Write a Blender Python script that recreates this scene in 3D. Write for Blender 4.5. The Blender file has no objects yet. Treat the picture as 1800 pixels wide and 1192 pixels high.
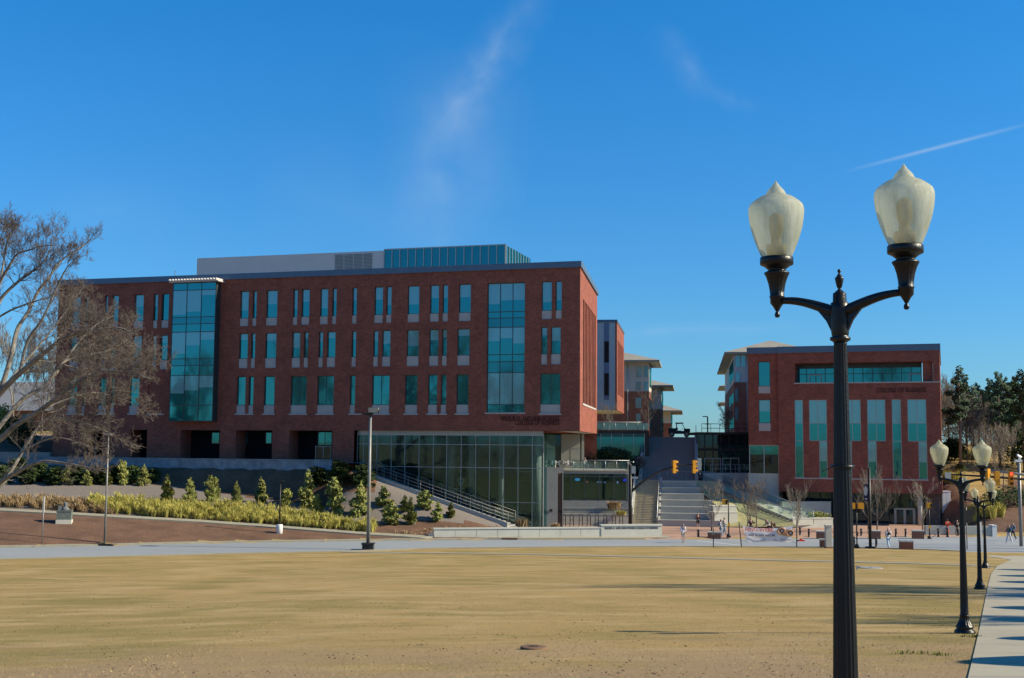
import bpy, bmesh, math, random
from mathutils import Vector, Matrix, noise
R = math.radians
scene = bpy.context.scene
COL = scene.collection

# ------------------------------------------------------------------ camera
FPX, CX, CY = 2150.0, 900.0, 596.0
EYE = Vector((0.0, 0.0, 8.5))
TANP, ROLL = 0.0879, 0.0075
_p = math.atan(TANP)
FWD = Vector((0, math.cos(_p), math.sin(_p)))
_r0 = Vector((1, 0, 0)); _u0 = _r0.cross(FWD)
_c, _s = math.cos(ROLL), math.sin(ROLL)
RIGHT = _r0 * _c + _u0 * _s
UP = _u0 * _c - _r0 * _s
cam_d = bpy.data.cameras.new("camera"); cam = bpy.data.objects.new("camera", cam_d); COL.objects.link(cam)
m = Matrix((RIGHT, UP, -FWD)).transposed().to_4x4(); m.translation = EYE
cam.matrix_world = m
cam_d.sensor_width = 36; cam_d.lens = FPX / 1800 * 36; cam_d.clip_end = 6000; cam_d.clip_start = 0.1
scene.camera = cam

def ray(x, y):
    return RIGHT * ((x - CX) / FPX) + UP * ((CY - y) / FPX) + FWD
def at(x, y, D):
    d = ray(x, y); return EYE + d * (D / d.y)
def atz(x, y, Z):
    d = ray(x, y); return EYE + d * ((Z - EYE.z) / d.z)

# ------------------------------------------------------------------ light
SUN_AZ, SUN_EL = R(96.8), R(31)          # clockwise from +Y
sdir = Vector((math.sin(SUN_AZ) * math.cos(SUN_EL), math.cos(SUN_AZ) * math.cos(SUN_EL), math.sin(SUN_EL)))
sl = bpy.data.lights.new("sun", 'SUN'); sl.energy = 5.0; sl.angle = R(0.5); sl.color = (1.0, 0.90, 0.66)
so = bpy.data.objects.new("sun", sl); COL.objects.link(so)
so.rotation_euler = (-sdir).to_track_quat('-Z', 'Y').to_euler(); so.location = sdir * 300
world = bpy.data.worlds.new("World"); scene.world = world; world.use_nodes = True
nt = world.node_tree; nt.nodes.clear()
def N(nt, t, **kw):
    n = nt.nodes.new(t)
    for k, v in kw.items(): setattr(n, k, v)
    return n
def math_n(nt, op, a, b=None, clamp=False):
    n = N(nt, 'ShaderNodeMath', operation=op); n.use_clamp = clamp
    for i, v in enumerate((a, b)):
        if v is None: continue
        if isinstance(v, (int, float)): n.inputs[i].default_value = v
        else: nt.links.new(v, n.inputs[i])
    return n.outputs[0]
sky = N(nt, 'ShaderNodeTexSky', sky_type='NISHITA'); sky.sun_disc = False
sky.sun_elevation = SUN_EL; sky.sun_rotation = SUN_AZ
sky.altitude = 300; sky.air_density = 1.0; sky.dust_density = 0.3; sky.ozone_density = 3.0
tint = N(nt, 'ShaderNodeMix', data_type='RGBA', blend_type='MULTIPLY'); tint.inputs['Factor'].default_value = 1
nt.links.new(sky.outputs[0], tint.inputs['A'])
tc = N(nt, 'ShaderNodeTexCoord')
sepz = N(nt, 'ShaderNodeSeparateXYZ'); nt.links.new(tc.outputs['Generated'], sepz.inputs[0])
tg = N(nt, 'ShaderNodeMix', data_type='RGBA'); nt.links.new(math_n(nt, 'DIVIDE', sepz.outputs[2], 0.34, clamp=True), tg.inputs['Factor'])
tg.inputs['A'].default_value = (0.58, 1.02, 1.45, 1); tg.inputs['B'].default_value = (0.24, 1.26, 1.95, 1)
nt.links.new(tg.outputs['Result'], tint.inputs['B'])
def vdot(v):
    n = N(nt, 'ShaderNodeVectorMath', operation='DOT_PRODUCT')
    nt.links.new(tc.outputs['Generated'], n.inputs[0]); n.inputs[1].default_value = v
    return n.outputs['Value']
def band(pa, pb, w, amt, ext0=0.0, ext1=0.0, fade=0.03, nscale=0, wob=0.0):
    """wisp of cloud along the arc between two sky directions"""
    a = ray(*pa).normalized(); b = ray(*pb).normalized()
    n = a.cross(b).normalized(); t = (b - a).normalized()
    dn = vdot(n)
    if nscale:
        nz = N(nt, 'ShaderNodeTexNoise'); nz.inputs['Scale'].default_value = nscale; nz.inputs['Detail'].default_value = 5
        nt.links.new(tc.outputs['Generated'], nz.inputs['Vector'])
        dn = math_n(nt, 'ADD', dn, math_n(nt, 'MULTIPLY', math_n(nt, 'SUBTRACT', nz.outputs['Fac'], 0.5), wob))
    across = math_n(nt, 'SUBTRACT', 1.0, math_n(nt, 'DIVIDE', math_n(nt, 'ABSOLUTE', dn), w), clamp=True)
    across = math_n(nt, 'POWER', across, 1.4)
    al = vdot(t)
    lo = a.dot(t) - ext0; hi = b.dot(t) + ext1
    f0 = math_n(nt, 'DIVIDE', math_n(nt, 'SUBTRACT', al, lo), fade, clamp=True)
    f1 = math_n(nt, 'DIVIDE', math_n(nt, 'SUBTRACT', hi, al), fade, clamp=True)
    r = math_n(nt, 'MULTIPLY', math_n(nt, 'MULTIPLY', across, f0), f1)
    if nscale:
        n2 = N(nt, 'ShaderNodeTexNoise'); n2.inputs['Scale'].default_value = nscale * 1.7; n2.inputs['Detail'].default_value = 8
        nt.links.new(tc.outputs['Generated'], n2.inputs['Vector'])
        r = math_n(nt, 'MULTIPLY', r, math_n(nt, 'MULTIPLY', math_n(nt, 'SUBTRACT', n2.outputs['Fac'], 0.25), 1.8, clamp=True))
    return math_n(nt, 'MULTIPLY', r, amt)
wisps = [band((1480, 303), (1830, 212), 0.0024, 0.50, fade=0.09),
         band((950, -20), (795, 200), 0.026, 0.32, 0.02, 0.06, 0.10, 22, 0.035),
         band((830, 120), (760, 430), 0.07, 0.27, 0.02, 0.03, 0.08, 9, 0.07),
         band((1150, 40), (1250, 170), 0.016, 0.15, 0, 0, 0.03, 22, 0.03),
         band((1230, 150), (1340, 205), 0.014, 0.16, 0, 0, 0.03, 22, 0.03),
         band((1000, 585), (1420, 578), 0.008, 0.16, 0, 0, 0.05, 18, 0.015),
         band((0, 370), (420, 400), 0.05, 0.06, 0, 0, 0.06, 10, 0.05),
         band((420, 330), (900, 420), 0.07, 0.07, 0, 0, 0.08, 8, 0.08)]
tot = wisps[0]
for w_ in wisps[1:]: tot = math_n(nt, 'ADD', tot, w_, clamp=True)
cmix = N(nt, 'ShaderNodeMix', data_type='RGBA'); nt.links.new(tot, cmix.inputs['Factor'])
nt.links.new(tint.outputs['Result'], cmix.inputs['A']); cmix.inputs['B'].default_value = (6.8, 8.2, 9.6, 1)
bg = N(nt, 'ShaderNodeBackground'); bg.inputs['Strength'].default_value = 0.058
nt.links.new(cmix.outputs['Result'], bg.inputs['Color'])
wo = N(nt, 'ShaderNodeOutputWorld'); nt.links.new(bg.outputs[0], wo.inputs[0])
vs = scene.view_settings; vs.view_transform = 'Standard'; vs.look = 'None'; vs.exposure = 0.6; vs.gamma = 1.0

# ------------------------------------------------------------------ materials
def pmat(name, col, rough=0.85, var=0.18, scale=1.5, bump=0.0, bscale=30, metal=0.0, spec=0.35, var2=0.0, scale2=0.2, rnd=0.0, stretch=None):
    mt = bpy.data.materials.new(name); mt.use_nodes = True; nt = mt.node_tree
    b = nt.nodes['Principled BSDF']; b.inputs['Roughness'].default_value = rough; b.inputs['Metallic'].default_value = metal
    b.inputs['Specular IOR Level'].default_value = spec
    tcn = N(nt, 'ShaderNodeTexCoord'); vec = tcn.outputs['Object']
    if stretch:
        mp = N(nt, 'ShaderNodeMapping'); mp.inputs['Scale'].default_value = stretch
        nt.links.new(vec, mp.inputs['Vector']); vec = mp.outputs[0]
    nz = N(nt, 'ShaderNodeTexNoise'); nz.inputs['Scale'].default_value = scale; nz.inputs['Detail'].default_value = 6; nz.inputs['Roughness'].default_value = 0.65
    nt.links.new(vec, nz.inputs['Vector'])
    fac = nz.outputs['Fac']
    if var2:
        n2 = N(nt, 'ShaderNodeTexNoise'); n2.inputs['Scale'].default_value = scale2; n2.inputs['Detail'].default_value = 3
        nt.links.new(vec, n2.inputs['Vector'])
        fac = math_n(nt, 'ADD', math_n(nt, 'MULTIPLY', fac, 1 - var2), math_n(nt, 'MULTIPLY', n2.outputs['Fac'], var2))
    if rnd:
        oi = N(nt, 'ShaderNodeObjectInfo')
        fac = math_n(nt, 'ADD', fac, math_n(nt, 'MULTIPLY', math_n(nt, 'SUBTRACT', oi.outputs['Random'], 0.5), rnd))
    mr = N(nt, 'ShaderNodeMapRange'); nt.links.new(fac, mr.inputs[0]); mr.inputs[1].default_value = 0.3; mr.inputs[2].default_value = 0.7
    mx = N(nt, 'ShaderNodeMix', data_type='RGBA'); nt.links.new(mr.outputs[0], mx.inputs['Factor'])
    mx.inputs['A'].default_value = (*[c * (1 - var) for c in col], 1); mx.inputs['B'].default_value = (*[min(1, c * (1 + var)) for c in col], 1)
    nt.links.new(mx.outputs['Result'], b.inputs['Base Color'])
    if bump:
        nb = N(nt, 'ShaderNodeTexNoise'); nb.inputs['Scale'].default_value = bscale; nb.inputs['Detail'].default_value = 4
        nt.links.new(vec, nb.inputs['Vector'])
        bp = N(nt, 'ShaderNodeBump'); bp.inputs['Strength'].default_value = bump; bp.inputs['Distance'].default_value = 0.05
        nt.links.new(nb.outputs['Fac'], bp.inputs['Height']); nt.links.new(bp.outputs[0], b.inputs['Normal'])
    return mt
def brick_mat(name, c1, c2, mortar):
    mt = bpy.data.materials.new(name); mt.use_nodes = True; nt = mt.node_tree
    b = nt.nodes['Principled BSDF']; b.inputs['Roughness'].default_value = 0.9; b.inputs['Specular IOR Level'].default_value = 0.2
    tcn = N(nt, 'ShaderNodeTexCoord'); sp = N(nt, 'ShaderNodeSeparateXYZ'); nt.links.new(tcn.outputs['Object'], sp.inputs[0])
    cb = N(nt, 'ShaderNodeCombineXYZ'); nt.links.new(math_n(nt, 'ADD', sp.outputs[0], sp.outputs[1]), cb.inputs[0]); nt.links.new(sp.outputs[2], cb.inputs[1])
    br = N(nt, 'ShaderNodeTexBrick'); nt.links.new(cb.outputs[0], br.inputs['Vector'])
    br.inputs['Color1'].default_value = (*c1, 1); br.inputs['Color2'].default_value = (*c2, 1); br.inputs['Mortar'].default_value = (*mortar, 1)
    br.inputs['Scale'].default_value = 1.0; br.inputs['Mortar Size'].default_value = 0.006; br.inputs['Brick Width'].default_value = 0.30; br.inputs['Row Height'].default_value = 0.10
    nz = N(nt, 'ShaderNodeTexNoise'); nz.inputs['Scale'].default_value = 0.7; nz.inputs['Detail'].default_value = 8; nz.inputs['Roughness'].default_value = 0.75
    nt.links.new(tcn.outputs['Object'], nz.inputs['Vector'])
    mr = N(nt, 'ShaderNodeMapRange'); nt.links.new(nz.outputs['Fac'], mr.inputs[0]); mr.inputs[1].default_value = 0.3; mr.inputs[2].default_value = 0.7
    mr.inputs[3].default_value = 0.72; mr.inputs[4].default_value = 1.22
    mx = N(nt, 'ShaderNodeMix', data_type='RGBA', blend_type='MULTIPLY'); mx.inputs['Factor'].default_value = 1
    nt.links.new(br.outputs['Color'], mx.inputs['A']); nt.links.new(mr.outputs[0], mx.inputs['B']); nt.links.new(mx.outputs['Result'], b.inputs['Base Color'])
    return mt
def glass_mat(name, base, refl=0.45, rough=0.04, tintc=(0.6, 0.9, 0.95), transp=0.0, wave=0.006):
    """coated window glass: dark body seen through it plus a tinted mirror coat"""
    mt = bpy.data.materials.new(name); mt.use_nodes = True; nt = mt.node_tree; nt.nodes.clear()
    df = N(nt, 'ShaderNodeBsdfDiffuse'); df.inputs['Color'].default_value = (*base, 1)
    gl = N(nt, 'ShaderNodeBsdfGlossy'); gl.inputs['Roughness'].default_value = rough; gl.inputs['Color'].default_value = (*tintc, 1)
    tcn = N(nt, 'ShaderNodeTexCoord')
    nz = N(nt, 'ShaderNodeTexNoise'); nz.inputs['Scale'].default_value = 0.45; nz.inputs['Detail'].default_value = 2
    nt.links.new(tcn.outputs['Object'], nz.inputs['Vector'])
    bp = N(nt, 'ShaderNodeBump'); bp.inputs['Strength'].default_value = 1; bp.inputs['Distance'].default_value = wave
    nt.links.new(nz.outputs['Fac'], bp.inputs['Height']); nt.links.new(bp.outputs[0], gl.inputs['Normal'])
    body = df.outputs[0]
    if transp:
        tr = N(nt, 'ShaderNodeBsdfTransparent'); tr.inputs['Color'].default_value = (*[0.55 + 0.45 * c for c in tintc], 1)
        ms = N(nt, 'ShaderNodeMixShader'); ms.inputs[0].default_value = transp
        nt.links.new(body, ms.inputs[1]); nt.links.new(tr.outputs[0], ms.inputs[2]); body = ms.outputs[0]
    fr = N(nt, 'ShaderNodeFresnel'); fr.inputs['IOR'].default_value = 1.5
    f = math_n(nt, 'ADD', math_n(nt, 'MULTIPLY', fr.outputs[0], 1.0 - refl), refl, clamp=True)
    ms = N(nt, 'ShaderNodeMixShader'); nt.links.new(f, ms.inputs[0]); nt.links.new(body, ms.inputs[1]); nt.links.new(gl.outputs[0], ms.inputs[2])
    o = N(nt, 'ShaderNodeOutputMaterial'); nt.links.new(ms.outputs[0], o.inputs[0])
    return mt
M = {}
M['brick'] = brick_mat('red brick', (0.30, 0.086, 0.055), (0.195, 0.056, 0.041), (0.25, 0.14, 0.10))
M['brick_side'] = M['brick']
M['brick_pale'] = brick_mat('orange brick', (0.30, 0.115, 0.07), (0.24, 0.09, 0.055), (0.28, 0.2, 0.15))
M['coping'] = pmat('blue grey metal coping', (0.10, 0.15, 0.21), 0.45, 0.08, 0.6, metal=0.3)
M['stone'] = pmat('cast stone panel', (0.42, 0.385, 0.36), 0.85, 0.08, 1.2)
M['frame'] = pmat('dark window frame', (0.06, 0.075, 0.08), 0.4, 0.05, metal=0.5)
M['frame_lt'] = pmat('aluminium frame', (0.36, 0.37, 0.36), 0.4, 0.05, metal=0.5)
M['glass'] = glass_mat('teal window glass', (0.004, 0.070, 0.088), 0.30, tintc=(0.13, 0.62, 0.62))
M['blind'] = glass_mat('window glass over a pale blind', (0.18, 0.335, 0.34), 0.18, tintc=(0.30, 0.68, 0.74))
M['glass_dk'] = glass_mat('dark glass', (0.006, 0.016, 0.02), 0.05, tintc=(0.40, 0.62, 0.72))
M['glass_cw'] = glass_mat('curtain wall glass', (0.006, 0.018, 0.02), 0.07, tintc=(0.40, 0.74, 0.76), transp=0.5)
M['glass_bl'] = glass_mat('blue spandrel glass', (0.006, 0.075, 0.10), 0.25, tintc=(0.14, 0.58, 0.6))
M['glass_clear'] = glass_mat('balustrade glass', (0.2, 0.3, 0.28), 0.08, tintc=(0.7, 0.9, 0.85), transp=0.75)
M['pent'] = pmat('grey metal panel', (0.56, 0.50, 0.47), 0.55, 0.05, 0.4, metal=0.2)
M['louvre'] = pmat('louvre metal', (0.20, 0.205, 0.22), 0.5, 0.1, metal=0.3)
M['conc'] = pmat('concrete', (0.40, 0.385, 0.335), 0.9, 0.12, 1.0, 0.1, 12, var2=0.4, scale2=0.25)
M['conc_lt'] = pmat('pale concrete', (0.50, 0.485, 0.42), 0.9, 0.10, 1.2, 0.08, 12, var2=0.4)
M['conc_dk'] = pmat('grey concrete', (0.26, 0.25, 0.24), 0.9, 0.12, 1.0)
M['walk'] = pmat('sidewalk concrete', (0.36, 0.315, 0.235), 0.9, 0.12, 2.5, 0.12, 40, var2=0.5, scale2=0.3)
M['road'] = pmat('worn pale asphalt', (0.265, 0.28, 0.295), 0.85, 0.14, 1.5, 0.1, 40, var2=0.6, scale2=0.10, stretch=(0.25, 1, 1))
M['paver'] = pmat('brick pavers', (0.38, 0.23, 0.165), 0.9, 0.16, 1.8, var2=0.5, scale2=0.3)
M['mulch'] = pmat('mulch', (0.140, 0.074, 0.045), 1.0, 0.55, 7.0, 0.9, 9, var2=0.45, scale2=0.5)
M['gravel'] = pmat('grey gravel', (0.185, 0.155, 0.135), 1.0, 0.3, 8.0, 0.5, 14)
M['white'] = pmat('white paint', (0.72, 0.70, 0.66), 0.6, 0.05)
M['siding'] = pmat('pale siding', (0.50, 0.47, 0.42), 0.8, 0.06, 0.5)
M['bluepanel'] = pmat('blue grey metal panel', (0.42, 0.47, 0.46), 0.5, 0.06, 0.4, metal=0.0)
M['roof'] = pmat('tan shingle roof', (0.30, 0.265, 0.215), 0.9, 0.12, 0.8)
M['black'] = pmat('black painted iron', (0.006, 0.006, 0.007), 0.36, 0.3, 9.0, 0.12, 60, spec=0.38)
M['bronze'] = pmat('dark bronze metal', (0.035, 0.032, 0.03), 0.45, 0.15, metal=0.3)
M['pole'] = pmat('grey galvanised steel', (0.24, 0.23, 0.215), 0.5, 0.15, metal=0.4)
M['steel'] = pmat('stainless steel', (0.33, 0.34, 0.35), 0.4, 0.05, metal=0.5)
M['amber'] = pmat('amber signal housing', (0.62, 0.27, 0.012), 0.45, 0.08, 3)
M['lens_dk'] = pmat('dark lens', (0.02, 0.02, 0.02), 0.2, 0.05)
M['red'] = pmat('red', (0.62, 0.05, 0.03), 0.6, 0.08)
M['bark'] = pmat('pale sycamore bark', (0.20, 0.175, 0.15), 0.9, 0.5, 1.6)
M['twig'] = pmat('twig bark', (0.14, 0.112, 0.095), 0.95, 0.25, 0.6)
M['greybark'] = pmat('grey bark', (0.17, 0.14, 0.115), 0.95, 0.3, 1.2, rnd=0.3)
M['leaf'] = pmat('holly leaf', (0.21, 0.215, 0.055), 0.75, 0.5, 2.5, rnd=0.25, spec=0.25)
M['marking'] = pmat('worn road paint', (0.46, 0.46, 0.44), 0.9, 0.2, 3)
M['dark'] = pmat('porch shade dark', (0.010, 0.011, 0.014), 0.95, 0.2, 1, spec=0.05)  # near black standing in for the shade inside the porches
M['path'] = pmat('weathered path concrete', (0.30, 0.27, 0.20), 0.9, 0.12, 2.0)
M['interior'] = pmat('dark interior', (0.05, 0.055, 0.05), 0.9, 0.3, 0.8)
M['pine'] = pmat('pine needles', (0.075, 0.115, 0.062), 0.8, 0.5, 0.9, rnd=0.3, spec=0.2)
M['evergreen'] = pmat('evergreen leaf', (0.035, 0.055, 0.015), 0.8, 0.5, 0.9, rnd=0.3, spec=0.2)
M['ygrass'] = pmat('yellow ornamental grass', (0.46, 0.405, 0.10), 0.9, 0.35, 0.8, var2=0.4, scale2=0.3)
M['bgrass'] = pmat('buff dry grass', (0.36, 0.25, 0.13), 0.9, 0.3, 0.8)
M['skin'] = pmat('skin', (0.45, 0.26, 0.18), 0.6, 0.05)
M['skin_dk'] = pmat('dark skin', (0.12, 0.06, 0.04), 0.6, 0.05)
def cmat(name, col):
    if name not in M: M[name] = pmat(name, col, 0.85, 0.12, 6)
    return M[name]
# ------------------------------------------------------------------ helpers
class MB:
    def __init__(s, T=None): s.v = []; s.f = []; s.mi = []; s.T = T; s.sm = []
    def add(s, vs, fs, mi=0, smooth=False):
        o = len(s.v); s.v += [s.T(*p) if s.T else tuple(p) for p in vs]
        for f in fs: s.f.append([i + o for i in f]); s.mi.append(mi); s.sm.append(smooth)
        return s
    def quad(s, a, b, c, d, mi=0): return s.add([a, b, c, d], [(0, 1, 2, 3)], mi)
    def box(s, x0, x1, y0, y1, z0, z1, mi=0):
        if x0 > x1: x0, x1 = x1, x0
        if y0 > y1: y0, y1 = y1, y0
        if z0 > z1: z0, z1 = z1, z0
        return s.add([(x0, y0, z0), (x1, y0, z0), (x1, y1, z0), (x0, y1, z0), (x0, y0, z1), (x1, y0, z1), (x1, y1, z1), (x0, y1, z1)],
                     [(0, 3, 2, 1), (4, 5, 6, 7), (0, 1, 5, 4), (1, 2, 6, 5), (2, 3, 7, 6), (3, 0, 4, 7)], mi)
    def prism(s, poly, z0, z1, mi=0):
        n = len(poly)
        z0 = z0 if isinstance(z0, (list, tuple)) else [z0] * n; z1 = z1 if isinstance(z1, (list, tuple)) else [z1] * n
        vs = [(p[0], p[1], a) for p, a in zip(poly, z0)] + [(p[0], p[1], a) for p, a in zip(poly, z1)]
        return s.add(vs, [tuple(range(n))[::-1], tuple(range(n, 2 * n))] + [(i, (i + 1) % n, (i + 1) % n + n, i + n) for i in range(n)], mi)
    def ptube(s, pts, rad, n=8, mi=0, cap=True, smooth=True):
        pts = [Vector(p) for p in pts]; rings = []; vs = []
        ref = None
        for i, p in enumerate(pts):
            d = (pts[min(i + 1, len(pts) - 1)] - pts[max(i - 1, 0)])
            if d.length < 1e-9: d = Vector((0, 0, 1))
            d.normalize()
            if ref is None: ref = Vector((1, 0, 0)) if abs(d.x) < 0.9 else Vector((0, 1, 0))
            a = d.cross(ref); a = a.normalized() if a.length > 1e-6 else d.orthogonal().normalized()
            b = d.cross(a); ref = -b.cross(d) if False else ref
            r = rad[i] if isinstance(rad, (list, tuple)) else rad
            for k in range(n):
                t = 2 * math.pi * k / n; q = p + a * (r * math.cos(t)) + b * (r * math.sin(t)); vs.append(tuple(q))
        fs = []
        for i in range(len(pts) - 1):
            for k in range(n): fs.append((i * n + k, i * n + (k + 1) % n, (i + 1) * n + (k + 1) % n, (i + 1) * n + k))
        if cap: fs += [tuple(range(n))[::-1], tuple(range((len(pts) - 1) * n, len(pts) * n))]
        return s.add(vs, fs, mi, smooth)
    def lathe(s, prof, n=24, c=(0, 0, 0), mi=0, flute=0.0, nfl=12, smooth=True):
        """prof: list of (r, z) or (r, z, flute_depth)"""
        vs = []; fs = []
        for pr in prof:
            r, z = pr[0], pr[1]; fl = pr[2] if len(pr) > 2 else 0
            for k in range(n):
                t = 2 * math.pi * k / n; rr = r * (1 - fl * (0.5 + 0.5 * math.cos(nfl * t)) ** 1.0)
                vs.append((c[0] + rr * math.cos(t), c[1] + rr * math.sin(t), c[2] + z))
        for i in range(len(prof) - 1):
            for k in range(n): fs.append((i * n + k, i * n + (k + 1) % n, (i + 1) * n + (k + 1) % n, (i + 1) * n + k))
        fs += [tuple(range(n))[::-1], tuple(range((len(prof) - 1) * n, len(prof) * n))]
        return s.add(vs, fs, mi, smooth)
    def build(s, name, mats, parent=None, loc=None):
        me = bpy.data.meshes.new(name); me.from_pydata(s.v, [], s.f)
        mats = mats if isinstance(mats, (list, tuple)) else [mats]
        for m_ in mats: me.materials.append(m_)
        me.polygons.foreach_set('material_index', s.mi); me.polygons.foreach_set('use_smooth', s.sm); me.update()
        o = bpy.data.objects.new(name, me); COL.objects.link(o)
        if parent: o.parent = parent
        if loc is not None: o.location = loc
        return o
def tag(o, label, cat, group=None, kind=None):
    o['label'] = label; o['category'] = cat
    if group: o['group'] = group
    if kind: o['kind'] = kind
    return o
def thing(name, label, cat, loc=(0, 0, 0), rz=0, group=None):
    o = bpy.data.objects.new(name, None); COL.objects.link(o); o.location = loc; o.rotation_euler = (0, 0, rz)
    o.empty_display_size = 0.3
    return tag(o, label, cat, group)
def struct(o, kind='structure'): o['kind'] = kind; return o
def dup(root, loc, rz=0, sc=1.0, label=None):
    def cp(o, par):
        c = o.copy(); COL.objects.link(c)
        if par: c.parent = par
        for ch in list(o.children): cp(ch, c)
        return c
    r = cp(root, None); r.location = loc; r.rotation_euler = (0, 0, rz)
    r.scale = sc if isinstance(sc, (tuple, list)) else (sc, sc, sc)
    if label: r['label'] = label
    return r
def text_mesh(body, size, name, mat, parent, loc, rot, ext=0.01, align='CENTER', xs=1.0):
    cu = bpy.data.curves.new(name, 'FONT'); cu.body = body; cu.size = size; cu.extrude = ext; cu.align_x = align; cu.align_y = 'CENTER'
    t = bpy.data.objects.new('t', cu); COL.objects.link(t)
    dg = bpy.context.evaluated_depsgraph_get(); dg.update()
    me = bpy.data.meshes.new_from_object(t.evaluated_get(dg)); bpy.data.objects.remove(t)
    me.name = name; me.materials.clear(); me.materials.append(mat)
    o = bpy.data.objects.new(name, me); COL.objects.link(o); o.parent = parent; o.location = loc; o.rotation_euler = rot; o.scale = (xs, 1, 1)
    return o
def lerp_tab(tab, x):
    if x <= tab[0][0]:
        (a, b), (c, d) = tab[0], tab[1]
    elif x >= tab[-1][0]:
        (a, b), (c, d) = tab[-2], tab[-1]
    else:
        for (a, b), (c, d) in zip(tab, tab[1:]):
            if a <= x <= c: break
    return b + (d - b) * (x - a) / (c - a)
def sstep(a, b, x):
    t = max(0, min(1, (x - a) / (b - a))); return t * t * (3 - 2 * t)

# ------------------------------------------------------------------ terrain
_near = [atz(x, y, 0) for x, y in ((0, 985), (200, 980), (400, 975), (640, 970), (750, 965.5), (1000, 963), (1200, 962), (1480, 964), (1600, 966.5), (1700, 971))]
_far = [atz(x, y, 0) for x, y in ((0, 962.5), (200, 958.5), (400, 954), (640, 950.6), (850, 948.5), (1160, 948), (1400, 946), (1600, 944), (1800, 943))]
NEAR = [(p.x, p.y) for p in _near]; NEAR.append((60, NEAR[-1][1] - 2)); NEAR.append((120, NEAR[-1][1] - 4))
FAR = [(p.x, p.y) for p in _far]; FAR.append((120, FAR[-1][1] + 1))
NEAR.insert(0, (-150, NEAR[0][1] - 28)); FAR.insert(0, (-150, FAR[0][1] - 28))
def Yn(X): return lerp_tab(NEAR, X)
def Yf(X): return lerp_tab(FAR, X)
HS = [(-5, 0.0), (0, 0.06), (30, 1.33), (52, 2.52), (74.5, 3.98), (95, 5.95), (104.5, 6.9), (140, 8.9), (300, 10)]
def lawn(X, Y): return lerp_tab(HS, min(299, Yn(max(-45, min(45, X))) - Y))
GX = [(-200, 1.0), (-9, 1.0), (-5, 0.8), (-1.5, 0.25), (2, 0.0), (300, 0.0)]
_pr, _pl = at(1020, 460, 122), at(105, 492, 139.5)
_fe = Vector((_pr.x - _pl.x, _pr.y - _pl.y)).normalized()
def ground(X, Y):
    yn, yf = Yn(X), Yf(X)
    if Y <= yn: return lawn(X, Y)
    if Y < yf: return -0.06
    d = Y - yf
    left = 0.15 + 0.16 * d * lerp_tab(GX, X) if d > 0.3 else 0.12
    top = 6.1
    uu = (X - _pr.x) * _fe.x + (Y - _pr.y) * _fe.y; d2 = -((X - _pr.x) * -_fe.y + (Y - _pr.y) * _fe.x) - 3.0
    if -23.5 < uu < -6.3:
        zs = 1.05 + (6.0 - 1.05) * (-6.54 - uu) / 15.8 - .4; left = left + max(0, min(zs, 5.8) - left) * sstep(7, .3, d2)
    dist = -((X - _pr.x) * -_fe.y + (Y - _pr.y) * _fe.x) - 3.2
    bank = sstep(2.2, .3, dist) * sstep(-13, -17, X); left = left + max(0, 6.0 - left) * bank
    if X < -56: top = 6.1 + 2.2 * sstep(134, 138, Y) + 0.05 * max(0, Y - 138)
    left = min(left, top)
    left = left + (9.7 - left) * sstep(152, 161, Y) if X > -56 else left
    if X <= 2: return left
    mid = 0.12 + 9.6 * sstep(152, 161, Y)
    right = 0.12 + min(8.8, 0.225 * max(0, Y - 124.5)) + 1.0 * sstep(170, 260, Y)
    t = sstep(47.8, 50.2, X)
    return mid + (right - mid) * t
def G(x, y):
    d = ray(x, y); d = d / d.y; t = 14.0
    while t < 700:
        p = EYE + d * t
        if p.z <= ground(p.x, p.y):
            lo, hi = t - 0.5, t
            for _ in range(18):
                mdl = (lo + hi) / 2; q = EYE + d * mdl
                if q.z <= ground(q.x, q.y): hi = mdl
                else: lo = mdl
            return EYE + d * hi
        t += 0.5
    return EYE + d * 300
def gp(X, Y, dz=0.0): return Vector((X, Y, ground(X, Y) + dz))
def frange(a, b, s):
    n = int(round((b - a) / s)); return [a + (b - a) * i / n for i in range(n + 1)]
xs = [-900, -500, -300, -200, -150, -120] + frange(-100, -62, 4) + frange(-60, 60, 1.5) + frange(64, 100, 4) + [120, 150, 200, 300, 500, 900]
ys = [-250, -150, -100, -60, -30] + frange(-20, 76, 2) + frange(77, 165, 1.0) + frange(170, 260, 6) + [300, 400, 600, 1000, 2000]
mb = MB(); nx = len(xs)
vs = [(x, y, ground(x, y) if y < 300 else ground(x, 300) * max(0.2, 1 - (y - 300) / 2500)) for y in ys for x in xs]
fs = []; mi = []
for j in range(len(ys) - 1):
    for i in range(nx - 1):
        fs.append((j * nx + i, j * nx + i + 1, (j + 1) * nx + i + 1, (j + 1) * nx + i))
        X = (xs[i] + xs[i + 1]) / 2; Y = (ys[j] + ys[j + 1]) / 2
        yn, yf = Yn(X), Yf(X)
        k = 0; dist = -((X - _pr.x) * -_fe.y + (Y - _pr.y) * _fe.x) - 3.2
        if Y > yf and X < 3 and Y < 160: k = 1 if (Y < yf + 6 + max(0, -X - 16) * .27 or (dist < 3.2 and X < -14)) else 2
        elif yf < Y < 165 and X < 48.5: k = 3
        elif 48 < X < 60 and 125 < Y < 146 and Y < 125 + (X - 46) * 1.6: k = 1
        elif 48 < X < 52 and 125 < Y < 150: k = 1
        mi.append(k)
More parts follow.
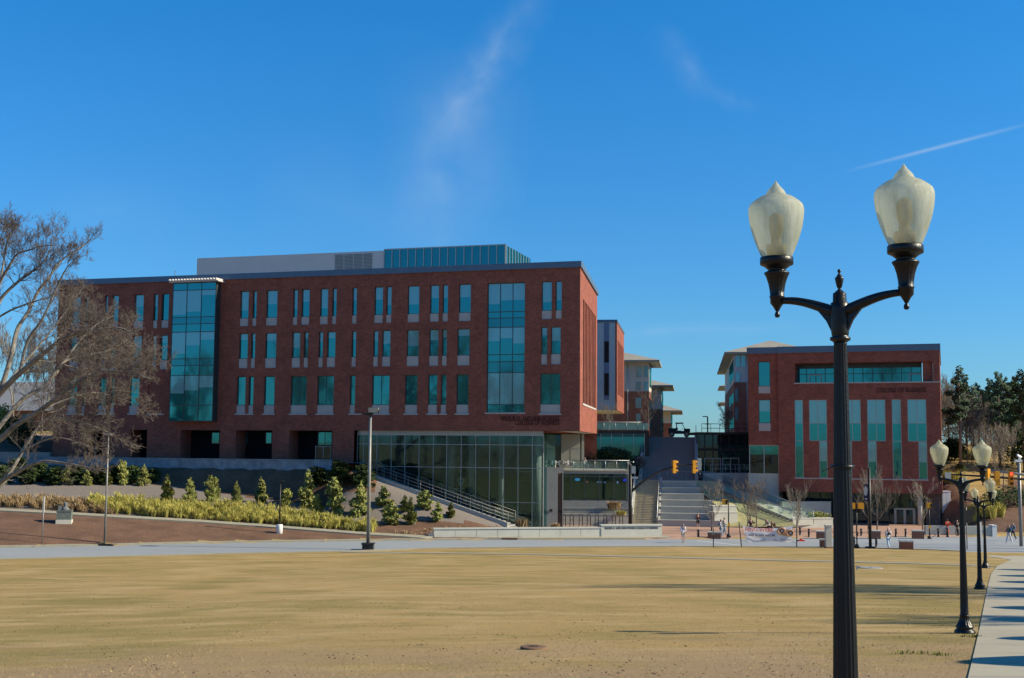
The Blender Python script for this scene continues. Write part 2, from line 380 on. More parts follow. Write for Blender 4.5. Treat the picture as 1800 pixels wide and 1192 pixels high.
# lawn material: mottled dry turf with greener patches
def turf():
    mt = bpy.data.materials.new('dry turf'); mt.use_nodes = True; nt = mt.node_tree
    b = nt.nodes['Principled BSDF']; b.inputs['Roughness'].default_value = 0.95; b.inputs['Specular IOR Level'].default_value = 0.1
    t = N(nt, 'ShaderNodeTexCoord')
    def nz(sc, det=6, st=(1, 1, 1), ro=0.6):
        mp = N(nt, 'ShaderNodeMapping'); mp.inputs['Scale'].default_value = st; nt.links.new(t.outputs['Object'], mp.inputs['Vector'])
        n = N(nt, 'ShaderNodeTexNoise'); n.inputs['Scale'].default_value = sc; n.inputs['Detail'].default_value = det; n.inputs['Roughness'].default_value = ro
        nt.links.new(mp.outputs[0], n.inputs['Vector']); return n.outputs['Fac']
    def rng(f, a, b_):
        m_ = N(nt, 'ShaderNodeMapRange'); nt.links.new(f, m_.inputs[0]); m_.inputs[1].default_value = a; m_.inputs[2].default_value = b_; return m_.outputs[0]
    def mix(f, a, c):
        x = N(nt, 'ShaderNodeMix', data_type='RGBA'); nt.links.new(f, x.inputs['Factor'])
        for s_, k in (('A', a), ('B', c)):
            if isinstance(k, tuple): x.inputs[s_].default_value = (*k, 1)
            else: nt.links.new(k, x.inputs[s_])
        return x.outputs['Result']
    c = mix(rng(nz(0.10, 4, (1, 0.8, 1)), 0.40, 0.62), (0.395, 0.262, 0.108), (0.305, 0.220, 0.082))
    c = mix(rng(nz(0.30, 5, (0.5, 1, 1)), 0.50, 0.70), c, (0.215, 0.175, 0.055))
    c = mix(rng(nz(1.6, 7, (0.6, 1, 1), 0.75), 0.52, 0.66), c, (0.265, 0.19, 0.075))
    c = mix(rng(nz(0.55, 6, (0.45, 1, 1)), 0.48, 0.66), c, (0.43, 0.300, 0.140))
    # thin worn soil close to the viewer's end of the lawn
    sp = N(nt, 'ShaderNodeSeparateXYZ'); nt.links.new(t.outputs['Object'], sp.inputs[0])
    near = rng(sp.outputs[1], 34, 18)
    worn = math_n(nt, 'MULTIPLY', rng(math_n(nt, 'ADD', nz(0.25, 5), math_n(nt, 'MULTIPLY', near, 0.22)), 0.48, 0.66), near)
    c = mix(worn, c, (0.33, 0.225, 0.130))
    c = mix(rng(nz(9, 6, (1, 1, 1), 0.8), 0.58, 0.72), c, (0.22, 0.155, 0.075))
    c = mix(rng(nz(5, 6, (1, 1, 1), 0.8), 0.60, 0.70), c, (0.48, 0.365, 0.20))
    nt.links.new(c, b.inputs['Base Color'])
    bp = N(nt, 'ShaderNodeBump'); bp.inputs['Strength'].default_value = 0.8; bp.inputs['Distance'].default_value = 0.06
    nt.links.new(nz(11, 6, (1, 1, 1), 0.75), bp.inputs['Height']); nt.links.new(bp.outputs[0], b.inputs['Normal'])
    return mt
M['turf'] = turf()
me = bpy.data.meshes.new('ground'); me.from_pydata(vs, [], fs)
for k in ('turf', 'mulch', 'gravel', 'paver'): me.materials.append(M[k])
me.polygons.foreach_set('material_index', mi); me.polygons.foreach_set('use_smooth', [True] * len(fs)); me.update()
go = bpy.data.objects.new('ground', me); COL.objects.link(go); struct(go)

# road sheet, kerbs, walks
def strip(name, pa, pb, mat, dz=0.0, thick=0.0, follow=False):
    """flat ribbon between two polylines of equal length (x,y,z)"""
    m_ = MB(); n = len(pa)
    v = [(p[0], p[1], p[2] + dz) for p in pa] + [(p[0], p[1], p[2] + dz) for p in pb]
    m_.add(v, [(i, i + 1, n + i + 1, n + i) for i in range(n - 1)])
    if thick:
        v2 = [(p[0], p[1], p[2] + dz - thick) for p in pa] + [(p[0], p[1], p[2] + dz - thick) for p in pb]
        m_.add(v + v2, [(i, 2 * n + i, 2 * n + i + 1, i + 1) for i in range(n - 1)] + [(n + i, n + i + 1, 3 * n + i + 1, 3 * n + i) for i in range(n - 1)]
               + [(0, n, 3 * n, 2 * n), (n - 1, 3 * n - 1, 4 * n - 1, 2 * n - 1)])
    return struct(m_.build(name, mat))
RX = frange(-150, 120, 2.5)
strip('road', [(X, Yn(X), 0) for X in RX], [(X, Yf(X), 0) for X in RX], M['road'])
# worn white stripes of the crossing
def stripe(pa, pb, w):
    a, b = atz(*pa, .006), atz(*pb, .006); v = (b - a).normalized(); n = Vector((-v.y, v.x, 0)) * w / 2
    m_ = MB(); m_.quad(tuple(a - n), tuple(b - n), tuple(b + n), tuple(a + n)); struct(m_.build('road_marking', M['marking']))
stripe((1225, 950.5), (1302, 958.5), .45); stripe((1270, 948), (1330, 953), .3); stripe((1400, 948), (1480, 949), .3); stripe((1640, 952), (1760, 955), .3); stripe((1500, 951), (1585, 950), .2)
KX = [X for X in RX if X <= 38]
strip('kerb', [(X, Yn(X) - .35, .13) for X in KX], [(X, Yn(X) + .12, .13) for X in KX], M['path'], 0, .25)
KX2 = [X for X in RX if X <= 13]
strip('kerb', [(X, Yf(X) - .3, .13) for X in KX2], [(X, Yf(X) + .35, .15) for X in KX2], M['path'], 0, .25)
FX = [X for X in RX if -14 <= X <= 15]
strip('pavement', [(X, Yf(X) + .352, .155) for X in FX], [(X, Yf(X) + 2.6, .17) for X in FX], M['walk'], 0, .1)
# path over the far lawn
pp = [G(x, y) for x, y in ((600, 970.3), (700, 972), (800, 973), (900, 974), (1000, 976.2), (1100, 978.5), (1200, 981), (1300, 983.5), (1400, 986), (1500, 988), (1600, 990.5), (1700, 994), (1745, 995.5))]
pts = []
for a, b in zip(pp, pp[1:]):
    for k in range(6): pts.append(a.lerp(b, k / 6))
pts.append(pp[-1])
strip('path', [gp(p.x, p.y - .75, .03) for p in pts], [gp(p.x, p.y + .75, .03) for p in pts], M['path'], 0, .06)
# sidewalk at right
sl_ = [G(x, y) for x, y in ((1690, 1240), (1702, 1192), (1712, 1150), (1721, 1110), (1729, 1070), (1736, 1033), (1742, 1010), (1752, 996), (1778, 985))]
sl_.insert(0, Vector((sl_[0].x - (sl_[1].x - sl_[0].x) * 1.6, 8, 0)))
pts = []
for a, b in zip(sl_, sl_[1:]):
    k = max(2, int((b - a).length / 1.2))
    for i in range(k): pts.append(a.lerp(b, i / k))
pts.append(sl_[-1]); q = sl_[-1]
pts += [Vector((q.x + .6, q.y + 4, 0)), Vector((q.x + 1.0, Yn(q.x) - .0, 0))]
m_ = MB(); W = [0, .8, 2, 4, 7, 11]
vv = []
for p in pts:
    for w in W: vv.append(tuple(gp(p.x + w * (0.35 + 0.65 * min(1, p.y / 40)), p.y - w * .1, .022)))
nw = len(W)
m_.add(vv, [(j * nw + i, j * nw + i + 1, (j + 1) * nw + i + 1, (j + 1) * nw + i) for j in range(len(pts) - 1) for i in range(nw - 1)])
lo = [(v[0], v[1], v[2] - .2) for v in vv]
m_.add(vv + lo, [(j * nw, (j + 1) * nw, len(vv) + (j + 1) * nw, len(vv) + j * nw) for j in range(len(pts) - 1)])
struct(m_.build('sidewalk', M['walk']))
jm = MB(); acc = 0; last = pts[0]
for p in pts[1:]:
    acc += (p - last).length; last = p
    if acc > 2.2:
        acc = 0
        for i in range(nw - 1):
            f0, f1 = W[i] * (0.35 + 0.65 * min(1, p.y / 40)), W[i + 1] * (0.35 + 0.65 * min(1, p.y / 40))
            jm.quad(tuple(gp(p.x + f0, p.y - W[i] * .1 - .015, .029)), tuple(gp(p.x + f1, p.y - W[i + 1] * .1 - .015, .029)), tuple(gp(p.x + f1, p.y - W[i + 1] * .1 + .015, .029)), tuple(gp(p.x + f0, p.y - W[i] * .1 + .015, .029)))
struct(jm.build('sidewalk_joint', M['conc_dk']))
SIDEWALK = pts
# joints scored in the sidewalk: thin dark grooves laid as strips
# upper walk strip above the mulch
up = [G(x, y) for x, y in ((-40, 895), (0, 898), (125, 905), (250, 912.5), (350, 918), (450, 925), (550, 933), (650, 940.5), (760, 947.5))]
pts = []
for a, b in zip(up, up[1:]):
    for k in range(5): pts.append(a.lerp(b, k / 5))
pts.append(up[-1])
strip('path', [gp(p.x, p.y - .3, .12) for p in pts], [gp(p.x, p.y + .55, .12) for p in pts], M['path'], 0, .3)
# ------------------------------------------------------------------ building frames
class Frame:
    """vertical facade frame: origin at street level, local x along the facade to the right, y into the building"""
    def __init__(s, pr, pl):
        e = Vector((pr.x - pl.x, pr.y - pl.y, 0)).normalized(); s.e = e; s.n = Vector((-e.y, e.x, 0))
        s.o = Vector((pr.x, pr.y, 0)); s.rz = math.atan2(e.y, e.x)
    def uv(s, x, y, depth=0.0):
        d = ray(x, y); o = s.o + s.n * depth; t = (o - EYE).dot(s.n) / d.dot(s.n); p = EYE + d * t
        return (p - s.o).dot(s.e), p.z
    def u(s, x, y, depth=0.0): return s.uv(x, y, depth)[0]
    def z(s, x, y, depth=0.0): return s.uv(x, y, depth)[1]
    def w(s, u, d, z=0.0): return s.o + s.e * u + s.n * d + Vector((0, 0, z))
def wall(mb, x0, x1, z0, z1, holes=(), reveal=0.35, mi=0, T=None):
    T = T or (lambda u, d, z: (u, d, z))
    X = sorted(set([x0, x1] + [min(max(v, x0), x1) for h in holes for v in h[:2]])); Z = sorted(set([z0, z1] + [min(max(v, z0), z1) for h in holes for v in h[2:4]]))
    for i in range(len(X) - 1):
        for j in range(len(Z) - 1):
            cx, cz = (X[i] + X[i + 1]) / 2, (Z[j] + Z[j + 1]) / 2
            if any(h[0] < cx < h[1] and h[2] < cz < h[3] for h in holes): continue
            mb.quad(T(X[i], 0, Z[j]), T(X[i + 1], 0, Z[j]), T(X[i + 1], 0, Z[j + 1]), T(X[i], 0, Z[j + 1]), mi)
    for h in holes:
        a, b, c, d = h[:4]; r = h[4] if len(h) > 4 else reveal
        if c > z0: mb.quad(T(a, 0, c), T(b, 0, c), T(b, r, c), T(a, r, c), mi)
        mb.quad(T(a, 0, d), T(a, r, d), T(b, r, d), T(b, 0, d), mi)
        mb.quad(T(a, 0, c), T(a, r, c), T(a, r, d), T(a, 0, d), mi); mb.quad(T(b, 0, c), T(b, 0, d), T(b, r, d), T(b, r, c), mi)
def glazed(parent, a, b, c, d, y, blind=0.0, panel=0.0, fr='frame', fw=0.06, cols=1, rows=(), name='window', split=None, glass='glass', blinds=None, T=None):
    """window frame with panes (and a stone panel below) as its children; pane one sheet per window"""
    f = MB(T); z0 = c + panel
    f.box(a, b, y, y + .08, d - fw, d); f.box(a, b, y, y + .08, z0, z0 + fw)
    f.box(a, a + fw, y, y + .08, z0 + fw, d - fw); f.box(b - fw, b, y, y + .08, z0 + fw, d - fw)
    xs_ = split if split else [a + (b - a) * k / cols for k in range(1, cols)]
    for x in xs_: f.box(x - fw / 2, x + fw / 2, y + .005, y + .075, z0 + fw, d - fw)
    for z in rows: f.box(a + fw, b - fw, y + .012, y + .068, z - fw / 2, z + fw / 2)
    o = f.build(name, M[fr], parent)
    g = MB(T); edges = [a] + list(xs_) + [b]
    for k in range(len(edges) - 1):
        l, r = edges[k], edges[k + 1]
        bl = blinds[k] if blinds else blind
        zb = d - (d - z0) * bl
        if bl > 0: g.box(l, r, y + .03, y + .05, zb, d, 1)
        g.box(l, r, y + .032, y + .05, z0, zb, 0)
    g.build('pane', [M[glass], M['blind']], o)
    if panel > 0:
        p = MB(T); p.box(a, b, y - .12, y + .06, c, z0 - .002); p.build('stone_panel', M['stone'], o)
    return o
rng = random.Random(7)

# ------------------------------------------------------------------ left building
A = Frame(at(1020, 460, 122), at(105, 492, 139.5))
LB = thing('campus_building', 'long four storey red brick building with teal windows above the planted slope', 'building', A.o, A.rz)
ZR = A.z(1020, 459); ZS = A.z(800, 757)            # roof line, soffit
ZC = ZR - 0.62                                    # underside of the coping
XL = A.u(104, 495); XC0 = A.u(622, 800); XC1 = A.u(955, 800)
zt4, zg4, zp4 = A.z(620, 505.6), A.z(620, 554.7), A.z(620, 569)
zt3, zg3, zp3 = A.z(620, 582), A.z(620, 627.7), A.z(620, 645)
zt2, zg2, zp2 = A.z(620, 660), A.z(620, 712), A.z(620, 727)
f4 = [(126, 141), (150, 154.5), (184.5, 189), (197.6, 208), (236.6, 252), (270.5, 277), (285, 296.5), (423, 436.5), (445, 450.5), (469, 487), (516, 522.5), (531, 543.5), (563.6, 576), (585, 591), (620, 638.6), (659, 672.6), (680, 687.7), (717.6, 736.5), (757, 771), (779, 787), (807.8, 827), (953.5, 969.5), (978, 987)]
f3 = [(123, 138), (147, 151.5), (180, 185), (193, 204), (233, 248), (268, 274), (282, 294), (421, 435), (442, 448), (467, 485), (514, 527), (535, 541), (561, 567), (575.7, 589), (619, 637), (657, 664), (672.6, 685.7), (716, 735.5), (755.5, 770), (778, 785), (805, 825), (952.6, 961.4), (970, 985)]
f2 = [(120, 135), (145, 149), (174, 186.5), (195, 200.5), (228, 244), (417, 431), (438, 445), (465, 482), (512, 538.5), (558.6, 586), (616, 634), (655, 684), (713, 733), (753.5, 768), (776, 784), (803.5, 823), (951, 984.6)]
holes = []; wins = []
for row, yy, zt, zg, zp in ((f4, 540, zt4, zg4, zp4), (f3, 615, zt3, zg3, zp3), (f2, 690, zt2, zg2, zp2)):
    for a, b in row:
        ua, ub = A.u(a, yy) - .09, A.u(b, yy) + .02; holes.append((ua, ub, zp, zt)); wins.append((ua, ub, zp, zt, zg - zp, row))
jz0, jz1 = A.z(888, 725), A.z(888, 497); ja, jb = A.u(855.5, 620), A.u(922, 620)
holes.append((ja, jb, jz0, jz1))
ra, rb = A.u(259, 716), A.u(287, 716); holes.append((ra, rb, zp2, zt2, .12))    # blind recess
bayA, bayB, bayZ0, bayZ1 = A.u(309, 620), A.u(385, 620), A.z(345, 741), A.z(345, 499)
gz0, gz1 = A.z(450, 808) - 1.2, A.z(450, 756.5)
gops = []
for a, b in ((147, 179), (228, 258), (317, 386), (414, 478), (508, 584)):
    h = (A.u(a, 783), A.u(b, 783), gz0, gz1, 2.2); gops.append(h); holes.append(h)
mb = MB()
wall(mb, XL, XC0, 4.0, ZC, [h for h in holes if h[0] < XC0]); wall(mb, XC0, 0, ZS, ZC, [h for h in holes if h[0] >= XC0])
for h in holes:
    if len(h) == 5 and h[4] == .12: mb.quad((h[0], .12, h[2]), (h[1], .12, h[2]), (h[1], .12, h[3]), (h[0], .12, h[3]))
# right end wall (runs back at a slight skew) with a fluted recess and three tall windows
SD = 23.0; sk = -0.147
def TS(u, d, z): return (sk * u - d * .989, u + d * -.147, z)    # u = depth into block, d = into the wall
s0, s1 = 3.2, 20.6
zs_a, zs_b, zs_c = ZR - 3.4, ZS + 8.6, ZS + 2.9
wall(mb, 0, SD, ZS, ZC, [(s0, s1, zs_c, zs_a, .45)], T=TS)
fl = MB()
nf = 9
mb.quad(TS(s0, .45, zs_b), TS(s1, .45, zs_b), TS(s1, .45, zs_a), TS(s0, .45, zs_a))
for k in range(nf):
    u0 = s0 + (s1 - s0) * k / nf
    mb.add([TS(u0 + .02, .44, zs_c), TS(u0 + .75, .44, zs_c), TS(u0 + .75, .04, zs_c), TS(u0 + .02, .04, zs_c), TS(u0 + .02, .44, zs_a - .01), TS(u0 + .75, .44, zs_a - .01), TS(u0 + .75, .04, zs_a - .01), TS(u0 + .02, .04, zs_a - .01)],
           [(0, 1, 2, 3), (4, 5, 6, 7), (0, 1, 5, 4), (1, 2, 6, 5), (2, 3, 7, 6), (3, 0, 4, 7)])
# rear and far end walls, underside of the overhang
bp_ = TS(SD, 0, 0)
mb.quad((XL, 0, 4), (XL, 0, ZC), (XL + 2, 22, ZC), (XL + 2, 22, 4)); mb.quad((XL + 2, 22, 4), (XL + 2, 22, ZC), (bp_[0], bp_[1], ZC), (bp_[0], bp_[1], 4))
mb.quad((XC0 + .5, 0.02, ZS), (XC0 + .5, 22, ZS), (-3.4, 22.8, ZS), (0, 0.02, ZS))
mb.build('brick_wall', M['brick'], LB)
sf = MB(); sf.quad((XC1 + 1.4, .5, ZS - .012), (-.35, .5, ZS - .012), (-3.6, 22.4, ZS - .012), (XC1 - 1.2, 22.4, ZS - .012)); sf.build('soffit', M['conc_lt'], LB)
cp = MB(); cp.box(XL - .15, .15, -.18, .35, ZC, ZR)
for (u0, u1) in ((0.2, SD),):
    cp.add([TS(u0, .35, ZC), TS(u1, .35, ZC), TS(u1, -.18, ZC), TS(u0, -.18, ZC), TS(u0, .35, ZR), TS(u1, .35, ZR), TS(u1, -.18, ZR), TS(u0, -.18, ZR)],
           [(0, 1, 2, 3), (7, 6, 5, 4), (0, 1, 5, 4), (1, 2, 6, 5), (2, 3, 7, 6), (3, 0, 4, 7)])
cp.build('coping', M['coping'], LB)
rf = MB(); rf.quad((XL, .3, ZR - .3), (-.3, .3, ZR - .3), (-3.4, 22.5, ZR - .3), (XL + 2, 22, ZR - .3)); rf.build('roof', M['conc_dk'], LB)
for h in holes:
    if len(h) == 4 and abs(h[2] - zp2) < .01: tr = MB(); tr.box(h[0] - .12, h[1] + .12, -.05, .2, zp2 - .14, zp2 - .003); tr.build('window_sill', M['stone'], LB)
tr = MB(); tr.box(ja - .12, jb + .12, -.05, .3, jz0 - .15, jz0 - .003); tr.build('window_sill', M['stone'], LB); tr = MB(); tr.box(ra - .1, rb + .1, -.05, .1, zp2 - .14, zp2 - .003); tr.build('window_sill', M['stone'], LB)
for i, (a, b, c, d, pn, row) in enumerate(wins):
    if row is f2: bl = 0.0
    elif row is f4: bl = rng.choice([.45, .45, .5, .65, .7, .55, .0])
    else: bl = rng.choice([.25, .4, .5, .6, .3, .35])
    w_ = b - a
    glazed(LB, a, b, c, d, .22, bl, pn, cols=2 if w_ > 1.35 and row is f2 and b - a > 1.5 else 1)
rws = [A.z(888, v) for v in (547.6, 558.6, 575, 623, 635.6, 655, 711)]
def bigwin(par, a, b, c, d, y, rws, bl, name):
    n = 3; f = MB(); fw = .07
    f.box(a, b, y, y + .1, d - fw, d); f.box(a, b, y, y + .1, c, c + fw)
    for k in range(n + 1):
        x = a + (b - a) * k / n; x = min(max(x, a + fw / 2), b - fw / 2); f.box(x - fw / 2, x + fw / 2, y + .003, y + .097, c + fw, d - fw)
    for z in rws: f.box(a + fw, b - fw, y + .01, y + .09, z - .04, z + .04)
    o = f.build(name, M['frame'], par); g = MB()
    lev = [d] + list(rws) + [c]
    for i in range(len(lev) - 1):
        for k in range(n):
            x0, x1 = a + (b - a) * k / n, a + (b - a) * (k + 1) / n; zt, zb = lev[i], lev[i + 1]
            if i in bl:
                s = bl[i][k]; zm = zt - (zt - zb) * s; g.box(x0, x1, y + .04, y + .06, zm, zt, 1); g.box(x0, x1, y + .042, y + .06, zb, zm, 0)
            else: g.box(x0, x1, y + .042, y + .06, zb, zt, 2 if i in (2, 5) else 0)
    g.build('pane', [M['glass'], M['blind'], M['glass_bl']], o); return o
bigwin(LB, ja, jb, jz0, jz1, .25, rws, {0: (.72, .6, .6), 3: (.5, .4, .6), 6: (1, 1, 1)}, 'curtain_window')
# projecting glass bay with its own louvre canopy
rb_ = [A.z(345, v) for v in (512, 559, 571, 585, 631.7, 643.8, 661, 713)]
by = -1.0
o = bigwin(LB, bayA, bayB, bayZ0, bayZ1, by, rb_, {1: (.9, .8, .2), 4: (.8, .5, .3), 7: (.6, .5, .4)}, 'glass_bay')
m2 = MB(); m2.box(bayA + .02, bayB - .02, by + .11, -.01, bayZ0, bayZ0 + .12); m2.box(bayA + .02, bayB - .02, by + .11, -.01, bayZ1 - .12, bayZ1)
m2.box(bayB - .14, bayB - .001, by + .11, -.01, bayZ0 + .12, bayZ1 - .12); m2.box(bayA + .001, bayA + .14, by + .11, -.01, bayZ0 + .12, bayZ1 - .12); m2.build('bay_cheek', M['frame'], o)
m2 = MB(); m2.box(bayA - .2, bayB + .5, by - .5, -.01, bayZ1 + .02, bayZ1 + .12)
k = bayA - .1
while k < bayB + .4: m2.box(k, k + .14, by - .8, -.02, bayZ1 + .122, bayZ1 + .36); k += .36
m2.build('sunshade', M['pent'], o)
# ground floor openings: back wall, door and panes of glass
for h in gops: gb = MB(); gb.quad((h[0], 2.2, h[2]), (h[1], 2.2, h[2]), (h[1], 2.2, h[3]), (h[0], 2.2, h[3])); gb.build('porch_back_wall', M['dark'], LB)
def gwin(a, b, y0, y1, fr='frame', nm='window', g='glass', cols=1): return glazed(LB, A.u(a, 783, 2), A.u(b, 783, 2), A.z(a, y1, 2), A.z(a, y0, 2), 2.05, fr=fr, name=nm, glass=g, cols=cols)
gwin(163, 170, 763, 806, g='blind'); gwin(229, 238, 760, 806); gwin(371, 385, 760, 780); gwin(418, 435, 760, 780); gwin(466, 477, 760, 780); gwin(511, 524, 760, 780)
gwin(558, 583, 759, 783, cols=2)
gwin(554, 582, 784, 808.5, fr='frame_lt', nm='door', g='glass_dk', cols=2)
# curtain wall at the right of the base
cy = .7; cz1 = ZS - .25; cz0 = 0.2
rowz = [A.z(800, v, cy) for v in (781.5, 821.5, 881)]
ux = [A.u(v, 800, cy) for v in (640, 663, 688, 712, 737, 762, 785.5, 811, 836.5, 861, 886, 911, 936, 955)]
mu = MB(); fw = .055
for x in [XC0 + .1] + ux: mu.box(x - fw / 2, x + fw / 2, cy - .08, cy + .08, cz0, cz1)
for z in rowz: mu.box(XC0 + .1, ux[-1], cy - .06, cy + .06, z - .03, z + .03)
mu.box(XC0 + .1, ux[-1], cy - .07, cy + .07, cz1 - .25, ZS - .01)
cwf = mu.build('curtain_wall', M['frame_lt'], LB)
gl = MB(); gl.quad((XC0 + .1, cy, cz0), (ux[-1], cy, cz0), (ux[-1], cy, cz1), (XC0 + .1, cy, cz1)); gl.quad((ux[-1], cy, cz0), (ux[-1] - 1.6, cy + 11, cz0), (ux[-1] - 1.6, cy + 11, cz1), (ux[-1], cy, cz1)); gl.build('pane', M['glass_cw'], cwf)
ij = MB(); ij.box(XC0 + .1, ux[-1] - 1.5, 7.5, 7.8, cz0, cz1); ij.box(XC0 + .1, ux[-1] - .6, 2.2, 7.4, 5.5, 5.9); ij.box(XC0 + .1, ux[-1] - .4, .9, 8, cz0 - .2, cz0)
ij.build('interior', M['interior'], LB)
for px, r in ((792, .42), (828, .3), (880, .28), (944, .42)):
    c_ = MB(); c_.lathe([(r, cz0), (r, cz1)], 20, (A.u(px, 850, 1.6), 1.7, 0)); c_.build('column', M['white'], LB)
# pale round paw emblem on the glass
ex, ez = A.u(809, 848, .6), A.z(809, 848, .6)
e_ = MB()
def disc(mb, cx, cz, rx, rz, y, n=16, mi=0, tilt=0):
    v = [(cx, y, cz)] + [(cx + rx * math.cos(t) * math.cos(tilt) - rz * math.sin(t) * math.sin(tilt), y, cz + rx * math.cos(t) * math.sin(tilt) + rz * math.sin(t) * math.cos(tilt)) for t in [2 * math.pi * k / n for k in range(n)]]
    mb.add(v, [(0, k + 1, (k + 1) % n + 1) for k in range(n)], mi)
disc(e_, ex, ez - .1, .32, .25, cy + .12)
for dx, dz in ((-.38, .22), (-.14, .42), (.14, .42), (.38, .22)): disc(e_, ex + dx * .85, ez + dz * .85, .11, .16, cy + .12)
e_.box(ex - .4, ex + .4, cy + .1, cy + .115, ez - .7, ez - .58); e_.build('paw_emblem', M['white'], LB)
# incised lettering over the base
dark = cmat('dark bronze letters', (0.055, 0.02, 0.018))
for body, xa, xb, yy in (("WILBUR O. AND ANN POWERS", 880, 983.5, 736.5), ("COLLEGE OF BUSINESS", 906, 983.5, 743.5)):
    wd = A.u(xb, yy) - A.u(xa, yy)
    t = text_mesh(body, .72, 'lettering', dark, LB, (A.u(xb, yy), -.03, A.z(xb, yy)), (R(90), 0, 0), .02, 'RIGHT')
    bw = max(v.co.x for v in t.data.vertices) - min(v.co.x for v in t.data.vertices); t.scale = (wd / bw, 1, 1)
# penthouse
pd = 7.0
px0, px1, px2 = A.u(346, 470, pd), A.u(675, 460, pd), A.u(889, 450, pd); pz = A.z(889, 431, pd)
m2 = MB(); m2.box(px0, px1, pd, pd + 10, ZR - .5, pz - .05); m2.build('penthouse', M['pent'], LB)
l0, l1 = A.u(588, 460, pd), A.u(655, 460, pd); m2 = MB(); n = 4
for k in range(n):
    a = l0 + (l1 - l0) * k / n + .06; b = l0 + (l1 - l0) * (k + 1) / n - .06
    z = ZR - .3
    while z < pz - .3: m2.box(a, b, pd - .06, pd - .012, z, z + .09); z += .16
m2.build('louvre', M['louvre'], LB)
m2 = MB(); m2.box(px1 + .02, px2, pd - .02, pd + 10, ZR - .5, pz); gp_ = m2.build('glass_screen', M['glass_bl'], LB)
m2 = MB(); n = 15
for k in range(n + 1):
    x = px1 + .05 + (px2 - px1 - .1) * k / n; m2.box(x - .05, x + .05, pd - .12, pd - .025, ZR - .3, pz)
m2.box(px1 + .02, px2 + .06, pd - .12, pd - .022, pz + .002, pz + .12)
for k in range(9): m2.box(px2 + .004, px2 + .1, pd + 1.1 * k, pd + 1.1 * k + .1, ZR - .3, pz)
m2.build('mullion', M['frame_lt'], gp_)
m2 = MB(); m2.ptube([(A.u(299, 488), 1, ZR - .3), (A.u(299, 488), 1, ZR + .75)], .04, 6); m2.build('vent_pipe', M['coping'], LB)
def TE(a, b): return a
for k in range(3):
    u0 = s0 + .6 + k * 5.9
    f = MB(TS); f.box(u0, u0 + 4.2, .3, .38, zs_c + .05, zs_b - .2); f.build('window', M['glass_dk'], LB)
m2 = MB(TS); m2.box(s0 - .2, s1 + .2, -.06, .1, zs_c - .2, zs_c - .004); m2.build('window_sill', M['stone'], LB)
# terrace wall along the foot of the porches
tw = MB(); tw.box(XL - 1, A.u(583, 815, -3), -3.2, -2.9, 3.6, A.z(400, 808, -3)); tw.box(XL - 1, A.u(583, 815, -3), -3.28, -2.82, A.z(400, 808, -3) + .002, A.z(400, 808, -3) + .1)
tw = tw.build('retaining_wall', pmat('shade blue mottled concrete', (0.24, 0.26, 0.29), .9, .35, 1.4), None); tw.location = A.o; tw.rotation_euler = (0, 0, A.rz)  # bluish cast of the shade is put into the wall colour
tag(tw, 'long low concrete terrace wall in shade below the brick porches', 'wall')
tf = MB(); tf.quad((XL - 1, -2.85, gz0 + 1.0), (A.u(640, 815, -3), -2.85, gz0 + 1.0), (A.u(640, 815, -3), 2.2, gz0 + 1.0), (XL - 1, 2.2, gz0 + 1.0))
tf = tf.build('terrace', M['conc_dk']); tf.location = A.o; tf.rotation_euler = (0, 0, A.rz); struct(tf)
# stair with cheek wall and rail down along the curtain wall
ca = A.uv(632, 826, -3.0); cb = A.uv(892, 919, -3.0)
st = thing('outdoor_stair', 'shaded outdoor stair with steel handrail descending past the glass base of the long brick building', 'stair', A.w(cb[0], -3, 0), A.rz)
L = cb[0] - ca[0]; zA = ca[1]; zB = cb[1]
m2 = MB(); m2.prism([(-L, 0), (0, 0), (0, .35), (-L, .35)], [zA - 2.5, -.4, -.4, zA - 2.5], [zA, zB, zB, zA]); m2.build('cheek_wall', M['conc'], st)
m2 = MB(); ns = 30
for k in range(ns):
    x1_ = -L * k / ns; x0_ = -L * (k + 1) / ns; z1 = zB - .45 + (zA - zB) * (k + 1) / ns
    m2.box(x0_, x1_, .352, 2.9, z1 - 1.2, z1)
m2.build('steps', M['conc_dk'], st)
m2 = MB()
for yy in (.18, 2.8):
    for h in (.35, .68, 1.0): m2.ptube([(-L, yy, zA + h), (0, yy, zB + h)], .022, 6)
    for k in range(13):
        t = k / 12; m2.ptube([(-L * t, yy, zB + (zA - zB) * t - .3), (-L * t, yy, zB + (zA - zB) * t + 1.05)], .026, 6)
m2.build('handrail', M['pole'], st)
# ------------------------------------------------------------------ blocks behind the long building
RZS = -R(8.33)
eS = Vector((math.cos(RZS), math.sin(RZS), 0)); nS = Vector((-eS.y, eS.x, 0))
# blue clad block
D = 166.0
p0 = at(1081.5, 562, D); w_ = 12.0
bb = thing('campus_building', 'narrow blue grey metal clad block with an orange brick side, behind the long building', 'building', (p0.x, p0.y, 0), RZS)
zt = p0.z; zb = at(1081, 721, D).z
m2 = MB(); wx = [(-4.1, -2.6)]
m2.box(-w_, -.02, 0, 18, zb, zt - .35); m2.build('metal_wall', M['bluepanel'], bb)
m2 = MB(); m2.quad((-w_ - .01, -.01, zb - .01), (.02, -.01, zb - .01), (.02, 18, zb - .01), (-w_, 18, zb - .01)); m2.build('soffit', M['conc_lt'], bb)
m2 = MB(); k = 9
m2.box(-.015, .15, .6, 17.7, zb + .1, zt - .8); m2.box(-.015, .22, .02, 1.6, zb, zt - .36); m2.box(-.015, .22, 16.6, 18, zb, zt - .36); m2.box(-.015, .22, 1.6, 16.6, zb, zb + 2.2); m2.box(-.015, .22, 1.6, 16.6, zt - 2.6, zt - .36)
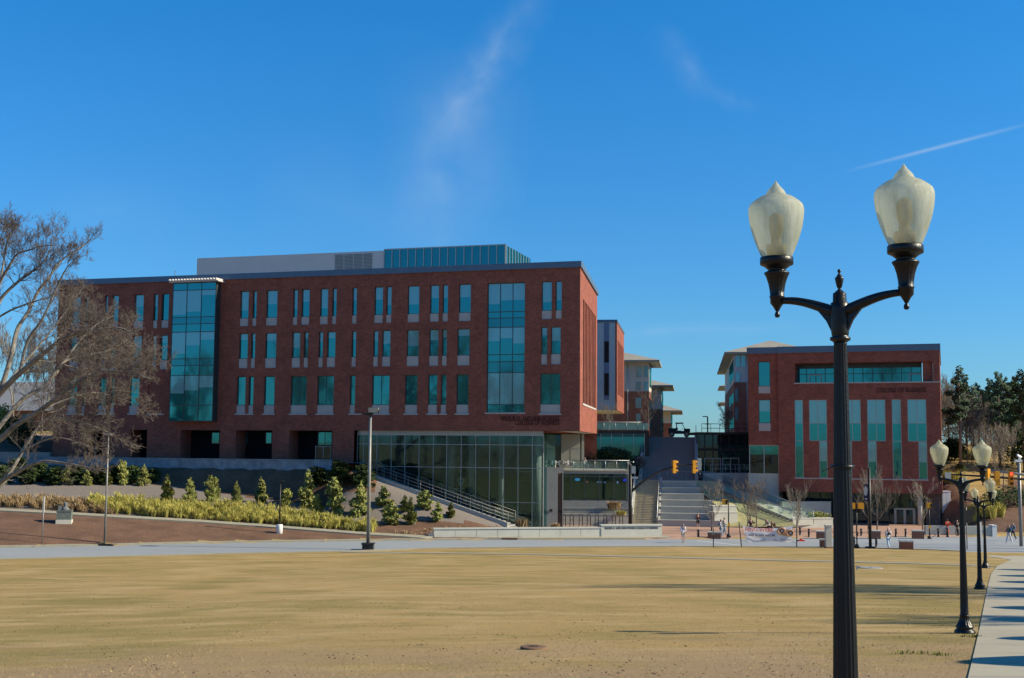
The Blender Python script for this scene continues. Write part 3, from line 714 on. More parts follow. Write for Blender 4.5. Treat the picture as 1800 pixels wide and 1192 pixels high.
for i in range(8): m2.box(.152, .218, 1.6 + 15 * i / 8 + .5, 1.6 + 15 * i / 8 + 1.3, zb + 2.2, zt - 2.6)
m2.build('brick_wall', M['brick_side'], bb)
m2 = MB(); m2.box(-w_ - .1, .3, -.12, 18.1, zt - .345, zt); m2.build('coping', M['coping'], bb)
for za, zc in ((.40, .62), (.68, .95), (.16, .36)):
    pass
xa, xb = (1062 - 1081.5) / FPX * D, (1070.5 - 1081.5) / FPX * D
for ya, yc in ((600, 637), (656, 695)):
    z1, z0 = at(1066, ya, D).z, at(1066, yc, D).z
    glazed(bb, xa, xb, z0, z1, -.07, glass='glass_dk', fw=.05)
m2 = MB(); m2.box(xa - .03, xb + .03, -.012, -.004, zb + 1.4, zt - .45); m2.box(xa - .02, xb + .02, -.05, -.0125, zb + 1.5, at(1066, 695.5, D).z - .05); m2.box(xa - .02, xb + .02, -.05, -.004, at(1066, 656, D).z + .02, at(1066, 637, D).z - .05); m2.box(xa - .02, xb + .02, -.05, -.004, at(1066, 600, D).z + .02, zt - .5)
m2.build('spandrel_panel', pmat('grey blue spandrel', (.16, .2, .28), .5, .05), bb)
m2 = MB(); m2.box(-w_ + .5, -5, 3, 17, 5.9, zb - .02); m2.build('base_wall', M['glass_dk'], bb)

# cafe block with terrace on its roof
D = 136.0
c0 = at(988, 900, D); c1 = at(1106, 900, D)
zd = at(1050, 826, D).z; zgb = at(1050, 880, D).z
cf = thing('cafe_building', 'low glass fronted cafe under a railed terrace left of the stairs', 'building', (c0.x, c0.y, 0), 0)
W_ = c1.x - c0.x
m2 = MB(); m2.box(-3, W_, .12, 14, zd - .45, zd); m2.box(-3, W_ + .1, -.1, .118, zd - .13, zd + .05); m2.build('roof_slab', M['conc'], cf)
m2 = MB(); m2.box(0, W_, 0, .4, .1, zgb); m2.box(W_ - .3, W_, .41, 13, .1, zd - .46); m2.build('base_wall', M['conc_dk'], cf)
m2 = MB(); fw = .09
xsx = [(v - 988) / FPX * D for v in (989, 1003.5, 1028, 1053, 1078, 1102)]
for x in xsx: m2.box(x - .05, x + .05, -.02, .12, zgb + .002, zd - .46)
zt_ = at(1050, 838, D).z; m2.box(xsx[0], xsx[-1], .0, .1, zt_ - .05, zt_ + .05); m2.box(xsx[0], xsx[-1], 0, .1, zgb + .003, zgb + .1)
f_ = m2.build('storefront', M['frame'], cf)
m2 = MB(); m2.quad((xsx[0], .05, zgb), (xsx[-1], .05, zgb), (xsx[-1], .05, zd - .46), (xsx[0], .05, zd - .46)); m2.build('pane', M['glass_cw'], f_)
m2 = MB(); m2.box(0, W_ - .35, 5, 5.2, zgb, zd - .5); m2.box(.1, W_ - .4, .5, 5, zgb - .2, zgb); m2.build('interior', M['interior'], cf)
ems = []
for px, py, w, h, col in ((1015, 843, .32, .17, (0.05, .32, .65)), (1098.5, 844, .25, .16, (.02, .03, .55)), (1053, 847.5, .28, .08, (.12, .2, .45)), (1063, 848, .14, .08, (.12, .2, .45)), (1085.5, 848, .09, .13, (.2, .3, .6)), (1032.5, 847, .08, .12, (.45, .08, .12))):
    q = at(px, py, D + .3)
    mt = bpy.data.materials.new('lit sign'); mt.use_nodes = True; b = mt.node_tree.nodes['Principled BSDF']; b.inputs['Base Color'].default_value = (*col, 1); b.inputs['Emission Color'].default_value = (*col, 1); b.inputs['Emission Strength'].default_value = .7
    m2 = MB(); disc(m2, q.x - c0.x, q.z, w, h, .3, 18); m2.build('lit_sign', mt, cf)
# terrace railing: its own thing
rl = thing('terrace_railing', 'glass and steel railing along the front edge of the cafe terrace', 'railing', (c0.x, c0.y, zd), 0)
m2 = MB(); m2.ptube([(1.0, .1, 1.05), (W_, .1, 1.05)], .035, 6); m2.ptube([(W_, .1, 1.05), (W_ - .0, 6, 1.05)], .035, 6)
for v in (1007, 1026, 1045, 1063.5, 1083, 1103): x = (v - 988) / FPX * D; m2.ptube([(x, .1, .052), (x, .1, 1.05)], .035, 6)
m2.build('rail', M['steel'], rl); m2 = MB(); m2.box(1.0, W_ - .05, .11, .125, .1, .98); m2.build('glass_panel', M['glass_clear'], rl)
# planter walls and bike rack before the cafe
def simple(name, label, cat, mat, boxes, loc, rz=0, group=None, bevel=0):
    m_ = MB()
    for b in boxes: m_.box(*b)
    o = m_.build(name, mat); o.location = loc; o.rotation_euler = (0, 0, rz); return tag(o, label, cat, group)
z2 = at(1050, 893, 134).z; z3 = at(1050, 903.5, 132.3).z
simple('planter_wall', 'upper grey concrete planter wall below the cafe windows', 'wall', M['conc_dk'], [(0, W_ + .2, 0, 1.85, -.1, z2 - .09), (-.05, W_ + .25, -.05, .3, z2 - .088, z2)], (c0.x, 134.1, 0))
simple('planter_wall', 'lower pale concrete planter wall behind the bike racks', 'wall', M['conc'], [(0, W_ + .1, 0, 1.6, -.1, z3 - .08), (-.05, W_ + .15, -.04, .28, z3 - .078, z3)], (c0.x, 132.4, 0))
# standing concrete fin left of the cafe
D = 127.0; q0, q1 = at(956, 900, D), at(990, 900, D)
fz = at(975, 822, D).z
fn = thing('concrete_pier', 'tall grey concrete pier with a brown metal slot beside the glass base', 'pier', (q0.x, D, 0), 0)
wq = q1.x - q0.x
m2 = MB(); m2.box(0, wq * .72, 0, .6, -.2, fz); m2.box(wq * .72, wq, 0, .12, fz - .55, fz); m2.box(wq * .95, wq, 0, .6, -.2, fz - .552); m2.box(wq * .721, wq * .95, .3, .6, -.2, fz - .552); m2.box(-.28, 0, .05, .5, -.2, fz)
m2.build('body', M['conc_dk'], fn)
m2 = MB(); m2.box(wq * .74, wq * .93, .2, .29, -.1, fz - .56); m2.build('metal_panel', cmat('brown metal', (.12, .075, .05)), fn)
m2 = MB()
for v, y in ((969, 897), (984.5, 900)):
    q = at(v, y, D); m2.box(q.x - q0.x - .12, q.x - q0.x + .12, -.12 if v < 980 else .1, -.003 if v < 980 else .196, q.z - .12, q.z + .12)
m2.build('lamp_box', M['bronze'], fn)
# grey panel wall under the overhang
D = 143.0; q0, q1 = at(957, 800, D), at(1027, 800, D)
gw = thing('stair_tower_base', 'grey panelled wall under the overhanging brick corner', 'wall', (q0.x, D, 0), 0)
m2 = MB(); wq = q1.x - q0.x; m2.box(wq * .42, wq * .9, 0, 4, 5.8, ZS - .1); m2.box(wq * .93, wq, .02, 4, 5.8, ZS - .1)
m2.build('panel_wall', cmat('warm grey panel', (.30, .29, .25)), gw)
m2 = MB(); m2.box(-1.5, wq * .419, .6, 4.2, 5.6, ZS - .1); m2.build('dark_glazing', M['glass_dk'], gw)
m2 = MB(); m2.box(wq * .655, wq * .665, -.02, -.003, 5.9, ZS - .2); m2.box(wq * .42, wq * .9, -.02, -.004, 8.3, 8.34); m2.build('panel_joint', M['conc_dk'], gw)
# glass block between cafe terrace and stair
D = 152.0; q0, q1 = at(1018, 800, D), at(1141, 800, D); wq = q1.x - q0.x
gz = at(1085, 757, D).z
gb = thing('glass_pavilion', 'blue glass pavilion behind the rounded evergreen, with rooftop railing', 'building', (q0.x, D, 0), RZS * .4)
m2 = MB(); m2.box(-6, wq, 0, 9.5, gz - .35, gz); m2.box(-6, wq - .05, .3, .4, 5.6, gz - .352); m2.box(wq - .6, wq, .2, 9, 5.6, gz - .353); m2.build('structure', M['bronze'], gb)
m2 = MB(); zq = at(1085, 768, D).z; m2.box(-6, wq - .6, .1, .2, zq, gz - .36, 1); m2.box(-6, wq - .6, .1, .2, 5.6, zq - .002, 0); pn = m2.build('pane', [M['glass_bl'], M['glass_dk']], gb)
m2 = MB()
for k in range(10): x = wq - .6 - k * 1.35; m2.box(x - .035, x + .035, .02, .098, 5.6, gz - .36)
m2.build('mullion', M['frame_lt'], pn)
m2 = MB(); m2.ptube([(-6, .15, gz + 1.05), (wq, .15, gz + 1.05)], .03, 6)
for k in range(12): m2.ptube([(wq - k * 1.4, .15, gz + .01), (wq - k * 1.4, .15, gz + 1.05)], .03, 6)
r_ = m2.build('roof_railing', M['steel'], gb)
m2 = MB(); m2.box(-6, wq, .16, .175, gz + .1, gz + .95); m2.build('glass_panel', M['glass_clear'], r_)

# ------------------------------------------------------------------ grand stair
S0 = Vector((at(1112, 925, 133).x, 133.0, 0))
gs = thing('grand_staircase', 'wide concrete outdoor staircase with seating tiers climbing between the two brick buildings', 'staircase', S0, RZS)
lw = 2.7; lr = 10.6; zl = 4.7; ur = 24.4; zu = 9.85
m2 = MB(); n = 28
for k in range(n): m2.box(0, lw, lr * k / n, lr * (k + 1) / n + .002 * 0, -.2, .15 + (zl - .15) * (k + 1) / n)
m2.box(0, 9.4, lr, 13.4, 2.0, zl - .005); m2.build('lower_steps', pmat('tan concrete steps', (.40, .345, .235), .9, .12, 2), gs)
m2 = MB(); n = 34
for k in range(n): m2.box(.5, 6.7, 13.4 + (ur - 13.4) * k / n, 13.4 + (ur - 13.4) * (k + 1) / n, zl - 1.5, zl + (zu - zl) * (k + 1) / n)
m2.build('upper_steps', cmat('shade darkened steps', (.20, .20, .195)), gs)  # darker than the lower flight: its shade is put into the colour
RT = [9.6, 9.55, 9.0, 8.6, 7.7, 7.2, 6.9]
m2 = MB()
for k in range(7):
    y0 = -.2 + k * 1.5; m2.box(lw + .25, RT[k], y0, lr, .0, .15 + .65 * (k + 1) - .1)
m2.build('seating_tiers', M['conc'], gs)
m2 = MB()
for k in range(7):
    y0 = -.2 + k * 1.5; z = .15 + .65 * (k + 1); m2.box(lw + .25, RT[k] + .02, y0 - .05, y0 + .5, z - .098, z)
m2.build('seat_edge', M['conc_lt'], gs)
m2 = MB()
m2.prism([(lw + .02, -.3), (lw + .23, -.3), (lw + .23, lr), (lw + .02, lr)], -.1, [.5, .5, zl + .4, zl + .4])
m2.prism([(-.35, -.3), (-.02, -.3), (-.02, lr), (-.35, lr)], -.1, [.5, .5, zl + .4, zl + .4])
m2.prism([(.1, 13.4), (.48, 13.4), (.48, ur), (.1, ur)], 2, [zl + .7, zl + .7, zu + .6, zu + .6])
m2.prism([(6.72, 13.4), (7.1, 13.4), (7.1, ur), (6.72, ur)], 2, [zl + .7, zl + .7, zu + .6, zu + .6])
m2.build('cheek_wall', M['conc'], gs)
m2 = MB()
for x in (-.18, lw - .08): 
    for h in (.6, .95): m2.ptube([(x, -.2, .5 + h), (x, lr, zl + .4 + h)], .04, 6)
    for k in range(9): t = k / 8; m2.ptube([(x, -.2 + (lr + .2) * t, .3 + (zl - .1) * t), (x, -.2 + (lr + .2) * t, .5 + .95 + (zl - .1) * t)], .035, 6)
for x in (.3, 6.9):
    for h in (.5, .9): m2.ptube([(x, 13.4, zl + .7 + h), (x, ur, zu + .6 + h)], .045, 6)
    for k in range(9): t = k / 8; m2.ptube([(x, 13.4 + (ur - 13.4) * t, zl + .6 + (zu - zl - .1) * t), (x, 13.4 + (ur - 13.4) * t, zl + 1.6 + (zu - zl - .1) * t)], .035, 6)
for k in range(6): x = lw + .8 + k * 1.1; m2.ptube([(x, 12.8, zl), (x, 12.8, zl + 1.0)], .03, 6)
m2.ptube([(lw + .8, 12.8, zl + 1), (lw + 6.3, 12.8, zl + 1)], .03, 6)
m2.build('handrail', M['steel'], gs)
# upper plaza behind
m2 = MB(); m2.box(-8, 20, ur + .01, ur + 14, zu - 1, zu + .01); o = m2.build('upper_plaza', M['conc']); o.location = S0; o.rotation_euler = (0, 0, RZS); struct(o)

# right hand terraces: retaining walls, bank and flight with glass balustrade
D = 147.0; q0, q1 = at(1236, 850, D), at(1366, 850, D)
zt = at(1300, 832, D).z
simple('retaining_wall', 'pale concrete retaining wall below the glass entrance terrace', 'wall', M['conc_lt'], [(0, q1.x - q0.x, 0, .5, .5, zt), (0, q1.x - q0.x + 4, .5, 8, 2, zt - .05)], (q0.x, D, 0))
bk = [at(1258, 926, 131.5), at(1400, 926, 129.8), at(1393, 917.5, 130.4), at(1316, 885.5, 137.9), at(1240, 853.5, 145.3), at(1236, 868, 141), at(1258, 888, 136)]
m2 = MB(); m2.add([tuple(p) for p in bk], [(0, 1, 2), (0, 2, 3), (0, 3, 6), (6, 3, 5), (5, 3, 4)]); struct(m2.build('grass_bank', pmat('pale winter grass bank', (.36, .33, .16), .95, .25, 3)))
def slab_at(name, label, cat, mat, xa, xb, yt, D, dep, yb=None, zb=-.1):
    a, b = at(xa, yt, D), at(xb, yt, D); z0 = at(xa, yb, D).z if yb else zb
    return simple(name, label, cat, mat, [(0, b.x - a.x, 0, dep, z0, a.z - .1), (-.04, b.x - a.x + .04, -.04, dep + .04, a.z - .098, a.z)], (a.x, D, 0), R(15))
slab_at('terrace_wall', 'pale concrete seat wall at the foot of the bank beside the seating tiers', 'wall', M['conc_lt'], 1256, 1300, 900, 131.6, 1.4)
slab_at('terrace_wall', 'pale concrete seat wall standing just above the lowest seat wall', 'wall', M['conc_lt'], 1254, 1298, 889, 134.2, 1.6)
slab_at('terrace_wall', 'third pale concrete wall from the bottom, shortest, beside the small bare tree', 'wall', M['conc_lt'], 1230, 1256, 880, 138, 2)
slab_at('terrace_wall', 'small white concrete block high beside the shaded landing', 'wall', M['white'], 1214, 1228.5, 865, 140.5, 1.2)
slab_at('terrace_wall', 'white square concrete block on the bank beside the glass railed steps', 'wall', M['white'], 1360, 1374.5, 890.5, 135, 1.4)
slab_at('terrace_wall', 'long low white planter wall right of the bank, under dark shrubs', 'wall', M['conc_lt'], 1394, 1472, 911, 131, 5, zb=-.1)
slab_at('terrace_wall', 'pale concrete wall stepping up behind the white planter wall', 'wall', M['conc_lt'], 1376, 1420, 900, 133.5, 3)
slab_at('terrace_wall', 'blue grey shaded low wall under the brick overhang', 'wall', M['conc'], 1376, 1470, 882, 137, 1.2)
P0, P1 = at(1238, 851, 145.5), at(1394, 916, 130.5)
fs_ = thing('bank_steps', 'flight of steps with glass balustrade descending across the grass bank', 'stair', P0, 0)
v = P1 - P0; n = 26; m2 = MB(); h2 = Vector((v.x, v.y, 0)).normalized(); pr = Vector((-h2.y, h2.x, 0))
for k in range(n):
    a = v * (k / n); b = v * ((k + 1) / n); z = a.z
    m2.prism([(a.x, a.y), (b.x, b.y), (b.x + pr.x * 2.6, b.y + pr.y * 2.6), (a.x + pr.x * 2.6, a.y + pr.y * 2.6)], z - .6, z)
m2.build('steps', M['conc'], fs_)
m2 = MB(); mg = MB()
for off in (-.1, 2.7):
    o_ = pr * off
    for h in (.12, 1.0): m2.ptube([o_ + Vector((0, 0, h)), o_ + v + Vector((0, 0, h))], .05, 6)
    for k in range(9): a = o_ + v * (k / 8); m2.ptube([a - Vector((0, 0, .3)), a + Vector((0, 0, 1.0))], .035, 6)
    mg.add([tuple(o_ + Vector((0, 0, .15))), tuple(o_ + v + Vector((0, 0, .15))), tuple(o_ + v + Vector((0, 0, .95))), tuple(o_ + Vector((0, 0, .95)))], [(0, 1, 2, 3)])
hr = m2.build('handrail', M['steel'], fs_); mg.build('glass_panel', M['glass_clear'], hr)
# entry pavilion at right of the upper flight
D = 153.0; q0, q1 = at(1224.5, 800, D), at(1316, 800, D); wq = q1.x - q0.x
z1 = at(1270, 760, D).z; z0 = 5.3; zm = at(1270, 789, D).z
ep = thing('entrance_pavilion', 'dark two level glass entrance with double doors between staircase and right brick building', 'building', (q0.x, D, 0), 0)
m2 = MB(); m2.box(0, wq + 2, -.4, 9, z1 - .3, z1); m2.box(0, wq + 1, .1, .4, zm - .25, zm + .05)
for k in range(8): x = .05 + (wq + .6) * k / 7; m2.box(x - .05, x + .05, .05, .3, z0, z1 - .31)
pf = m2.build('frame', M['bronze'], ep)
m2 = MB(); m2.box(0, wq + 1, .18, .24, z0, z1 - .32); m2.build('pane', M['glass_dk'], pf)
for v in (1252, 1284):
    x = (v - 1224.5) / FPX * D; z2_ = at(v, 805, D).z
    m2 = MB(); m2.box(x - 1.05, x - .95, -.02, .1, z0, z2_); m2.box(x + .95, x + 1.05, -.02, .1, z0, z2_); m2.box(x - .95, x + .95, -.02, .1, z2_ - .1, z2_); m2.box(x - .05, x + .05, -.015, .1, z0, z2_ - .1)
    d_ = m2.build('door', M['frame_lt'], ep); m2 = MB(); m2.box(x - .95, x + .95, .01, .04, z0, z2_ - .1); m2.build('pane', M['glass_dk'], d_)
rl = thing('terrace_railing', 'steel railing before the dark glass entrance doors', 'railing', (q0.x, 147.3, zt), 0)
m2 = MB(); xr = at(1318, 800, 147.3).x - q0.x
for h in (.5, 1.05): m2.ptube([(.8, 0, h), (xr, 0, h)], .03, 6)
for k in range(9): x = .8 + (xr - .8) * k / 8; m2.ptube([(x, 0, 0), (x, 0, 1.05)], .03, 6)
m2.build('rail', M['steel'], rl)

# ------------------------------------------------------------------ right building
B = Frame(at(1651, 604, 135), at(1315, 610, 142))
RB = thing('campus_building', 'square red brick building with tall slot windows and a recessed top floor balcony', 'building', B.o, B.rz)
zr = B.z(1651, 604); zc = zr - .75
xl, xs1 = B.u(1314.5, 700), B.u(1367.5, 700); xr = 0.0
zbm = B.z(1500, 866); zls = B.z(1340, 782)
ob = (B.u(1397, 655), B.u(1640, 655), B.z(1500, 673.5), B.z(1500, 637), 2.6)
zT, zM1, zM2, zB_ = B.z(1500, 702.7), B.z(1500, 744), B.z(1500, 775.5), B.z(1500, 841)
H = [ob]; slots = []
def U(v): return B.u(v, 770)
for a, b, ta, tb in ((1397.5, 1412, None, None), (1422.6, 1454, 1439.7, 1454), (1484, 1513.7, 1484, 1497), (1525, 1557.2, 1525, 1540.7), (1568.5, 1584.7, None, None), (1596, 1629.3, 1614, 1629.3)):
    if ta is None: H.append((U(a), U(b), zB_, zT, .14)); slots.append((U(a), U(b), zB_, zT))
    else:
        H.append((U(a), U(b), zM2, zT, .14)); H.append((U(ta), U(tb), zB_, zM2, .14)); slots.append((U(a), U(b), zM2, zT)); slots.append((U(ta), U(tb), zB_, zM2))
mb = MB()
wall(mb, xs1, xr, zbm, zc, H)
lz = [(636, 679, 691.5), (702.7, 744, 757.5)]
HL = []
for t_, g_, p_ in lz: HL.append((B.u(1333.6, 700, .3), B.u(1354, 700, .3), B.z(1344, p_, .3), B.z(1344, t_, .3), .2))
def TL(u, d, z): return (u, d + .3, z)
wall(mb, xl, xs1, zls, zc, HL, T=TL)
mb.quad((xs1, 0, zbm), (xs1, .3, zbm), (xs1, .3, zc), (xs1, 0, zc))
def TBL(u): return (xl + .03 * u, .3 + u)
mb.quad((xl, .3, zls), (xl + 1.6, 60, zls), (xl + 1.6, 60, zc - 0), (xl, .3, zc)); mb.quad((0, 0, zbm), (0, 26, zbm), (0, 26, zc), (0, 0, zc))
mb.quad((xs1, 0, zbm), (0, 0, zbm), (0, 26, zbm), (xs1, 26, zbm)); mb.quad((xl, .3, zls), (xs1, .3, zls), (xs1, 12, zls), (xl, 12, zls))
mb.quad((xs1, .3, 3), (xs1, 12, 3), (xs1, 12, zls), (xs1, .3, zls))
mb.box(ob[1] - 1.1, ob[1] - .02, .5, 1.5, ob[2] + .1, ob[3] - .001)
mb.build('brick_wall', M['brick'], RB)
m2 = MB(); m2.box(xs1 - .02, .1, -.15, .3, zc, zr); m2.box(xl - .1, xs1 - .021, .12, .6, zc, zr - .02); m2.add([(xl - .1, .6, zc), (xl + .2, .6, zc), (xl + 1.8, 60, zc), (xl + 1.5, 60, zc), (xl - .1, .6, zr - .02), (xl + .2, .6, zr - .02), (xl + 1.8, 60, zr - .02), (xl + 1.5, 60, zr - .02)], [(4, 5, 6, 7), (0, 4, 7, 3), (1, 2, 6, 5)])
m2.box(-.2, .1, .31, 26, zc, zr); m2.build('coping', M['coping'], RB)
m2 = MB(); m2.quad((xl, .4, zr - .3), (0, .4, zr - .3), (0, 26, zr - .3), (xl, 26, zr - .3)); m2.build('roof', M['conc_dk'], RB)
m2 = MB(); m2.box(ob[0] - .1, .06, -.08, 2.5, ob[2] - .02, ob[2] + .1); m2.build('balcony_ledge', M['stone'], RB)
m2 = MB(); m2.box(ob[0], ob[1] - 1.2, 2.55, 2.62, ob[3] - .5, ob[3] - .01)
nb = 13
for k in range(nb + 1): x = ob[0] + (ob[1] - 1.3 - ob[0]) * k / nb; m2.box(x - .035, x + .035, 2.5, 2.62, ob[2] + .1, ob[3] - .5)
zmm = ob[2] + (ob[3] - ob[2]) * .52; m2.box(ob[0], ob[1] - 1.3, 2.51, 2.61, zmm - .03, zmm + .03)
f_ = m2.build('balcony_glazing', M['frame'], RB)
m2 = MB(); m2.quad((ob[0], 2.6, ob[2]), (ob[1] - 1.2, 2.6, ob[2]), (ob[1] - 1.2, 2.6, ob[3]), (ob[0], 2.6, ob[3])); m2.build('pane', M['glass'], f_)
for v in (1433, 1609):
    x = B.u(v, 660, 2.4); m2 = MB(); m2.box(x - .7, x - .58, 2.4, 2.49, ob[2] + .1, zmm - .06); m2.box(x + .58, x + .7, 2.4, 2.49, ob[2] + .1, zmm - .06); m2.box(x - .58, x + .58, 2.4, 2.49, zmm - .18, zmm - .06); m2.build('door', M['frame_lt'], RB)
for i, (a, b, c, d) in enumerate(slots):
    wd = b - a; tail = d < zT - 1; full = c < zM2 - 1 and not tail
    rows = () if tail else ((zM1, zM2) if full else (zM1,))
    bl = 0 if tail else ((d - zM1) / (d - c))
    sp = []
    if wd > 1.5: sp = [(a + b) / 2]
    glazed(RB, a, b, c, d, .06, bl if not tail else .55, fr='frame_lt', fw=.07, rows=rows, split=sp)
for t_, g_, p_ in lz:
    glazed(RB, HL[0][0], HL[0][1], B.z(1344, p_, .3), B.z(1344, t_, .3), .38, .5 if t_ > 700 else 0, B.z(1344, g_, .3) - B.z(1344, p_, .3))
m2 = MB(); m2.box(U(1396), U(1631), -.05, .1, zB_ - .13, zB_ - .003); m2.build('window_sill', M['stone'], RB)
dk = cmat('dark bronze letters', (.03, .012, .012))
wd = B.u(1628, 686) - B.u(1541, 686)
t = text_mesh("COLLEGE OF BUSINESS", .75, 'lettering', dk, RB, (B.u(1628, 686), -.03, B.z(1628, 686)), (R(90), 0, 0), .02, 'RIGHT'); bw = max(v.co.x for v in t.data.vertices) - min(v.co.x for v in t.data.vertices); t.scale = (wd / bw, 1, 1)
# glass corner at lower left on its white base
zwb = B.z(1340, 832, .6); m2 = MB()
for x in (xl + .06, (xl + xs1) / 2, xs1 - .06): m2.box(x - .05, x + .05, .55, .7, zwb, zls - .002)
m2.box(xl, xs1, .56, .69, zls - .12, zls - .003)
f_ = m2.build('corner_glazing', M['frame_lt'], RB); m2 = MB(); zq = B.z(1340, 799, .6); m2.box(xl + .02, xs1 - .02, .6, .64, zq, zls - .01, 1); m2.box(xl + .02, xs1 - .02, .602, .64, zwb, zq, 0); m2.quad((xl + .03, .64, zwb), (xl + .5, 12, zwb), (xl + .5, 12, zls), (xl + .03, .64, zls), 0); m2.build('pane', [M['glass_dk'], M['glass']], f_)
m2 = MB(); m2.box(xl - .1, xs1, .5, 12, 0, zwb - .004); m2.build('base_wall', M['conc_lt'], RB)
# ground floor storefront under the overhang
dp = 3.2; m2 = MB()
gx0, gx1 = xs1 + .5, B.u(1626, 900, dp)
for k in range(13): x = gx0 + (gx1 - gx0) * k / 12; m2.box(x - .05, x + .05, dp - .06, dp + .06, .1, zbm - .01)
f_ = m2.build('storefront', M['bronze'], RB); m2 = MB(); m2.quad((gx0, dp, .1), (gx1, dp, .1), (gx1, dp, zbm - .01), (gx0, dp, zbm - .01)); m2.build('pane', M['glass_dk'], f_)
da, db, dz = B.u(1574, 908, dp), B.u(1607, 908, dp), B.z(1590, 894, dp)
m2 = MB(); fw = .13
for x in (da, (da + db) / 2, db): m2.box(x - fw, x + fw, dp - .14, dp - .065, .1, dz)
m2.box(da, db, dp - .135, dp - .066, dz - .14, dz + .05); d_ = m2.build('door', M['frame_lt'], RB); m2 = MB(); m2.box(da, db, dp - .1, dp - .08, .1, dz - .14); m2.build('pane', M['glass_dk'], d_)
m2 = MB(); m2.lathe([(.26, .05), (.26, zbm)], 18, (B.u(1617.5, 900, .9), .9, 0)); m2.build('column', M['siding'], RB)
m2 = MB(); m2.box(gx1 + .1, -.3, dp - .5, 20, 0, zbm - .012); m2.box(gx0, gx1, 7.5, 8, 0, zbm - .013); m2.build('base_wall', pmat('rubble stone', (.16, .125, .11), .95, .4, 2.2), RB)

# ------------------------------------------------------------------ residence halls on the hill
def dorm(label, X, Y, w, dep, zb, zk, ze, rh, oh, side, rz=RZS, wins=()):
    """front left/right corner at (X,Y); side=+1: the block extends to the left of that corner, -1: to the right"""
    t = thing('residence_hall', label, 'building', (X, Y, 0), rz)
    x0, x1 = (-w, 0) if side > 0 else (0, w)
    m_ = MB(); m_.box(x0, x1, 0, dep, zk, ze); m_.build('siding_wall', M['siding'], t)
    m_ = MB(); m_.box(x0 - .02, x1 + .02, -.02, dep, zb, zk - .004); m_.build('brick_wall', M['brick_pale'], t)
    m_ = MB(); a, b, c, d = x0 - oh, x1 + oh, -oh, dep + oh; h = min(b - a, d - c) / 2; cx = (a + b) / 2
    m_.add([(a, c, ze), (b, c, ze), (b, d, ze), (a, d, ze), (cx, c + h, ze + rh), (cx, d - h, ze + rh), (a, c, ze - .3), (b, c, ze - .3), (b, d, ze - .3), (a, d, ze - .3)],
           [(0, 1, 4), (1, 2, 5, 4), (2, 3, 5), (3, 0, 4, 5), (0, 6, 7, 1), (1, 7, 8, 2), (2, 8, 9, 3), (3, 9, 6, 0)])
    m_.build('roof', M['roof'], t)
    m_ = MB(); m_.quad((a, c, ze - .301), (b, c, ze - .301), (b, d, ze - .301), (a, d, ze - .301)); m_.build('soffit', M['siding'], t)
    for (u0, u1, z0, z1) in wins:
        f = MB(); f.box(u0, u1, -.08, -.025, z0, z1); f.build('window', M['blind'], t)
    n = int(dep / 3.2)
    for k in range(min(n, 7)):
        for z0 in (zb + 2.2, zk - 3.2, zk + .8, ze - 2.6):
            xx = x1 + .02 if side > 0 else x0 - .08
            f = MB(); f.box(xx, xx + .06, 1.2 + k * 3.2, 2.6 + k * 3.2, z0, z0 + 1.6); f.build('window', M['glass'], t)
    f = MB(); px_ = -3.4 if side > 0 else 2.0; f.ptube([(px_, -.1, zb), (px_, -.1, ze - .3)], .07, 6); f.build('downpipe', M['bluepanel'], t)
    return t
def wn(D, cpx, l): return [((a - cpx) / FPX * D, (b - cpx) / FPX * D, at(a, y1, D).z, at(a, y0, D).z) for a, b, y0, y1 in l]
D = 195; dorm('tallest pale and brick residence hall left of the stairs, nearest of the left row', at(1141, 680, D).x, D, 16, 12, 9.5, at(1141, 688, D).z, at(1141, 634, D).z, 2.6, 1.7, 1,
              wins=wn(D, 1141, [(1118, 1127, 645, 663), (1132, 1139, 644, 663), (1118, 1127, 671, 687), (1132, 1139, 671, 687), (1117, 1127, 699, 717), (1118, 1126, 727, 742)]))
D = 226; dorm('middle pale residence hall in the left row with tan hip roof', at(1162.5, 680, D).x, D, 14, 14, 9.5, at(1163, 719, D).z, at(1163, 678, D).z, 2.6, 2.2, 1)
D = 262; dorm('smallest and farthest residence hall in the left row', at(1179, 680, D).x, D, 14, 20, 9.5, at(1179, 744, D).z, at(1179, 722, D).z, 3.0, 2.4, 1)
D = 192; dorm('tall residence hall with deep tan eaves rising behind the right brick building', at(1290.5, 680, D).x, D, 12, 52, 9.5, at(1291, 672, D).z, at(1291, 620, D).z, 2.4, 1.5, -1, wins=wn(D, 1290.5, [(1293, 1301, 625, 645), (1303, 1310, 625, 645), (1293, 1300, 655, 671), (1291.5, 1297, 684, 706), (1291.5, 1297, 716, 738)]))
D = 262; dorm('middle residence hall of the right row showing only its eave', at(1277.5, 680, D).x, D, 20, 14, 9.5, at(1280, 715, D).z, at(1280, 679, D).z, 3, 1.6, -1)
D = 300; dorm('farthest residence hall of the right row beyond the orange leaved tree', at(1276, 700, D).x, D, 20, 14, 9.5, at(1276, 740, D).z, at(1276, 708, D).z, 3, 1.7, -1)
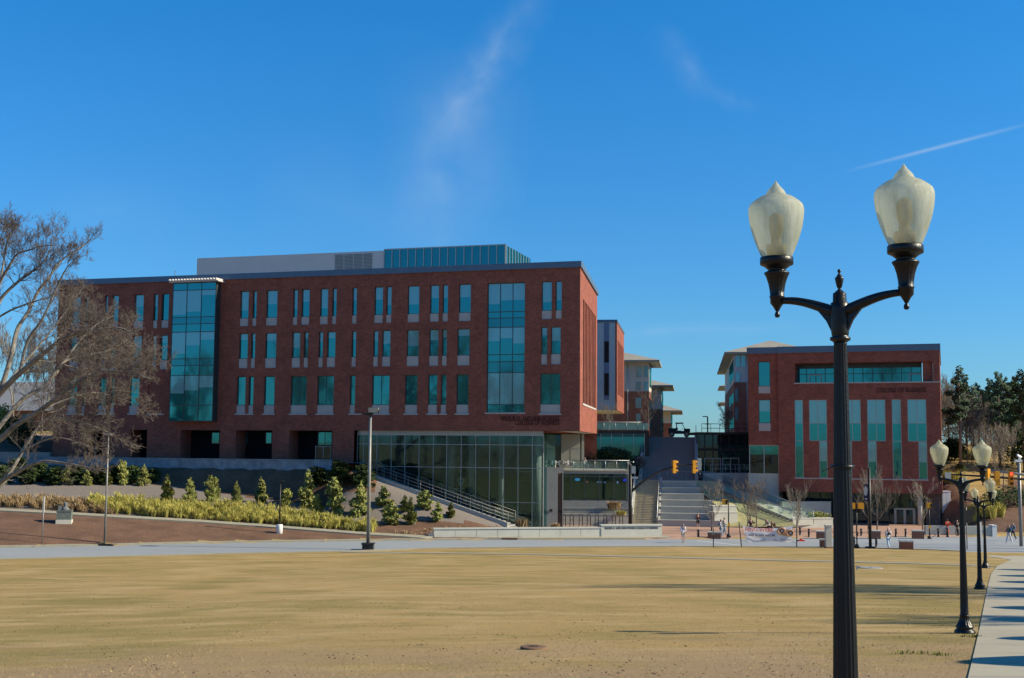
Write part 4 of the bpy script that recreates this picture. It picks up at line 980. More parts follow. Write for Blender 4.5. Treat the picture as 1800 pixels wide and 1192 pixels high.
# ------------------------------------------------------------------ street lamps with twin globes
def globe_mat():
    mt = bpy.data.materials.new('frosted acrylic globe'); mt.use_nodes = True; nt = mt.node_tree; nt.nodes.clear()
    t = N(nt, 'ShaderNodeTexCoord')
    vo = N(nt, 'ShaderNodeTexVoronoi'); vo.inputs['Scale'].default_value = 150; nt.links.new(t.outputs['Object'], vo.inputs['Vector'])
    bp = N(nt, 'ShaderNodeBump'); bp.inputs['Strength'].default_value = .6; bp.inputs['Distance'].default_value = .006; nt.links.new(vo.outputs['Distance'], bp.inputs['Height'])
    nz = N(nt, 'ShaderNodeTexNoise'); nz.inputs['Scale'].default_value = 6; nz.inputs['Detail'].default_value = 5
    mp = N(nt, 'ShaderNodeMapping'); mp.inputs['Scale'].default_value = (3, 3, .5); nt.links.new(t.outputs['Object'], mp.inputs[0]); nt.links.new(mp.outputs[0], nz.inputs['Vector'])
    cr = N(nt, 'ShaderNodeMapRange'); nt.links.new(nz.outputs['Fac'], cr.inputs[0]); cr.inputs[1].default_value = .42; cr.inputs[2].default_value = .68
    def col(a, b):
        x = N(nt, 'ShaderNodeMix', data_type='RGBA'); nt.links.new(cr.outputs[0], x.inputs['Factor']); x.inputs['A'].default_value = (*a, 1); x.inputs['B'].default_value = (*b, 1); return x.outputs['Result']
    df = N(nt, 'ShaderNodeBsdfDiffuse'); nt.links.new(col((.62, .60, .47), (.45, .41, .26)), df.inputs['Color']); nt.links.new(bp.outputs[0], df.inputs['Normal'])
    tl = N(nt, 'ShaderNodeBsdfTranslucent'); nt.links.new(col((.76, .73, .54), (.58, .53, .30)), tl.inputs['Color']); nt.links.new(bp.outputs[0], tl.inputs['Normal'])
    tr = N(nt, 'ShaderNodeBsdfTransparent'); tr.inputs['Color'].default_value = (.9, .9, .8, 1)
    gl = N(nt, 'ShaderNodeBsdfGlossy'); gl.inputs['Roughness'].default_value = .35; nt.links.new(bp.outputs[0], gl.inputs['Normal'])
    def mix(f, a, b):
        m_ = N(nt, 'ShaderNodeMixShader'); m_.inputs[0].default_value = f; nt.links.new(a, m_.inputs[1]); nt.links.new(b, m_.inputs[2]); return m_.outputs[0]
    s = mix(.5, df.outputs[0], tl.outputs[0]); s = mix(.44, s, tr.outputs[0]); s = mix(.035, s, gl.outputs[0])
    o = N(nt, 'ShaderNodeOutputMaterial'); nt.links.new(s, o.inputs[0]); return mt
M['globe'] = globe_mat()
ARM = Vector((.80, -.60, 0))
def lamp(label, base, H, detail=True):
    t = thing('street_lamp', label, 'street lamp', base, 0, 'twin globe lamps along the sidewalk')
    n = 64 if detail else 32
    zt = H + .03            # top of the shaft collar
    m_ = MB()
    m_.lathe([(.25, -.3), (.25, .07), (.235, .10), (.20, .12), (.195, .15), (.215, .17), (.205, .20), (.165, .26, .12), (.128, .36, .14), (.108, .43, .12), (.112, .44), (.122, .455), (.112, .475), (.102, .48)], n, flute=1, nfl=16)
    m_.build('base', M['black'], t)
    m_ = MB(); sh = [(.101, .48, 0), (.100, .50, .14)] + [(.100 - .050 * k / 8, .50 + (zt - .62 - .5) * k / 8, .14) for k in range(1, 9)] + [(.050, zt - .60, 0)]
    m_.lathe(sh, n, nfl=16); m_.build('post', M['black'], t)
    m_ = MB(); k_ = .00126
    prof = [(42 * k_, -.405), (50 * k_, -.396), (62 * k_, -.388), (62 * k_, -.366), (48 * k_, -.358), (51 * k_, -.35), (54 * k_, -.32), (56 * k_, -.24), (56 * k_, -.14), (54 * k_, -.095), (42 * k_, -.088), (40 * k_, -.02), (30 * k_, -.012), (20 * k_, 0.0),
            (10 * k_, .012), (9 * k_, .018), (16 * k_, .03), (24 * k_, .075), (26 * k_, .09), (27 * k_, .10), (20 * k_, .11), (10 * k_, .13), (5 * k_, .14), (10 * k_, .148), (11 * k_, .158), (8 * k_, .168), (2 * k_, .172)]
    prof = [(r, z + H - .172) for r, z in prof]
    m_.lathe(prof, 24); m_.build('finial', M['black'], t)
    zc = H - .172
    for sgn in (-1, 1):
        e = ARM * sgn; L = .525
        m_ = MB(); pts = []
        for k in range(13):
            a = k / 12; rr = .04 + (L - .04 - .04) * a; zz = -.165 + .118 * math.sin(a * math.pi / 2)
            pts.append((e.x * rr, e.y * rr, zc + zz))
        m_.ptube(pts, [.045 - .018 * k / 12 for k in range(13)], 10)
        # web below the arm where it meets the post
        side = Vector((-e.y, e.x, 0)) * .016
        web = [(.05, -.14), (.15, -.125), (.27, -.075), (.17, -.155), (.105, -.235), (.062, -.325)]
        v = [tuple(e * r + side + Vector((0, 0, zc + z))) for r, z in web] + [tuple(e * r - side + Vector((0, 0, zc + z))) for r, z in web]
        m_.add(v, [(0, 1, 2, 3, 4, 5), (11, 10, 9, 8, 7, 6)] + [(i, i + 6, (i + 1) % 6 + 6, (i + 1) % 6) for i in range(6)])
        m_.build('arm', M['black'], t)
        c = e * L
        k2 = .00121
        # lamp holder
        hz = zc + .312       # top of holder ring
        pr = [(2, -408), (14, -404), (18, -390), (14, -374), (8, -368), (12, -362), (30, -330), (45, -312), (46, -278), (50, -272), (50, -262), (46, -258), (50, -225, .1), (58, -180, .12), (72, -135, .10), (83, -112), (83, -104), (66, -96), (55, -90), (66, -78), (86, -62), (104, -54), (110, -50), (110, -6), (104, 0), (60, 0)]
        m_ = MB(); m_.lathe([(p[0] * k2, p[1] * k2, (p[2] if len(p) > 2 else 0)) for p in pr], 40, (c.x, c.y, hz), nfl=14); ho = m_.build('lamp_holder', M['black'], t)
        gpz = [(2, 488), (7, 480), (14, 470), (28, 452), (46, 434), (58, 420), (64, 408), (70, 398), (80, 392), (106, 384), (132, 368), (156, 352), (176, 334), (185, 312), (187, 290), (185, 262), (180, 225), (172, 185), (162, 150), (150, 115), (136, 78), (120, 42), (104, 8), (100, 0)]
        m_ = MB(); m_.lathe([(r * .00119, z * .00129) for r, z in gpz], 48, (0, 0, 0)); m_.f = m_.f[:-2] if False else m_.f
        g_ = m_.build('globe', M['globe'], t); g_.location = (c.x, c.y, hz)
        m_ = MB(); m_.lathe([(.075, .004), (.085, .06), (.08, .10), (.045, .11), (.04, .16), (.058, .22), (.058, .33), (.03, .36)], 20); m_.build('bulb', pmat('lamp socket', (.30, .30, .28), .6, .1), g_)
    return t
L1t = at(1475, 473, 9.5); L1b = gp(L1t.x, L1t.y, -.02)
l1 = lamp('nearest twin globe black iron lamp, large in the foreground before the right building', L1b, L1t.z - L1b.z)
m_ = MB(); zc_ = at(1480, 820, 9.5).z - L1b.z
m_.lathe([(.087, -.012), (.092, -.006), (.092, .006), (.087, .012)], 24, (0, 0, zc_)); m_.ptube([(-.085, -.02, zc_ - .005), (-.15, -.05, zc_ - .03), (-.17, -.055, zc_ - .04)], .004, 5); m_.build('cable_tie', M['black'], l1)
m_ = MB(); zt2_ = at(1499, 997, 9.5).z - L1b.z; m_.box(.075, .088, -.075, -.06, zt2_ - .012, zt2_ + .02); m_.build('number_tag', M['stone'], l1)
HL_ = L1t.z - L1b.z
for lab, tx, ty, bx, by, D in (('second lamp of the sidewalk row, standing on the lawn edge right of the foreground lamp', 1688, 827, 1697, 1109, 30.2),
                               ('third lamp of the sidewalk row, partly behind the globes of the second', 1716, 870, 1725, 1033, 52.4),
                               ('farthest lamp of the sidewalk row, smallest, at the sidewalk corner', 1728.5, 880, 1733, 994.5, 74.5)):
    p = at(bx, by, D); top = at(tx, ty, D); b = gp((p.x + top.x) / 2, D, -.02)
    H = top.z - b.z
    o = dup(l1, b, 0, H / HL_ if H > 2 else 1, lab)
    for ch in list(o.children):
        if ch.name.startswith(('cable_tie', 'number_tag')): bpy.data.objects.remove(ch)

# ------------------------------------------------------------------ other poles
def pole_thing(name, label, cat, px_top, px_base, D=None, r=.07, mat='bronze', z=None):
    b = G(*px_base) if D is None else at(*px_base, D)
    if D is not None: b = Vector((b.x, D, ground(b.x, D)))
    t = thing(name, label, cat, b); h = at(px_top[0], px_top[1], b.y).z - b.z
    return t, h
t, h = pole_thing('flood_light', 'tall bronze pole with square floodlight at the kerb before the long brick building', 'street light', (654, 728), (647, 967.5))
m_ = MB(); m_.ptube([(0, 0, .55), (0, 0, h)], [.16, .11], 4); m_.build('pole', M['pole'], t)
m_ = MB(); m_.box(-.45, .45, -.45, .45, -.3, .5); m_.box(-.52, .52, -.52, .52, .501, .6); m_.build('base', M['bronze'], t)
m_ = MB(); m_.box(-.18, .72, -.55, .15, h + .1, h + .32); m_.box(-.5, .2, -.12, .12, h - .12, h + .09); m_.ptube([(-.45, 0, h), (-.75, 0, h + .15)], .05, 6)
hd = m_.build('lamp_head', M['bronze'], t); m_ = MB(); m_.box(-.12, .66, -.56, -.552, h + .12, h + .5); m_.box(-.14, .68, -.5, .1, h + .322, h + .52); m_.build('visor', M['pole'], hd)
t, h = pole_thing('street_light', 'slim bare pole lamp on the mulch bed at the left', 'street light', (198, 765), (184, 955))
m_ = MB(); m_.ptube([(0, 0, -.2), (0, 0, h)], [.11, .05], 8); m_.build('pole', M['pole'], t)
m_ = MB(); m_.box(-.35, .25, -.25, .25, h + .002, h + .16); m_.ptube([(.2, 0, h + .1), (.6, 0, h + .2)], .05, 6); m_.build('lamp_head', M['pole'], t)
t, h = pole_thing('path_light', 'short path lamp with white concrete base beside the yellow grasses', 'path light', (495, 847), (491, 937))
m_ = MB(); m_.ptube([(0, 0, .75), (0, 0, h)], [.07, .06], 8); m_.build('pole', M['bronze'], t)
m_ = MB(); m_.lathe([(.29, -.3), (.29, .70), (.27, .76), (.1, .77)], 20); m_.build('base', M['white'], t)
m_ = MB(); m_.box(-.1, .34, -.12, .12, h, h + .1); m_.build('lamp_head', M['bronze'], t)
t, h = pole_thing('marker_post', 'thin metal stake standing in the mulch at far left', 'post', (77, 873), (74, 955))
m_ = MB(); m_.ptube([(0, 0, -.2), (0, 0, h)], .045, 6); m_.build('stake', M['pole'], t); m_ = MB(); m_.box(-.07, .07, -.05, .05, h - 1.3, h); m_.build('sleeve', M['siding'], t)
b = G(113, 919); t = thing('stone_monument', 'small grey stone pedestal with a carved bust on the mulch bed', 'monument', b, R(12))
m_ = MB(); m_.box(-.66, .66, -.5, .5, -.3, .28); m_.build('plinth', M['conc_lt'], t)
m_ = MB(); m_.box(-.62, .62, -.44, .44, .282, 1.0); m_.box(-.66, .66, -.48, .48, 1.001, 1.1); m_.build('pedestal', pmat('mossy stone', (.12, .14, .13), .95, .3, 3), t)
m_ = MB(); m_.lathe([(.02, 1.1), (.34, 1.102), (.36, 1.2), (.22, 1.38), (.13, 1.44), (.17, 1.55), (.18, 1.65), (.12, 1.78), (.02, 1.82)], 14, (.05, 0, 0)); m_.box(-.55, -.25, -.2, .2, 1.102, 1.5); m_.build('carving', pmat('grey carved stone', (.14, .15, .16), .9, .3, 5), t)
# lamp on the upper plaza
D = 164; q = at(1244, 768, D); t = thing('street_light', 'small dark lamp with two arms on the plaza at the top of the stairs', 'street light', (q.x, D, 9.8)); h = at(1244, 733, D).z - 9.8
m_ = MB(); m_.ptube([(0, 0, 0), (0, 0, h)], .09, 8); m_.build('pole', M['bronze'], t)
m_ = MB(); m_.box(-.65, 0, -.12, .12, h, h + .12); m_.box(-.35, .3, -.1, .1, h - 1.0, h - .9); m_.build('lamp_head', M['bronze'], t)
t = thing('terrace_railing', 'dark railing on the roof of the glass entrance at the top of the stairs', 'railing', (at(1234, 760, 153).x, 153.2, at(1270, 760, 153).z))
m_ = MB(); wq = 5.6
for hh in (.5, 1.05): m_.ptube([(0, 0, hh), (wq, 0, hh)], .035, 6)
for k in range(6): m_.ptube([(wq * k / 5, 0, 0), (wq * k / 5, 0, 1.05)], .03, 6)
m_.build('rail', M['bronze'], t)

# ------------------------------------------------------------------ traffic signals
def signal_head(par, c, rz, lit=None, back=False, hz=True):
    """three section amber head, lenses facing -y of its own frame"""
    cs, sn = math.cos(rz), math.sin(rz)
    def T(x, y, z): return (c[0] + x * cs - y * sn, c[1] + x * sn + y * cs, c[2] + z)
    m_ = MB(T); m_.box(-.19, .19, -.12, .16, -.62, .62)
    o = m_.build('signal_head', M['amber'], par)
    m_ = MB(T)
    for k in range(3):
        z = .41 - .41 * k
        v = []
        for i in range(9):
            a = math.pi * (-.12 + 1.24 * i / 8); v.append((.155 * math.cos(a), z + .155 * math.sin(a)))
        for y in (-.122, -.36): pass
        vs = [(x, -.122, zz) for x, zz in v] + [(x, -.38, zz) for x, zz in v]
        m_.add(vs, [(i, i + 1, 10 + i, 9 + i) for i in range(8)])
    m_.build('visor', M['amber'], o)
    for k, nm in enumerate(('red', 'amber', 'green')):
        m_ = MB(T); disc(m_, 0, .41 - .41 * k, .13, .13, -.126, 16)
        if lit == nm:
            mt = bpy.data.materials.new('lit red lens'); mt.use_nodes = True; bb_ = mt.node_tree.nodes['Principled BSDF']; bb_.inputs['Base Color'].default_value = (.9, .05, .03, 1); bb_.inputs['Emission Color'].default_value = (1, .06, .03, 1); bb_.inputs['Emission Strength'].default_value = 1.6
        else: mt = M['lens_dk']
        m_.build('lens', mt, o)
    return o
D = 119.0; b = at(1108, 930, D); b.z = .1
t = thing('traffic_signal', 'dark signal mast with curved arm over the plaza behind the sign wall', 'traffic signal', b)
h = at(1108, 816, D).z - b.z; za = at(1108, 866, D).z - b.z
m_ = MB(); m_.ptube([(0, 0, 0), (0, 0, h)], [.2, .15], 12); m_.lathe([(.3, 0), (.3, .3), (.2, .4)], 12); m_.build('mast', M['bronze'], t)
m_ = MB(); pts = []
for px_, py_ in ((1108, 866), (1120, 855), (1134, 844), (1150, 834), (1166, 826), (1185, 820.5), (1205, 817), (1234, 817)): q = at(px_, py_, D); pts.append((q.x - b.x, 0, q.z - b.z))
m_.ptube(pts, [.13, .13, .12, .115, .105, .095, .085, .07], 8); m_.build('mast_arm', M['bronze'], t)
q = at(1185, 820.5, D); signal_head(t, (q.x - b.x, -.0, q.z - b.z), R(105))
q = at(1220, 820.5, D); signal_head(t, (q.x - b.x, .0, q.z - b.z), R(100))
m_ = MB(); q = at(1228.5, 816, D); m_.box(q.x - b.x - .2, q.x - b.x + .2, -.35, -.32, q.z - b.z - .58, q.z - b.z + .58); m_.build('sign_plate', M['frame_lt'], t)
m_ = MB(); m_.box(.1, .5, -.15, .2, h - .9, h - .2); m_.ptube([(0, 0, h - .3), (-.1, 0, h + .25), (.35, 0, h + .2)], .05, 6); m_.box(.15, .75, -.1, .1, h - 1.4, h - 1.2); m_.build('camera_box', M['steel'], t)
# pedestrian signals
def ped(label, x, ytop, ybase, D, box=((.0, 0),), face=0):
    b = at(x, ybase, D); b.z = ground(b.x, D) if D > 110 else max(0, ground(b.x, D)); t = thing('pedestrian_signal', label, 'signal', b)
    h = at(x, ytop, D).z - b.z
    m_ = MB(); m_.ptube([(0, 0, 0), (0, 0, h)], .06, 8); m_.lathe([(.22, 0), (.20, .28), (.07, .36)], 8); m_.build('pole', M['bronze'], t)
    for dx in box:
        m_ = MB(); m_.box(dx - .24, dx + .24, -.18, .18, h - .55, h - .05); s = m_.build('signal_box', M['amber'], t)
        m_ = MB(); m_.box(dx + .05, dx + .235, -.2, -.182, h - .52, h - .08) if face else m_.box(dx - .2, dx + .2, .182, .2, h - .5, h - .1); m_.build('visor', M['lens_dk'], s)
    m_ = MB(); m_.box(-.09, .09, -.14, -.062, 1.05, 1.35); m_.build('push_button', M['amber'] if face else M['bronze'], t)
    return t
ped('pedestrian signal with one amber box before the white concrete walls', 1281, 877, 945, 116.5, (-.35,), 1)
ped('pedestrian signal with two amber boxes right of the foreground lamp post', 1506.5, 883, 962, 105.5, (-.38, .36), 0)
ped('pedestrian signal with one amber box at the right end of the brick building', 1634, 883, 944, 118.2, (.05,), 1)
# signal mast at the right edge: pole is outside the picture, arms reach in
D = 104.0
t = thing('traffic_signal', 'dark signal arms reaching in from the right edge, amber heads, one showing red', 'traffic signal', (at(1850, 960, D).x, D, 0))
bx = t.location.x
def rel(x, y, dd=0): q = at(x, y, D + dd); return (q.x - bx, dd, q.z)
m_ = MB(); m_.ptube([(0, 0, 0), (0, 0, rel(1850, 830)[2] + .8)], [.2, .15], 12); m_.build('mast', M['bronze'], t)
m_ = MB(); m_.ptube([rel(1850, 846), rel(1800, 842.5), rel(1740, 838), rel(1671, 834)], [.13, .11, .09, .06], 8); m_.build('mast_arm', M['bronze'], t)
m_ = MB(); m_.ptube([rel(1850, 839, 3), rel(1800, 834.5, 3), rel(1732, 826, 3)], [.13, .11, .08], 8); m_.ptube([(0, 3, 0), (0, 3, rel(1850, 830)[2] + .6)], [.2, .15], 12); m_.build('mast_arm', M['pole'], t)
signal_head(t, rel(1736, 837, -.25), R(215)); signal_head(t, rel(1752.5, 841, -.25), R(180)); signal_head(t, rel(1777, 841.5, -.3), R(-8), lit='red')
m_ = MB(); q = rel(1666, 836.5); m_.box(q[0] - .25, q[0] + .25, -.06, -.02, q[2] - .3, q[2] + .3); m_.build('sign_plate', M['frame_lt'], t)
t = thing('camera_pole', 'grey pole with two white surveillance cameras before the woods', 'pole', gp(at(1792, 850, 110).x, 110)); h = at(1792, 812, 110).z - t.location.z
m_ = MB(); m_.ptube([(0, 0, 0), (0, 0, h)], .15, 10); m_.build('pole', M['pole'], t)
m_ = MB(); m_.box(-.35, .25, -.15, .15, h, h + .2); m_.build('camera', M['white'], t)
m_ = MB(); m_.ptube([(.05, 0, h + .2), (.05, 0, h + .45), (-.2, -.1, h + .62), (.25, .1, h + .42)], .11, 8); m_.build('camera', M['white'], t)
# banner pole
D = 105.6; b = at(1530, 963.5, D); b.z = 0
t = thing('banner_pole', 'dark street pole carrying a navy blade banner with a white emblem', 'pole', b); h = at(1530, 822, D).z - b.z
m_ = MB(); m_.ptube([(0, 0, .2), (0, 0, h)], [.13, .11], 10); m_.build('pole', M['bronze'], t)
m_ = MB(); m_.box(-.35, .35, -.3, .3, -.05, .22); m_.build('base', M['bronze'], t)
za, zb = at(1526, 852, D).z, at(1526, 881, D).z
m_ = MB(); m_.box(-.47, -.13, -.02, .02, zb, za); bn = m_.build('banner', cmat('navy cloth', (.025, .028, .07)), t)
m_ = MB(); disc(m_, -.33, (za * .62 + zb * .38), .16, .42, -.024); disc(m_, -.27, (za * .72 + zb * .28), .13, .2, -.026); disc(m_, -.3, zb + .18, .1, .07, -.025); m_.build('emblem', M['siding'], bn)
m_ = MB()
for z in (za, zb, h - .1): m_.ptube([(-.5, 0, z), (.02, 0, z)], .02, 6)
m_.ptube([(-.5, 0, h - .05), (0, 0, h)], .02, 6); m_.build('bracket', M['bronze'], t)
# dark sign panels by the second lamp
D = 106; b = at(1700, 962, D); b.z = 0; t = thing('sign_post', 'thin post with a dark sign panel behind the second lamp', 'sign', b)
m_ = MB(); m_.ptube([(0, 0, 0), (0, 0, 3.6)], .05, 6); m_.build('post', M['pole'], t)
m_ = MB(); q0, q1 = at(1694, 896.5, D), at(1710, 918.5, D); m_.box(q0.x - b.x, q1.x - b.x, -.05, .03, q1.z, q0.z); q2, q3 = at(1707.5, 891, D), at(1713.5, 904, D); m_.box(q2.x - b.x, q3.x - b.x, -.051, .03, q3.z, q2.z); m_.build('sign_panel', M['bronze'], t)
D = 100; b = at(1724, 975, D); t = thing('sign_post', 'white sign board on a thin post between the third and fourth lamps', 'sign', gp(b.x, D))
q0, q1 = at(1719.5, 917.5, D), at(1726, 945.5, D); m_ = MB(); m_.ptube([(0, .06, 0), (0, .06, q0.z - .1 - t.location.z)], .035, 6); m_.build('post', M['pole'], t); m_ = MB(); m_.box(q0.x - b.x, q1.x - b.x, -.02, .02, q1.z - t.location.z, q0.z - t.location.z); m_.build('sign_panel', M['white'], t)

# ------------------------------------------------------------------ sign wall
q0 = at(763, 930, 112.6); D = 115.8; swr = math.atan2(4.4, at(1163.5, 930, 117).x - q0.x)
class SX:
    def __init__(s, px):
        d = ray(px, 930); e = (math.cos(swr), math.sin(swr)); t_ = (q0.x * e[1] - q0.y * e[0]) / (d.x * e[1] - d.y * e[0]); s.x = q0.x + ((d.x * t_ - q0.x) * e[0] + (d.y * t_ - q0.y) * e[1])
q1, q2 = SX(1057), SX(1163.5)
sw = thing('sign_wall', 'long pale concrete wall at the pavement with dark lettering on its raised right end', 'sign', (q0.x, 112.6, .1), swr)
h1 = at(880, 927.5, 114).z - .1; h2 = at(1110, 922, 116.4).z - .1
m_ = MB(); m_.box(0, q1.x - q0.x, .06, .5, -.2, h1 - .12); m_.box(-.06, q1.x - q0.x, 0, .56, h1 - .118, h1); m_.build('low_wall', M['conc_lt'], sw)
m_ = MB(); m_.box(q1.x - q0.x + .002, q2.x - q0.x, 0, .6, -.2, h2 - .14); m_.box(q1.x - q0.x - .05, q2.x - q0.x + .06, -.06, .66, h2 - .138, h2); m_.build('raised_wall', M['conc_lt'], sw)
zz = at(1110, 928.5, 116.4).z - .1
wd = SX(1157).x - SX(1063).x
t = text_mesh("WILBUR O. AND ANN POWERS COLLEGE OF BUSINESS", .26, 'lettering', cmat('dark sign letters', (.05, .045, .04)), sw, (SX(1110).x - q0.x, -.012, zz), (R(90), 0, 0), .01)
bw = max(v.co.x for v in t.data.vertices) - min(v.co.x for v in t.data.vertices); t.scale = (wd / bw, 1.05, 1)
m_ = MB()
for k in range(1, 8): x = (q1.x - q0.x) * k / 8; m_.box(x - .012, x + .012, .052, .059, 0, h1 - .12)
m_.build('wall_joint', M['conc_dk'], sw)
simple('utility_box', 'small grey box on the ground at the left end of the sign wall', 'box', M['conc_dk'], [(0, .55, 0, .5, 0, .32), (.05, .5, .05, .45, .322, .4)], gp(at(753, 945, 112.4).x, 112.4))
simple('plaza_wall', 'low grey wall closing the plaza at the right, white end face', 'wall', M['conc'], [(0, at(1743, 925, 122).x - at(1627, 925, 122).x, 0, .5, -.2, at(1700, 925, 122).z)], (at(1627, 925, 122).x, 122, .0))
simple('plaza_wall', 'white wall end block at the right of the plaza by the grass slope', 'wall', M['white'], [(0, .45, -.1, .9, -.2, at(1748, 924.5, 122).z), (-.03, .48, -.13, .93, at(1748, 924.5, 122).z + .002, at(1748, 924.5, 122).z + .08)], (at(1743.5, 925, 122).x, 122, 0))
simple('utility_cabinet', 'white cabinet standing against the right end of the brick building', 'cabinet', M['white'], [(0, .95, 0, .8, -.5, 1.9), (-.05, 1.0, -.05, .85, 1.902, 1.98), (.06, .45, -.03, -.002, .1, 1.7), (.5, .89, -.03, -.002, .1, 1.7)], gp(at(1656, 870, 139).x, 139, .8))
# brick benches, bollards, stone pillar
def bench(lab, xa, xb, yt, yb, D):
    a, b = at(xa, yt, D), at(xb, yt, D); z = max(.0, at(xa, yb, D).z)
    t = thing('brick_bench', lab, 'bench', ((a.x + b.x) / 2, D, z), -R(10), 'brick bench blocks on the plaza'); w = (b.x - a.x) * .46; h = a.z - z
    m_ = MB(); m_.box(-w, w, 0, .7, -.2, h - .1); m_.build('brick_body', M['brick_pale'], t); m_ = MB(); m_.box(-w - .04, w + .04, -.04, .74, h - .098, h); m_.build('cap', M['conc_lt'], t)
for lab, *a in (('brick bench block right of the person in dark maroon top, left end of row', 1243, 1268, 935, 945.5, 116), ('brick bench block half hidden by the stone pillar', 1435, 1452, 933.5, 944.5, 117),
                ('brick bench block behind the banner pole', 1527, 1548.5, 932.5, 944, 117.5), ('brick bench block at the right end of the far row, before the glass doors', 1604, 1625, 932.5, 944, 118),
                ('brick bench block at the kerb right of the walker in grey hood', 1581.5, 1606, 951, 965, 104.2), ('small brick bench block at the kerb left of the stone pillar', 1441, 1452, 948, 961, 106)): bench(lab, *a)
D = 104.6; a, b = at(1450, 921.5, D), at(1461, 921.5, D)
t = thing('stone_pillar', 'square pale stone pillar at the kerb left of the foreground lamp post', 'pillar', ((a.x + b.x) / 2, D, -.05)); w = (b.x - a.x) * .45; h = a.z
m_ = MB(); m_.box(-w, w, -w, w, .3, h - .12); m_.box(-w - .05, w + .05, -w - .05, w + .05, h - .118, h); m_.build('shaft', M['conc_lt'], t); m_ = MB(); m_.box(-w - .04, w + .04, -w - .04, w + .04, -.1, .298); m_.build('plinth', M['brick_pale'], t)
first = None
for i, (x, yt, yb, lab) in enumerate(((1227.5, 930.5, 946, 'black bollard at the feet of the person in dark maroon top'), (1422, 929.5, 945, 'black bollard left of the half hidden brick bench, far row'), (1514, 929, 944, 'black bollard behind the two box pedestrian signal'), (1575, 929, 944, 'black bollard right of the grey hooded walker, far row'), (1592, 929, 944, 'black bollard just left of the far right brick bench'), (1649.5, 928.5, 944, 'black bollard left of the person in red'), (1665.5, 928, 944, 'black bollard directly before the person in red'),
                           (1406.5, 927, 943, 'black bollard beside the right end of the white banner'), (1501.5, 943, 962.5, 'near bollard left of the two box pedestrian signal'), (1540.5, 944, 963.5, 'near bollard right of the banner pole'))):
    D = atz((x), yb, 0).y; q = at(x, yb, D); hh = at(x, yt, D).z
    if first is None:
        t = thing('bollard', lab, 'bollard', (q.x, D, 0), 0, 'black bollards along the plaza'); m_ = MB(); m_.lathe([(.13, 0), (.13, .06), (.10, .08), (.10, .82), (.12, .83), (.12, .88), (.09, .93), (.03, .96)], 14); m_.build('post', M['bronze'], t); m_ = MB(); m_.lathe([(.103, .68), (.107, .69), (.107, .74), (.103, .75)], 14); m_.build('band', M['pole'], t); first = t
        o = t
    else: o = dup(first, (q.x, D, 0), 0, 1, lab)
    o.scale = (1, 1, hh / .96)
b = at(1408, 947, 114); simple('traffic_cone_base', 'small red safety weight at the foot of a bollard right of the banner', 'marker', M['red'], [(-.3, .3, -.2, .2, 0, .12), (-.1, .1, -.1, .1, .12, .25)], (b.x, 114, 0))
# bike racks
first = None
for k, x in enumerate((991, 1005, 1021, 1035, 1049, 1064, 1079, 1092)):
    b = at(x, 924, 130.5)
    if first is None:
        first = thing('bike_rack', 'slanted dark bike rack hoop below the cafe planter wall', 'bike rack', (b.x, 130.5, .12), R(62), 'bike racks before the cafe'); m_ = MB()
        m_.ptube([(-.45, 0, 0), (-.40, 0, 1.15), (-.34, 0, 1.3), (.34, 0, 1.3), (.40, 0, 1.15), (.45, 0, 0)], .045, 8); m_.build('hoop', M['bronze'], first); m_ = MB(); m_.ptube([(-.42, 0, .7), (.42, 0, .7)], .035, 8); m_.build('crossbar', M['bronze'], first)
    else: dup(first, (b.x, 130.5, .12), R(62))
# terrace cafe tables
first = None
for k, (x, D, lab) in enumerate(((976, 138.2, 'white cafe table with chairs at the left end of the terrace'), (990, 139.5, 'white cafe table with chairs second from the left on the terrace'), (1005, 138.4, 'white cafe table with chairs left of the seated figure in pale blue'))):
    b = at(x, 822, D); z = zd + .05
    if first is None:
        first = thing('cafe_table', lab, 'table', (b.x, D, z), 0, 'cafe tables on the terrace')
        m_ = MB(); m_.lathe([(.5, .72), (.5, .75), (.02, .752)], 16); m_.lathe([(.3, 0), (.3, .03), (.04, .05), (.04, .719)], 12); m_.build('table_top', M['white'], first)
        for a in (0.4, 2.0, 3.6, 5.1):
            cx_, cy_ = .85 * math.cos(a), .85 * math.sin(a); m_ = MB(); m_.box(cx_ - .2, cx_ + .2, cy_ - .2, cy_ + .2, .42, .46)
            ox, oy = .2 * math.cos(a), .2 * math.sin(a); m_.box(cx_ + ox - .12, cx_ + ox + .12, cy_ + oy - .1, cy_ + oy + .1, .461, .9)
            for sx in (-.17, .17):
                for sy in (-.17, .17): m_.ptube([(cx_ + sx, cy_ + sy, 0), (cx_ + sx, cy_ + sy, .419)], .015, 5)
            m_.build('chair', M['steel'], first)
    else: dup(first, (b.x, D, z), R(35 * k), 1, lab)

